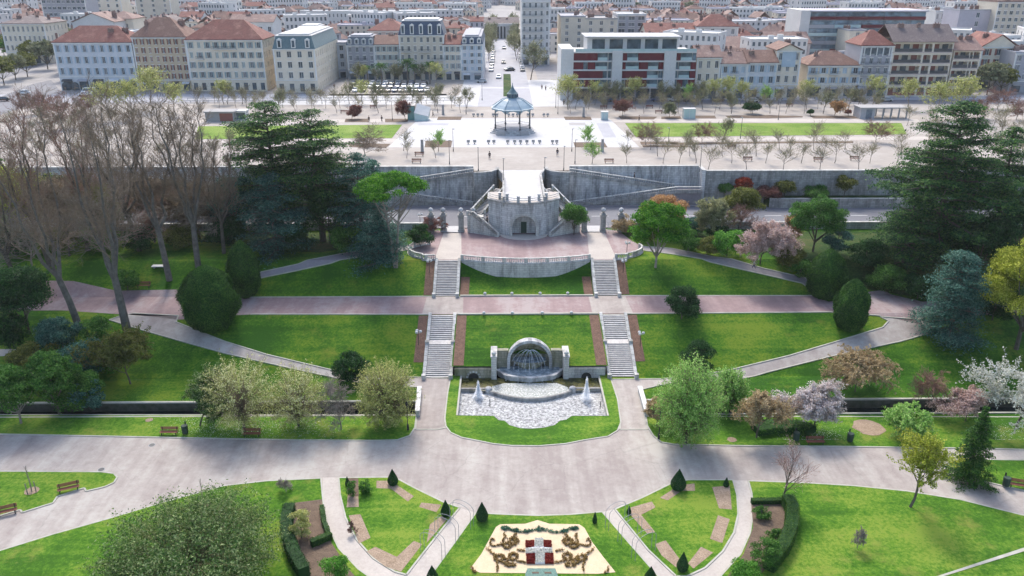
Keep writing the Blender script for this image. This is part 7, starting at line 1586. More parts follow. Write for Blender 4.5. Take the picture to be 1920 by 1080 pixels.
# staked saplings
for i, (x, y, t) in enumerate([(60, 923, 'sapling held by wooden stakes on the small left lawn'), (383, 948, 'upright bare sapling in a round soil patch on the big left lawn')]):
    p = P(x, y, ZL+.1); e = empty('sapling', p, t, 'sapling'); mb = MB(); mb.tube([(0, 0, 0), (.02, 0, 1.5), (0, .04, 3.6)], [.06, .045, .02], 6)
    r = random.Random(i)
    for k in range(14): z = 1.6+k*.13; a = k*2.4; mb.tube([(0, 0, z), (.18*math.cos(a), .18*math.sin(a), z+.5)], [.02, .008], 4)
    mb.build('stem', M['barkpale'], e)
    for k in range(3): a = k*2.1; mb = MB(); mb.box(.5*math.cos(a)-.04, .5*math.sin(a)-.04, 0, .5*math.cos(a)+.04, .5*math.sin(a)+.04, 1.5); mb.build('stake', M['barkpale'], e)
# lift, shelters, totems, kiosks, pergola
def gx(px, py): return P(px, py, 0)
p = gx(772, 224); e = empty('glass_lift', p, 'teal glass lift tower beside a white shelter left of the bandstand', 'lift tower'); mb = MB(); mb.box(-1.0, -1, 0, 1.0, 1, 3.9); mb.build('cabin', M['teal'], e); mb = MB()
for a in (-1.05, .97):
    for b_ in (-1.05, .97): mb.box(a, b_, 0, a+.1, b_+.1, 4.1)
mb.box(-1.15, -1.15, 3.9, 1.15, 1.15, 4.1); mb.build('frame', M['metal'], e)
p = gx(790, 225); e = empty('white_shelter', p, 'white glass-roofed stair shelter right of the teal lift', 'shelter'); mb = MB(); mb.add([(-1.8, -1.5, 0), (2.0, -1.5, 0), (2.2, 1.5, 0), (-1.8, 1.5, 0), (-1.8, -1.5, 2.2), (2.0, -1.5, 1.2), (2.6, 1.5, 3.2), (-1.0, 1.5, 4.4)], [(0, 1, 5, 4), (1, 2, 6, 5), (2, 3, 7, 6), (3, 0, 4, 7)]); mb.build('glass_side', M['tealglass'], e); mb = MB(); mb.add([(-1.9, -1.6, 2.22), (2.1, -1.6, 1.22), (2.7, 1.6, 3.22), (-1.1, 1.6, 4.42), (-1.9, -1.6, 2.34), (2.1, -1.6, 1.34), (2.7, 1.6, 3.34), (-1.1, 1.6, 4.54)], [(0, 3, 2, 1), (4, 5, 6, 7), (0, 1, 5, 4), (1, 2, 6, 5), (2, 3, 7, 6), (3, 0, 4, 7)]); mb.build('roof', M['w_white'], e)
for px, py, w_, hh, t in ((1133, 224, 1.9, 2.3, 'small pale green glass shelter right of the bandstand'), (1291, 222, 3.4, 2.9, 'wider pale green glass shelter behind the right lawn')):
    e = empty('glass_shelter', gx(px, py), t, 'shelter'); mb = MB(); mb.box(-w_/2, -.9, .05, w_/2, .9, hh-.1); mb.build('glass_box', M['tealglass'], e); mb = MB(); mb.box(-w_/2-.1, -1, hh-.1, w_/2+.1, 1, hh+.05)
    for a in (-w_/2, 0, w_/2): mb.box(a-.05, -.97, 0, a+.05, -.9, hh-.1)
    mb.build('frame', M['w_white'], e)
def mk_totem():
    e = empty('totem', (0, 0, 0), 'x', 'totem'); mb = MB(); mb.box(-.42, -.3, 0, .42, .3, .25); mb.build('foot', M['metalgrey'], e); mb = MB(); mb.add([(-.36, -.22, .25), (.36, -.22, .25), (.36, .22, .25), (-.36, .22, .25), (-.3, -.2, 3), (.3, -.2, 3), (.3, .2, 3.0), (-.3, .2, 3.0)], [(0, 1, 5, 4), (1, 2, 6, 5), (2, 3, 7, 6), (3, 0, 4, 7), (4, 5, 6, 7)]); mb.build('slab', M['w_dim'], e); return e
proto_copy(mk_totem, [(*gx(x, y), 0, 1, t) for x, y, t in [(792, 285, 'dark monolith left of the walkway beside the flower bed'), (1129, 284, 'dark monolith right of the walkway beside the flower bed'), (831, 215, 'dark monolith behind the bandstand on the left'), (1094, 219, 'dark monolith behind the bandstand on the right')]], 'dark monoliths around the bandstand', 'totem')
p = gx(386, 228); e = empty('brown_pavilion', p, 'low brown flat-roofed pavilion left of the white box', 'pavilion'); mb = MB(); w_ = gx(440, 228).x-p.x; mb.box(0, 0, 0, w_*.98, 4, 2.6); mb.build('wall', M['w_dim'], e); mb = MB(); mb.box(w_*.5, -.06, .1, w_*.95, -.004, 2.3); mb.build('shutter', M['redshut'], e); mb = MB(); mb.box(-.4, -.5, 2.6, w_+.2, 4.4, 2.9); mb.build('roof', M['w_dim'], e)
p = gx(443, 226); e = empty('white_kiosk', p, 'small white kiosk with dark glass front right of the brown pavilion', 'kiosk'); w_ = gx(462, 226).x-p.x; mb = MB(); mb.box(0, 0, 0, w_, 3, 2.6); mb.build('wall', M['w_white'], e); mb = MB(); mb.box(.2, -.05, .3, w_-.2, -.004, 2.2); mb.build('window', M['glass'], e); mb = MB(); mb.box(-.2, -.3, 2.6, w_+.2, 3.2, 2.8); mb.build('roof', M['w_white'], e)
p = gx(1612, 223); e = empty('pergola', p, 'grey pergola with solid end block and open posts near the giant cedar', 'pergola'); mb = MB(); mb.box(0, 0, 0, 4.2, 5, 3.0); mb.build('end_block', M['w_grey'], e); mb = MB(); mb.box(1.6, -.1, 0, 3.3, -.005, 2.7); mb.build('door', M['slategrey'], e); mb = MB(); mb.box(-.3, -.3, 3, 14, 5.3, 3.3); mb.build('roof', M['w_dim'], e)
for k in range(4):
    for y in (0.1, 4.6): mb = MB(); mb.box(6.5+k*2.3, y, 0, 6.8+k*2.3, y+.3, 3); mb.build('post', M['metalgrey'], e)
# stools around the bandstand
def mk_stool():
    e = empty('seat_block', (0, 0, 0), 'x', 'seat'); mb = MB(); mb.lathe([(.12, 0), (.1, .4)], 8); mb.build('pedestal', M['metal'], e); mb = MB(); mb.lathe([(.42, .4), (.45, .45), (.42, .52)], 10); mb.box(-.4, .3, .5, .4, .38, .95); mb.build('seat', M['w_dim'], e); return e
sl_ = []
for y, nm, xs in ((219, 'rear', (888, 896, 904, 925, 932, 954, 962, 970, 990, 999, 1020, 1027)), (270, 'front', (878, 890, 916, 926, 952, 965, 976, 988, 1000, 1012, 1036, 1044))):
    for i, x in enumerate(xs): sl_.append((*gx(x, y), 0, 1, f'small dark round seat in the {nm} row by the bandstand, {nth(i)} from the left'))
proto_copy(mk_stool, sl_, 'small dark seats in rows around the bandstand', 'seat')

# ------------------------------------------------------------------ street trees
def tree_protos(specs):
    out = []
    for k, lf, H, R, seed, s, dens, nm in specs:
        g_ = gen(k, H, R, seed, s, dens); e = empty(nm, (0, 0, 0), 'x', 'tree'); link('trunk', np_mesh('trunk', g_[0], 4, M['barkpale' if lf != 'haze' else 'bark']), e)
        c = link('crown', np_mesh('crown', g_[1], 4, M[lf] if k in ('bare', 'barebush') else M['l_'+lf]), e)
        if len(g_) > 2: link('twigs', np_mesh('twigs', g_[2], 4, M['twigyel' if lf in ('spring', 'willow') else 'twig']), c)
        out.append([e, False, H])
    return out
SP = tree_protos([('street', 'budding', 6.0, 1.8, 601, .16, 1.3, 'esplanade_tree'), ('street', 'haze', 6.2, 2.0, 602, .16, 1.6, 'esplanade_tree'), ('street', 'budding', 6.2, 2.2, 603, .14, 1, 'esplanade_tree'), ('thin', 'spring', 6.5, 1.9, 604, .2, 2.0, 'esplanade_tree'), ('budding', 'willow', 8, 2.7, 605, .26, 1.5, 'esplanade_tree'), ('palm', 'green', 7, 2.6, 606, .3, 1, 'palm'), ('barebush', 'twigred', 6.5, 3.2, 607, .3, 1, 'esplanade_tree'), ('budding', 'haze', 7, 2.3, 608, .24, 1.1, 'esplanade_tree')])
looks = ['slim pale-budding tree', 'slim green-budding tree', 'bare young tree', 'light green tree', 'yellow-green tree', 'palm', 'brownish bare tree', 'grey-green budding tree']
rs = random.Random(21)
def put(k, x, y, lab, sc=1.0, group='young trees in rows on the esplanade'):
    p = gx(x, y); e0 = SP[k]
    e = e0[0] if not e0[1] else copy_tree(e0[0]); e0[1] = True
    e.location = p; e.rotation_euler = (0, 0, rs.uniform(0, 6.28)); s_ = sc*rs.uniform(.9, 1.12); e.scale = (s_, s_, s_); tag(e, lab, 'tree', group)
rowR = [(323, 'front row along the right retaining wall', [1329, 1399, 1468, 1536, 1607], (2, 2, 2), 1.05), (306, 'second row from the right wall', [1176, 1241, 1273, 1305, 1372, 1437, 1502, 1566, 1632], (1, 2, 0), .95), (293, 'third row from the right wall', [1231, 1292, 1356, 1419, 1482, 1544], (1, 0, 2), .9), (281, 'row just below the right lawn', [1221, 1281, 1340, 1400, 1462, 1524, 1584], (2, 1, 2), .95), (266, 'row edging the right lawn', [1315, 1355, 1530, 1640], (6, 7, 2), .85)]
for y, nm, xs, ks, sc in rowR:
    for i, x in enumerate(xs): k = ks[i % 3]; put(k, x+rs.uniform(-2, 2), y, f'{looks[k]} in the {nm}, {nth(i)} from the left', sc)
for i, (x, y, k, t) in enumerate([(1110, 307, 3, 'in front of the right flower bed'), (1099, 278, 3, 'standing in the right flower bed'), (1176, 276, 0, 'at the lower corner of the white paving'), (1211, 273, 6, 'at the left end of the right lawn'), (757, 283, 1, 'left of the left flower bed'), (763, 297, 0, 'on the gravel left of the walkway'), (822, 284, 3, 'in the left flower bed'), (817, 296, 1, 'below the left flower bed'), (700, 272, 2, 'before the left lawn')]): put(k, x, y, f'{looks[k]} {t}', .9)
n = 0
for r_, (y, x0, x1, st) in enumerate([(197, 1062, 1660, 25), (205, 1076, 1650, 27), (213, 1068, 1650, 34)]):
    x = x0; i = 0
    while x < x1:
        k = rs.choice([3, 4, 7, 1, 1, 0, 7]) if r_ == 0 else rs.choice([1, 0, 7, 2]); put(k, x+rs.uniform(-4, 4), y, f'{looks[k]} in the {["rear", "middle", "front"][r_]} rear-esplanade row, {nth(i)} right of the avenue', .95 if r_ else 1.1); x += st; i += 1
for r_, (y, x0, x1, st) in enumerate([(195, 400, 885, 25), (203, 410, 880, 29), (212, 480, 880, 38)]):
    x = x0; i = 0
    while x < x1:
        k = rs.choice([4, 7, 1, 0, 2]) if r_ == 0 else rs.choice([1, 0, 2, 7]); put(k, x+rs.uniform(-5, 5), y, f'{looks[k]} in the {["rear", "middle", "front"][r_]} row left of the bandstand, {nth(i)} from the left', .95); x += st; i += 1
for i, (x, y, k, sc) in enumerate([(250, 222, 4, 1.5), (288, 206, 4, 1.7), (205, 225, 4, 1.4), (330, 215, 4, 1.3), (170, 215, 6, 1.2), (60, 215, 6, 1.2), (130, 240, 6, 1.3), (100, 225, 6, 1.2), (225, 245, 2, 1.2), (370, 200, 1, 1.2), (420, 195, 4, 1.1), (455, 195, 1, 1.1)]): put(k, x, y, f'{looks[k]} at the left end of the esplanade, {nth(sorted([250,288,205,330,170,60,130,100,225,370,420,455]).index(x))} from the left edge', sc, 'trees at the left end of the esplanade')
for r_, (y, xs) in enumerate([(240, (30, 75, 150, 205, 260)), (258, (20, 60, 100, 145)), (285, (60, 110, 160, 210, 262, 318, 370, 430)), (305, (40, 90, 150, 200, 250, 300, 350, 400, 450))]):
    for i, x in enumerate(xs): k = (2, 1, 0)[i % 3]; put(k, x, y, f'{looks[k]} seen through the left grove, {nth(i)} in the {["rear", "second", "third", "front"][r_]} gravel row', 1.0, 'trees at the left end of the esplanade')
for i, (x, y, k, sc) in enumerate([(1700, 205, 4, 1.2), (1755, 224, 4, 1.5), (1802, 222, 4, 1.5), (1832, 222, 6, 1.1), (1870, 205, 6, 1.2), (1905, 225, 6, 1.1), (1860, 245, 2, 1.1), (1900, 268, 2, 1.1), (1930, 290, 1, 1.1), (1845, 262, 1, 1), (1905, 300, 2, 1.1)]): put(k, x, y, f'{looks[k]} on the gravel at the far right, {["rear", "second", "third", "fourth", "fifth", "sixth", "seventh", "eighth", "ninth", "tenth", "last"][i]} counted from the cedar', sc, 'trees at the far right of the esplanade')
for i, (x, y, k, sc) in enumerate([(668, 158, 7, 1.1), (682, 158, 4, 1.0), (705, 158, 7, 1.0), (716, 157, 5, 1.2), (738, 158, 7, 1.1), (748, 158, 7, 1.1), (765, 156, 5, 1.2), (778, 157, 5, 1.1), (792, 157, 7, 1.1), (806, 157, 5, 1.1), (818, 160, 4, 1.0), (690, 156, 5, 1.0)]): put(k, x, y, f'{looks[k]} behind the car park, {nth(sorted([668,682,705,716,738,748,765,778,792,806,818,690]).index(x))} from the left', sc, 'trees and palms behind the car park')
for i in range(13):
    for s in (-1, 1): put(7, *proj((XA*0+(-7.3 if s < 0 else 5.6), 385+i*16, 0))[:2], f'grey budding avenue tree on the {"left" if s < 0 else "right"} side, {nth(i)} from the esplanade', 1.5, 'trees lining the avenue')
put(7, 995, 150, 'large olive budding tree at the foot of the balconied corner block', 2.0, 'corner tree'); put(4, 1065, 205, 'yellow-green leafing tree at the corner of the modern block', 1.3, 'corner tree')

for r_, (y, xs) in enumerate([(236, (1700, 1740, 1790, 1835, 1880)), (262, (1750, 1800, 1880, 1915)), (290, (1690, 1750, 1860, 1900)), (312, (1680, 1740, 1800, 1870, 1915))]):
    for i, x in enumerate(xs): k = (2, 0, 1)[i % 3]; put(k, x, y, f'{looks[k]} around the giant cedar, {nth(i)} in the {["rear", "second", "third", "front"][r_]} gravel row', 1.0, 'trees at the far right of the esplanade')
# ------------------------------------------------------------------ cars
def mk_car(col, van=False):
    e = empty('van' if van else 'car', (0, 0, 0), 'x', 'van' if van else 'car'); L_, Wd, Hh = (5.0, 1.95, 2.1) if van else (4.3, 1.8, 1.48); m_, n_, b_ = newmat('paint'); b_.inputs['Base Color'].default_value = (*col, 1); b_.inputs['Roughness'].default_value = .3; b_.inputs['Coat Weight'].default_value = .5
    low = [(-L_/2, .35), (-L_/2+.05, .8), (-L_/2+.9 if not van else -L_/2+.4, .92 if not van else 1.15), (L_/2-.35, .95), (L_/2, .75), (L_/2, .35)]; mb = MB(); n = len(low)
    vs = [(x, s*Wd/2, z) for s in (-1, 1) for x, z in low]; mb.add(vs, [tuple(range(n)), tuple(range(2*n-1, n-1, -1))]+[(i, i+n, (i+1) % n+n, (i+1) % n) for i in range(n)])
    c0 = [(-L_/2+.95, .9), (-.45, Hh), (1.15, Hh), (L_/2-.35, .93)] if not van else [(-L_/2+.4, 1.1), (-L_/2+1.0, Hh), (L_/2-.15, Hh), (L_/2-.1, .93)]
    vs = [(x, s*(Wd/2-(.06 if z < 1 else .2)), z) for s in (-1, 1) for x, z in c0]; mb.add(vs, [(1, 5, 6, 2), (0, 4, 5, 1), (2, 6, 7, 3), (0, 1, 2, 3), (7, 6, 5, 4)]); b2 = mb.build('body', m_, e)
    mb = MB(); q = lambda a, b_, t: (a[0]+(b_[0]-a[0])*t, a[1]+(b_[1]-a[1])*t)
    for s in (-1, 1):
        A_, B_, C_, D_ = [(x, s*(Wd/2-(.06 if z < 1.2 and z < Hh-.1 else .2)+.012), z) for x, z in ((c0[0][0]+.25, c0[0][1]+.08), (c0[1][0]+.08, Hh-.1), (c0[2][0]-.05, Hh-.1), (c0[3][0]-.3, c0[0][1]+.08))]; mb.quad(A_, B_, C_, D_)
    a, b_ = c0[0], c0[1]; mb.quad((a[0]+.03, -Wd/2+.2, a[1]+.1), (a[0]+.03, Wd/2-.2, a[1]+.1), (b_[0]-.1, Wd/2-.28, b_[1]-.06), (b_[0]-.1, -Wd/2+.28, b_[1]-.06))
    a, b_ = c0[3], c0[2]; mb.quad((a[0]-.02, -Wd/2+.2, a[1]+.1), (a[0]-.02, Wd/2-.2, a[1]+.1), (b_[0]+.06, Wd/2-.28, b_[1]-.06), (b_[0]+.06, -Wd/2+.28, b_[1]-.06)); mb.build('windows', M['glass'], e)
    for sx in (-1, 1):
        for s in (-1, 1):
            mb = MB(); k = 12; cx = sx*L_*.3; vs = [(cx+.32*math.cos(t), s*Wd/2+o, .32+.32*math.sin(t)) for o in (-.18, .03) for t in np.linspace(0, 2*math.pi, k, endpoint=False)]; mb.add(vs, [tuple(range(k)), tuple(range(2*k-1, k-1, -1))]+[(i, i+k, (i+1) % k+k, (i+1) % k) for i in range(k)]); mb.build('wheel', M['black'], e)
    for s in (-1, 1): mb = MB(); mb.box(-L_/2-.02, s*Wd*.36-.16, .58, -L_/2+.06, s*Wd*.36+.16, .74); mb.build('headlight', M['w_white'], e); mb = MB(); mb.box(L_/2-.06, s*Wd*.38-.12, .62, L_/2+.02, s*Wd*.38+.12, .8); mb.build('tail_light', M['redshut'], e)
    return e
CC = [('white', (.7, .7, .7)), ('dark grey', (.05, .055, .06)), ('silver', (.4, .41, .42)), ('black', (.012, .012, .014)), ('blue', (.03, .06, .15)), ('red', (.25, .02, .02))]
cars = [[mk_car(c), False, n_] for n_, c in CC]; vans = [mk_car((.7, .7, .7), True), False, 'white']
def putcar(k, x, y, rz, t, grp):
    p0 = cars[k] if k >= 0 else vans; e = p0[0] if not p0[1] else copy_tree(p0[0]); p0[1] = True; p = gx(x, y); e.location = (p.x, p.y, .045); e.rotation_euler = (0, 0, rz); tag(e, f'{p0[2]} {"van" if k < 0 else "car"} {t}', 'van' if k < 0 else 'car', grp)
rs = random.Random(4)
for r_, (y, x0, x1) in enumerate([(159, 662, 806), (164.5, 660, 806), (172, 655, 808)]):
    x = x0; i = 0
    while x < x1:
        if rs.random() < .88: putcar(rs.choice([0, 1, 2, 0, 3, 2, 1, 4]), x, y, math.pi/2+rs.uniform(-.05, .05), f'in the {["rear", "middle", "front"][r_]} car park row, {nth(i)} bay from the left', 'cars in the car park')
        x += 12.2; i += 1
for x, y, k, rz, t in [(1137, 190, 4, 0, 'parked in front of the left part of the red block'), (1182, 190, 1, 0, 'parked in front of the middle of the red block'), (1232, 190, 4, 0, 'parked in front of the right part of the red block'), (1263, 190, 2, 0, 'parked by the right corner of the red block'), (1292, 190, 1, 0, 'parked beside the first row house'), (1415, 190, 3, 0, 'parked before the house with ochre doors'), (1345, 190, 1, 0, 'parked before the pale blue-white row house'),
                       (44, 177, 0, .5, 'driving on the road at the far left'), (160, 180, 0, 0, 'parked before the pale blue building, left of two'), (186, 181, 2, 0, 'parked before the pale blue building, right of two'), (210, 178, 1, 0, 'on the street before the tan building'), (5, 190, 3, .5, 'on the road at the left edge'), (944, 119, 3, 1.57, 'driving up the middle of the avenue'), (945, 92, 3, 1.57, 'far up the avenue'), (935, 147, 0, 1.57, 'waiting left of the green median'), (954, 132, 3, .2, 'turning at the head of the green median'), (956, 133, 1, .2, 'close behind the turning black car'), (903, 155, 2, 0, 'alone on the forecourt left of the avenue'), (1410, 192, 2, 0, 'driving along the street right of the red block'), (1660, 190, 2, 0, 'parked near the balconied flats'), (1560, 190, 0, 0, 'parked before the broad cream house'), (1608, 190, 1, 0, 'parked before the grey-white house')]: putcar(k, x, y, rz, t, 'cars on the streets')
for i in range(8): putcar([0, 2, 1, 0, 3, 0, 2, 1][i], *proj((-5.6, 345+i*11, 0))[:2], 1.57, f'parked on the left kerb of the avenue, {nth(i)} from the esplanade', 'cars parked along the avenue'); putcar([1, 0, 2, 3, 0, 1, 0, 2][i], *proj((7.6, 345+i*8, 0))[:2], 1.57, f'parked on the right kerb of the avenue, {nth(i)} from the esplanade', 'cars parked along the avenue')
putcar(-1, 168, 176, .1, 'beside the cars before the pale blue building', 'vans')

def purge(e):
    for c in list(e.children): purge(c)
    bpy.data.objects.remove(e)
for e_, u_, _ in cars+SP:
    if not u_: purge(e_)
# ------------------------------------------------------------------ people
def flatmat(name, c): return mat(name, c, tuple(x*.8 for x in c), 3, .8)
def skin(name, V, E, Rr, m_, par):
    me = bpy.data.meshes.new(name); me.from_pydata(V, E, []); me.materials.append(m_); o = link(name, me, par); md = o.modifiers.new('s', 'SKIN'); sv = me.skin_vertices[0].data
    for i, r in enumerate(Rr): sv[i].radius = (r, r)
    sv[0].use_root = True; ss = o.modifiers.new('u', 'SUBSURF'); ss.levels = 1; ss.render_levels = 1; return o
SKN = flatmat('skin', (.45, .28, .2))
def person(p, rz, top, leg, hair, label, stride=.28):
    e = empty('person', p, label, 'person', rz=rz); V, E, Rr = [], [], []
    def ch(pts, par=None):
        pi = par
        for x, y, z, r in pts:
            V.append((x, y, z)); Rr.append(r)
            if pi is not None: E.append((pi, len(V)-1))
            pi = len(V)-1
        return pi
    pel = ch([(0, 0, .95, .13)]); sh_ = ch([(0, 0, 1.15, .125), (0, 0, 1.38, .14)], pel); hd = ch([(0, 0, 1.5, .06), (0, -.01, 1.57, .085), (0, -.02, 1.66, .10), (0, 0, 1.74, .07)], sh_)
    ch([(0, -.105, 1.64, .016)], hd-1)
    for s in (-1, 1): ch([(s*.1, 0, .88, .09), (s*.11, s*stride*.5-.04, .5, .06), (s*.11, s*stride, .1, .042), (s*.11, s*stride-.16, .04, .035)], pel)
    for s in (-1, 1):
        w_ = ch([(s*.19, 0, 1.38, .06), (s*.26, -s*.05, 1.1, .045), (s*.27, -s*stride*.6-.06, .86, .032), (s*.27, -s*stride*.6-.09, .79, .03)], sh_)
        for k in range(4): ch([(s*.27+(k-1.5)*.016, -s*stride*.6-.10, .73, .009), (s*.265+(k-1.5)*.016, -s*stride*.6-.09, .69+.006*abs(k-1.5), .008)], w_)
        ch([(s*.245, -s*stride*.6-.13, .76, .009)], w_)
    skin('body', V, E, Rr, SKN, e)
    V2 = [V[0], V[1], V[2]]+[(s*.19, 0, 1.38) for s in (-1, 1)]+[(s*.26, -s*.05, 1.1) for s in (-1, 1)]+[(s*.27, -s*stride*.6-.05, .88) for s in (-1, 1)]; skin('jacket', V2, [(0, 1), (1, 2), (2, 3), (2, 4), (3, 5), (4, 6), (5, 7), (6, 8)], [.16, .155, .165, .085, .085, .065, .065, .05, .05], flatmat('jacket', top), e)
    V3 = [(0, 0, .95)]+[(s*.1, 0, .86) for s in (-1, 1)]+[(s*.11, s*stride*.5-.04, .5) for s in (-1, 1)]+[(s*.11, s*stride, .12) for s in (-1, 1)]; skin('trousers', V3, [(0, 1), (0, 2), (1, 3), (2, 4), (3, 5), (4, 6)], [.155, .11, .11, .08, .08, .06, .06], flatmat('trousers', leg), e)
    mb = MB(); mb.lathe([(.03, 1.86), (.10, 1.82), (.125, 1.73), (.11, 1.66)], 10, (0, .02, 0), cap=False); mb.build('hair', flatmat('hair', hair), e, smooth=True)
D = (.02, .02, .025)
for (x, y, z, rz, tp, lg, t) in [(918, 298, 0, 0, D, D, 'person in dark clothes walking on the gravel left of the walkway axis'), (1045, 292, 0, 3, D, (.03, .04, .08), 'person in dark clothes walking on the gravel right of the bandstand'), (1413, 504, None, 1.2, (.6, .6, .6), (.03, .05, .12), 'person in white top and blue trousers on the upper right path'), (1205, 366, -2.0, 1.5, D, D, 'person in black leaning at the upper parapet of the right ramp'),
    (692, 229, 0, 0, D, D, 'person standing near the left lawn, left of two'), (716, 228, 0, 1, D, D, 'person standing near the left lawn, right of two'), (812, 219, 0, 2, D, D, 'person beside the dark monolith left of the bandstand'), (1198, 228, 0, 1.5, D, D, 'person at the top edge of the right lawn'), (1016, 168, 0, 0, D, D, 'person on the white pavement right of the avenue, left of two'), (1023, 170, 0, 3, (.1, .1, .12), D, 'person on the white pavement right of the avenue, right of two'),
    (1057, 197, 0, 0, D, D, 'person near the corner of the modern block'), (627, 166, 0, 0, D, D, 'person crossing near the left car park'), (1850, 198, 0, 0, D, D, 'person far right near the gabled house')]:
    p = G(x, y) if z is None else P(x, y, z) 
    if z is not None and z < -1: p = Vector((P(x, y, z).x, 170.3, -1.95))
    person(p, rz, tp, lg, (.03, .02, .015), t)
for s, zz, u, yy, t in ((-1, ZP+1.85, -7.1, 148.15, 'person in black climbing the lower flight left of the grotto'),): person((XA+u, yy, zz), 1.2, D, D, (.02, .02, .02), t)

# fallen petals on the canal lawns
r = np.random.RandomState(9); pts = []
for cx, cyy, sx, sy_, n in ((380, 800, 60, 12, 500), (470, 800, 70, 14, 700), (570, 800, 60, 12, 500), (1524, 815, 50, 10, 500), (1890, 810, 60, 12, 400)):
    for k in range(n):
        q = P(cx+r.randn()*sx*.6, min(824, max(782, cyy+r.randn()*sy_)), ZL+.14); pts.append(q)
pts = np.array([tuple(q) for q in pts]); o = link('fallen_petals', np_mesh('fallen_petals', leaves(pts, np.tile([0, 0, 1.], (len(pts), 1)), .10, r, .8, .1), 4, M['l_white'])); tag(o, 'pale fallen petals scattered over the canal lawns', 'petals', kind='stuff')
# ------------------------------------------------------------------ floral emblem
c0 = P(1010, 1035, ZL+.15); fe = empty('floral_emblem', c0, 'heraldic flower planting with white cross on dark red between curling beasts on a sand bed', 'flower emblem')
def E5(x, y): q = P(880+x/6.857, 960+y/6.857, ZL+.15)-c0; return q
def slab(name, pts, z, m_, par=fe):
    mb = MB(); q = [E5(*p) for p in pts]; n = len(q); mb.add([(p.x, p.y, .0) for p in q]+[(p.x, p.y, z) for p in q], [tuple(range(n, 2*n))]+[(i, (i+1) % n, n+(i+1) % n, n+i) for i in range(n)]); return mb.build(name, M[m_], par)
M['redflower'] = mat('red_flowers', (.22, .012, .012), (.12, .02, .01), 5, .9, .8, 12, fine=(14, .5)); M['whiteflower'] = mat('white_flowers', (.75, .75, .76), (.55, .56, .58), 5, .9, .8, 12, fine=(14, .3)); M['tealplant'] = mat('blue_green_plants', (.10, .18, .15), (.16, .26, .22), 4, .9, .8, 12, fine=(14, .4))
slab('white_cross', [(840, 352), (945, 352), (955, 472), (1062, 480), (1072, 545), (965, 538), (970, 672), (848, 672), (845, 540), (725, 552), (722, 488), (838, 466)], .22, 'whiteflower')
for q in ([(722, 388), (832, 374), (836, 462), (725, 474)], [(952, 374), (1052, 385), (1058, 474), (958, 468)], [(736, 562), (842, 545), (846, 668), (736, 668)], [(968, 542), (1074, 552), (1086, 668), (974, 670)]): slab('red_quarter', q, .18, 'redflower')
slab('lettered_plinth', [(745, 735), (1105, 735), (1135, 823), (1140, 850), (715, 850), (722, 800)], .12, 'tealplant')
for x0 in (805, 965): slab('dark_notch', [(x0, 783), (x0+88, 783), (x0+92, 803), (x0+2, 803)], .14, 'soil')
def tufts(name, lines, blobs, leafk, seed):
    r = np.random.RandomState(seed); pts = []
    for ln, jt in lines:
        for a, b_ in zip(ln[:-1], ln[1:]):
            n = int(math.dist(a, b_)/4)+1
            for k in range(n): t = k/n; pts.append((a[0]+(b_[0]-a[0])*t+r.randn()*jt, a[1]+(b_[1]-a[1])*t+r.randn()*jt*.7))
    for cx, cy_, rx, ry, n in blobs:
        for k in range(n):
            a = r.rand()*6.283; q = .45+.55*r.rand(); th = r.rand(); pts.append((cx+rx*q*math.cos(a), cy_+ry*q*math.sin(a)))
    for nm_, mm, sz, off in ((name, leafk, .12, 0), (name+'_tips', 'flower' if leafk != 'cedarblue' else 'green', .07, .08)):
        P_ = []
        for x, y in pts:
            q = E5(x, y); m = 5 if off == 0 else 1; P_.append(np.array(q)+np.abs(r.randn(m, 3))*np.array([.06, .06, .09])*np.array([1, 1, 1])+np.array([0, 0, .05+off]))
        P_ = np.concatenate(P_); link(nm_, np_mesh(nm_, leaves(P_, np.tile([0, 0, 1.], (len(P_), 1)), sz, r, .7, .6), 4, M['l_'+mm]), fe)
def tuft_rect(name, rects, leafk, n, seed):
    r = np.random.RandomState(seed); P_ = []
    for x0, y0, x1, y1 in rects:
        m = int(n*(x1-x0)*(y1-y0)/10000); P_ += [np.array(E5(x0+(x1-x0)*r.rand(), y0+(y1-y0)*r.rand()))+np.array([0, 0, .2+.08*r.rand()]) for _ in range(m)]
    P_ = np.array(P_); link(name, np_mesh(name, leaves(P_, np.tile([0, 0, 1.], (len(P_), 1)), .13, r, .7, .6), 4, M['l_'+leafk]), fe)
tuft_rect('white_flower_tufts', [(842, 355, 950, 470), (725, 485, 1070, 545), (850, 540, 968, 668)], 'white', 700, 5)
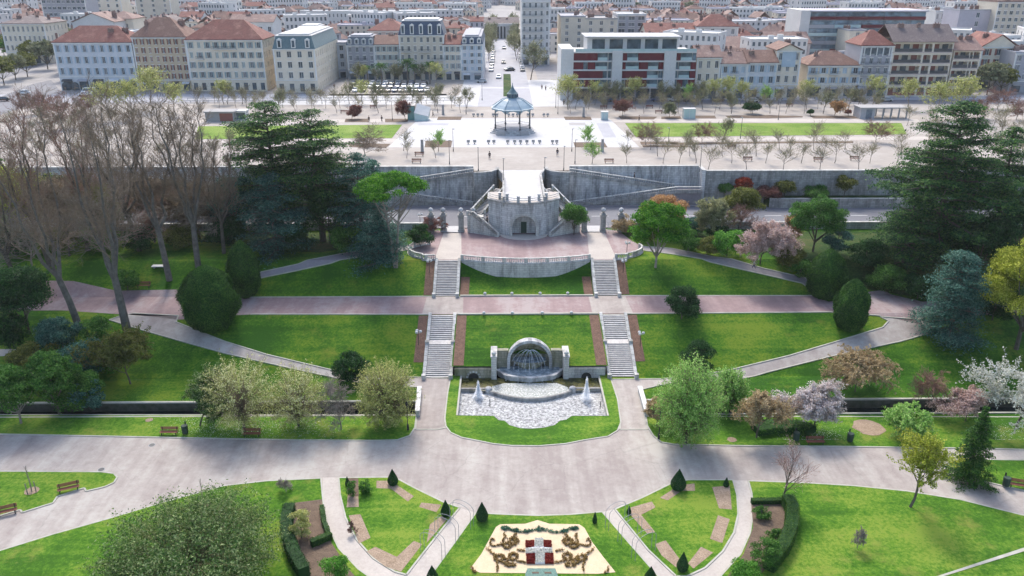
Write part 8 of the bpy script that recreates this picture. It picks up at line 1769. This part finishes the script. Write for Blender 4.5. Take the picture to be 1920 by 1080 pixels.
tuft_rect('red_flower_tufts', [(722, 385, 834, 468), (955, 382, 1055, 468), (735, 555, 845, 668), (970, 550, 1080, 670)], 'darkred', 700, 6)
LFT = [([(310, 375), (285, 355), (265, 385), (262, 425), (300, 448), (360, 440), (400, 425), (440, 460), (490, 480)], 5), ([(440, 285), (455, 320), (420, 390), (440, 440)], 9), ([(600, 290), (570, 310), (545, 350), (590, 400)], 9), ([(228, 482), (270, 520), (320, 560), (350, 600)], 9), ([(610, 500), (660, 505), (715, 512)], 5), ([(600, 640), (660, 652), (725, 662)], 5), ([(340, 640), (360, 700), (350, 780)], 6), ([(30, 715), (45, 770), (80, 790)], 8)]
LB = [(560, 385, 75, 60, 130), (480, 440, 60, 45, 90), (380, 600, 80, 50, 130), (560, 585, 70, 60, 130), (520, 690, 80, 28, 90), (450, 640, 60, 40, 70)]
mir = lambda l: [([(1815-x, y) for x, y in a], j) for a, j in l]; mib = lambda l: [(1815-a, b_, c, d, e_) for a, b_, c, d, e_ in l]
tufts('left_beast_planting', LFT, LB, 'beast', 1); tufts('right_beast_planting', mir(LFT), mib(LB), 'beast', 2)
tufts('crown_planting', [([(400, 215), (450, 240), (520, 225), (580, 250), (640, 262), (720, 262), (800, 242), (890, 228), (980, 240), (1040, 262), (1120, 275), (1200, 255), (1260, 240), (1310, 215), (1395, 220)], 9)], [(455, 215, 55, 22, 50), (590, 245, 45, 22, 40), (735, 255, 45, 20, 40), (900, 230, 45, 28, 50), (1215, 255, 45, 22, 40), (1350, 220, 50, 22, 50)], 'cedarblue', 3)
# ------------------------------------------------------------------ haze
mb = MB(); mb.box(-1150, -60, -19, 1150, 1450, 47); me = mb.mesh('haze'); hz = link('haze', me); hz['kind'] = 'stuff'; hz['label'] = 'pale even haze filling the air over park and town'; hz['category'] = 'haze'
m, n, b = newmat('haze'); n.nodes.remove(b); pv = n.nodes.new('ShaderNodeVolumePrincipled'); pv.inputs['Color'].default_value = (.93, .95, 1, 1); pv.inputs['Density'].default_value = .00008; pv.inputs['Anisotropy'].default_value = .2
n.links.new(pv.outputs[0], n.nodes['Material Output'].inputs['Volume']); me.materials.append(m)
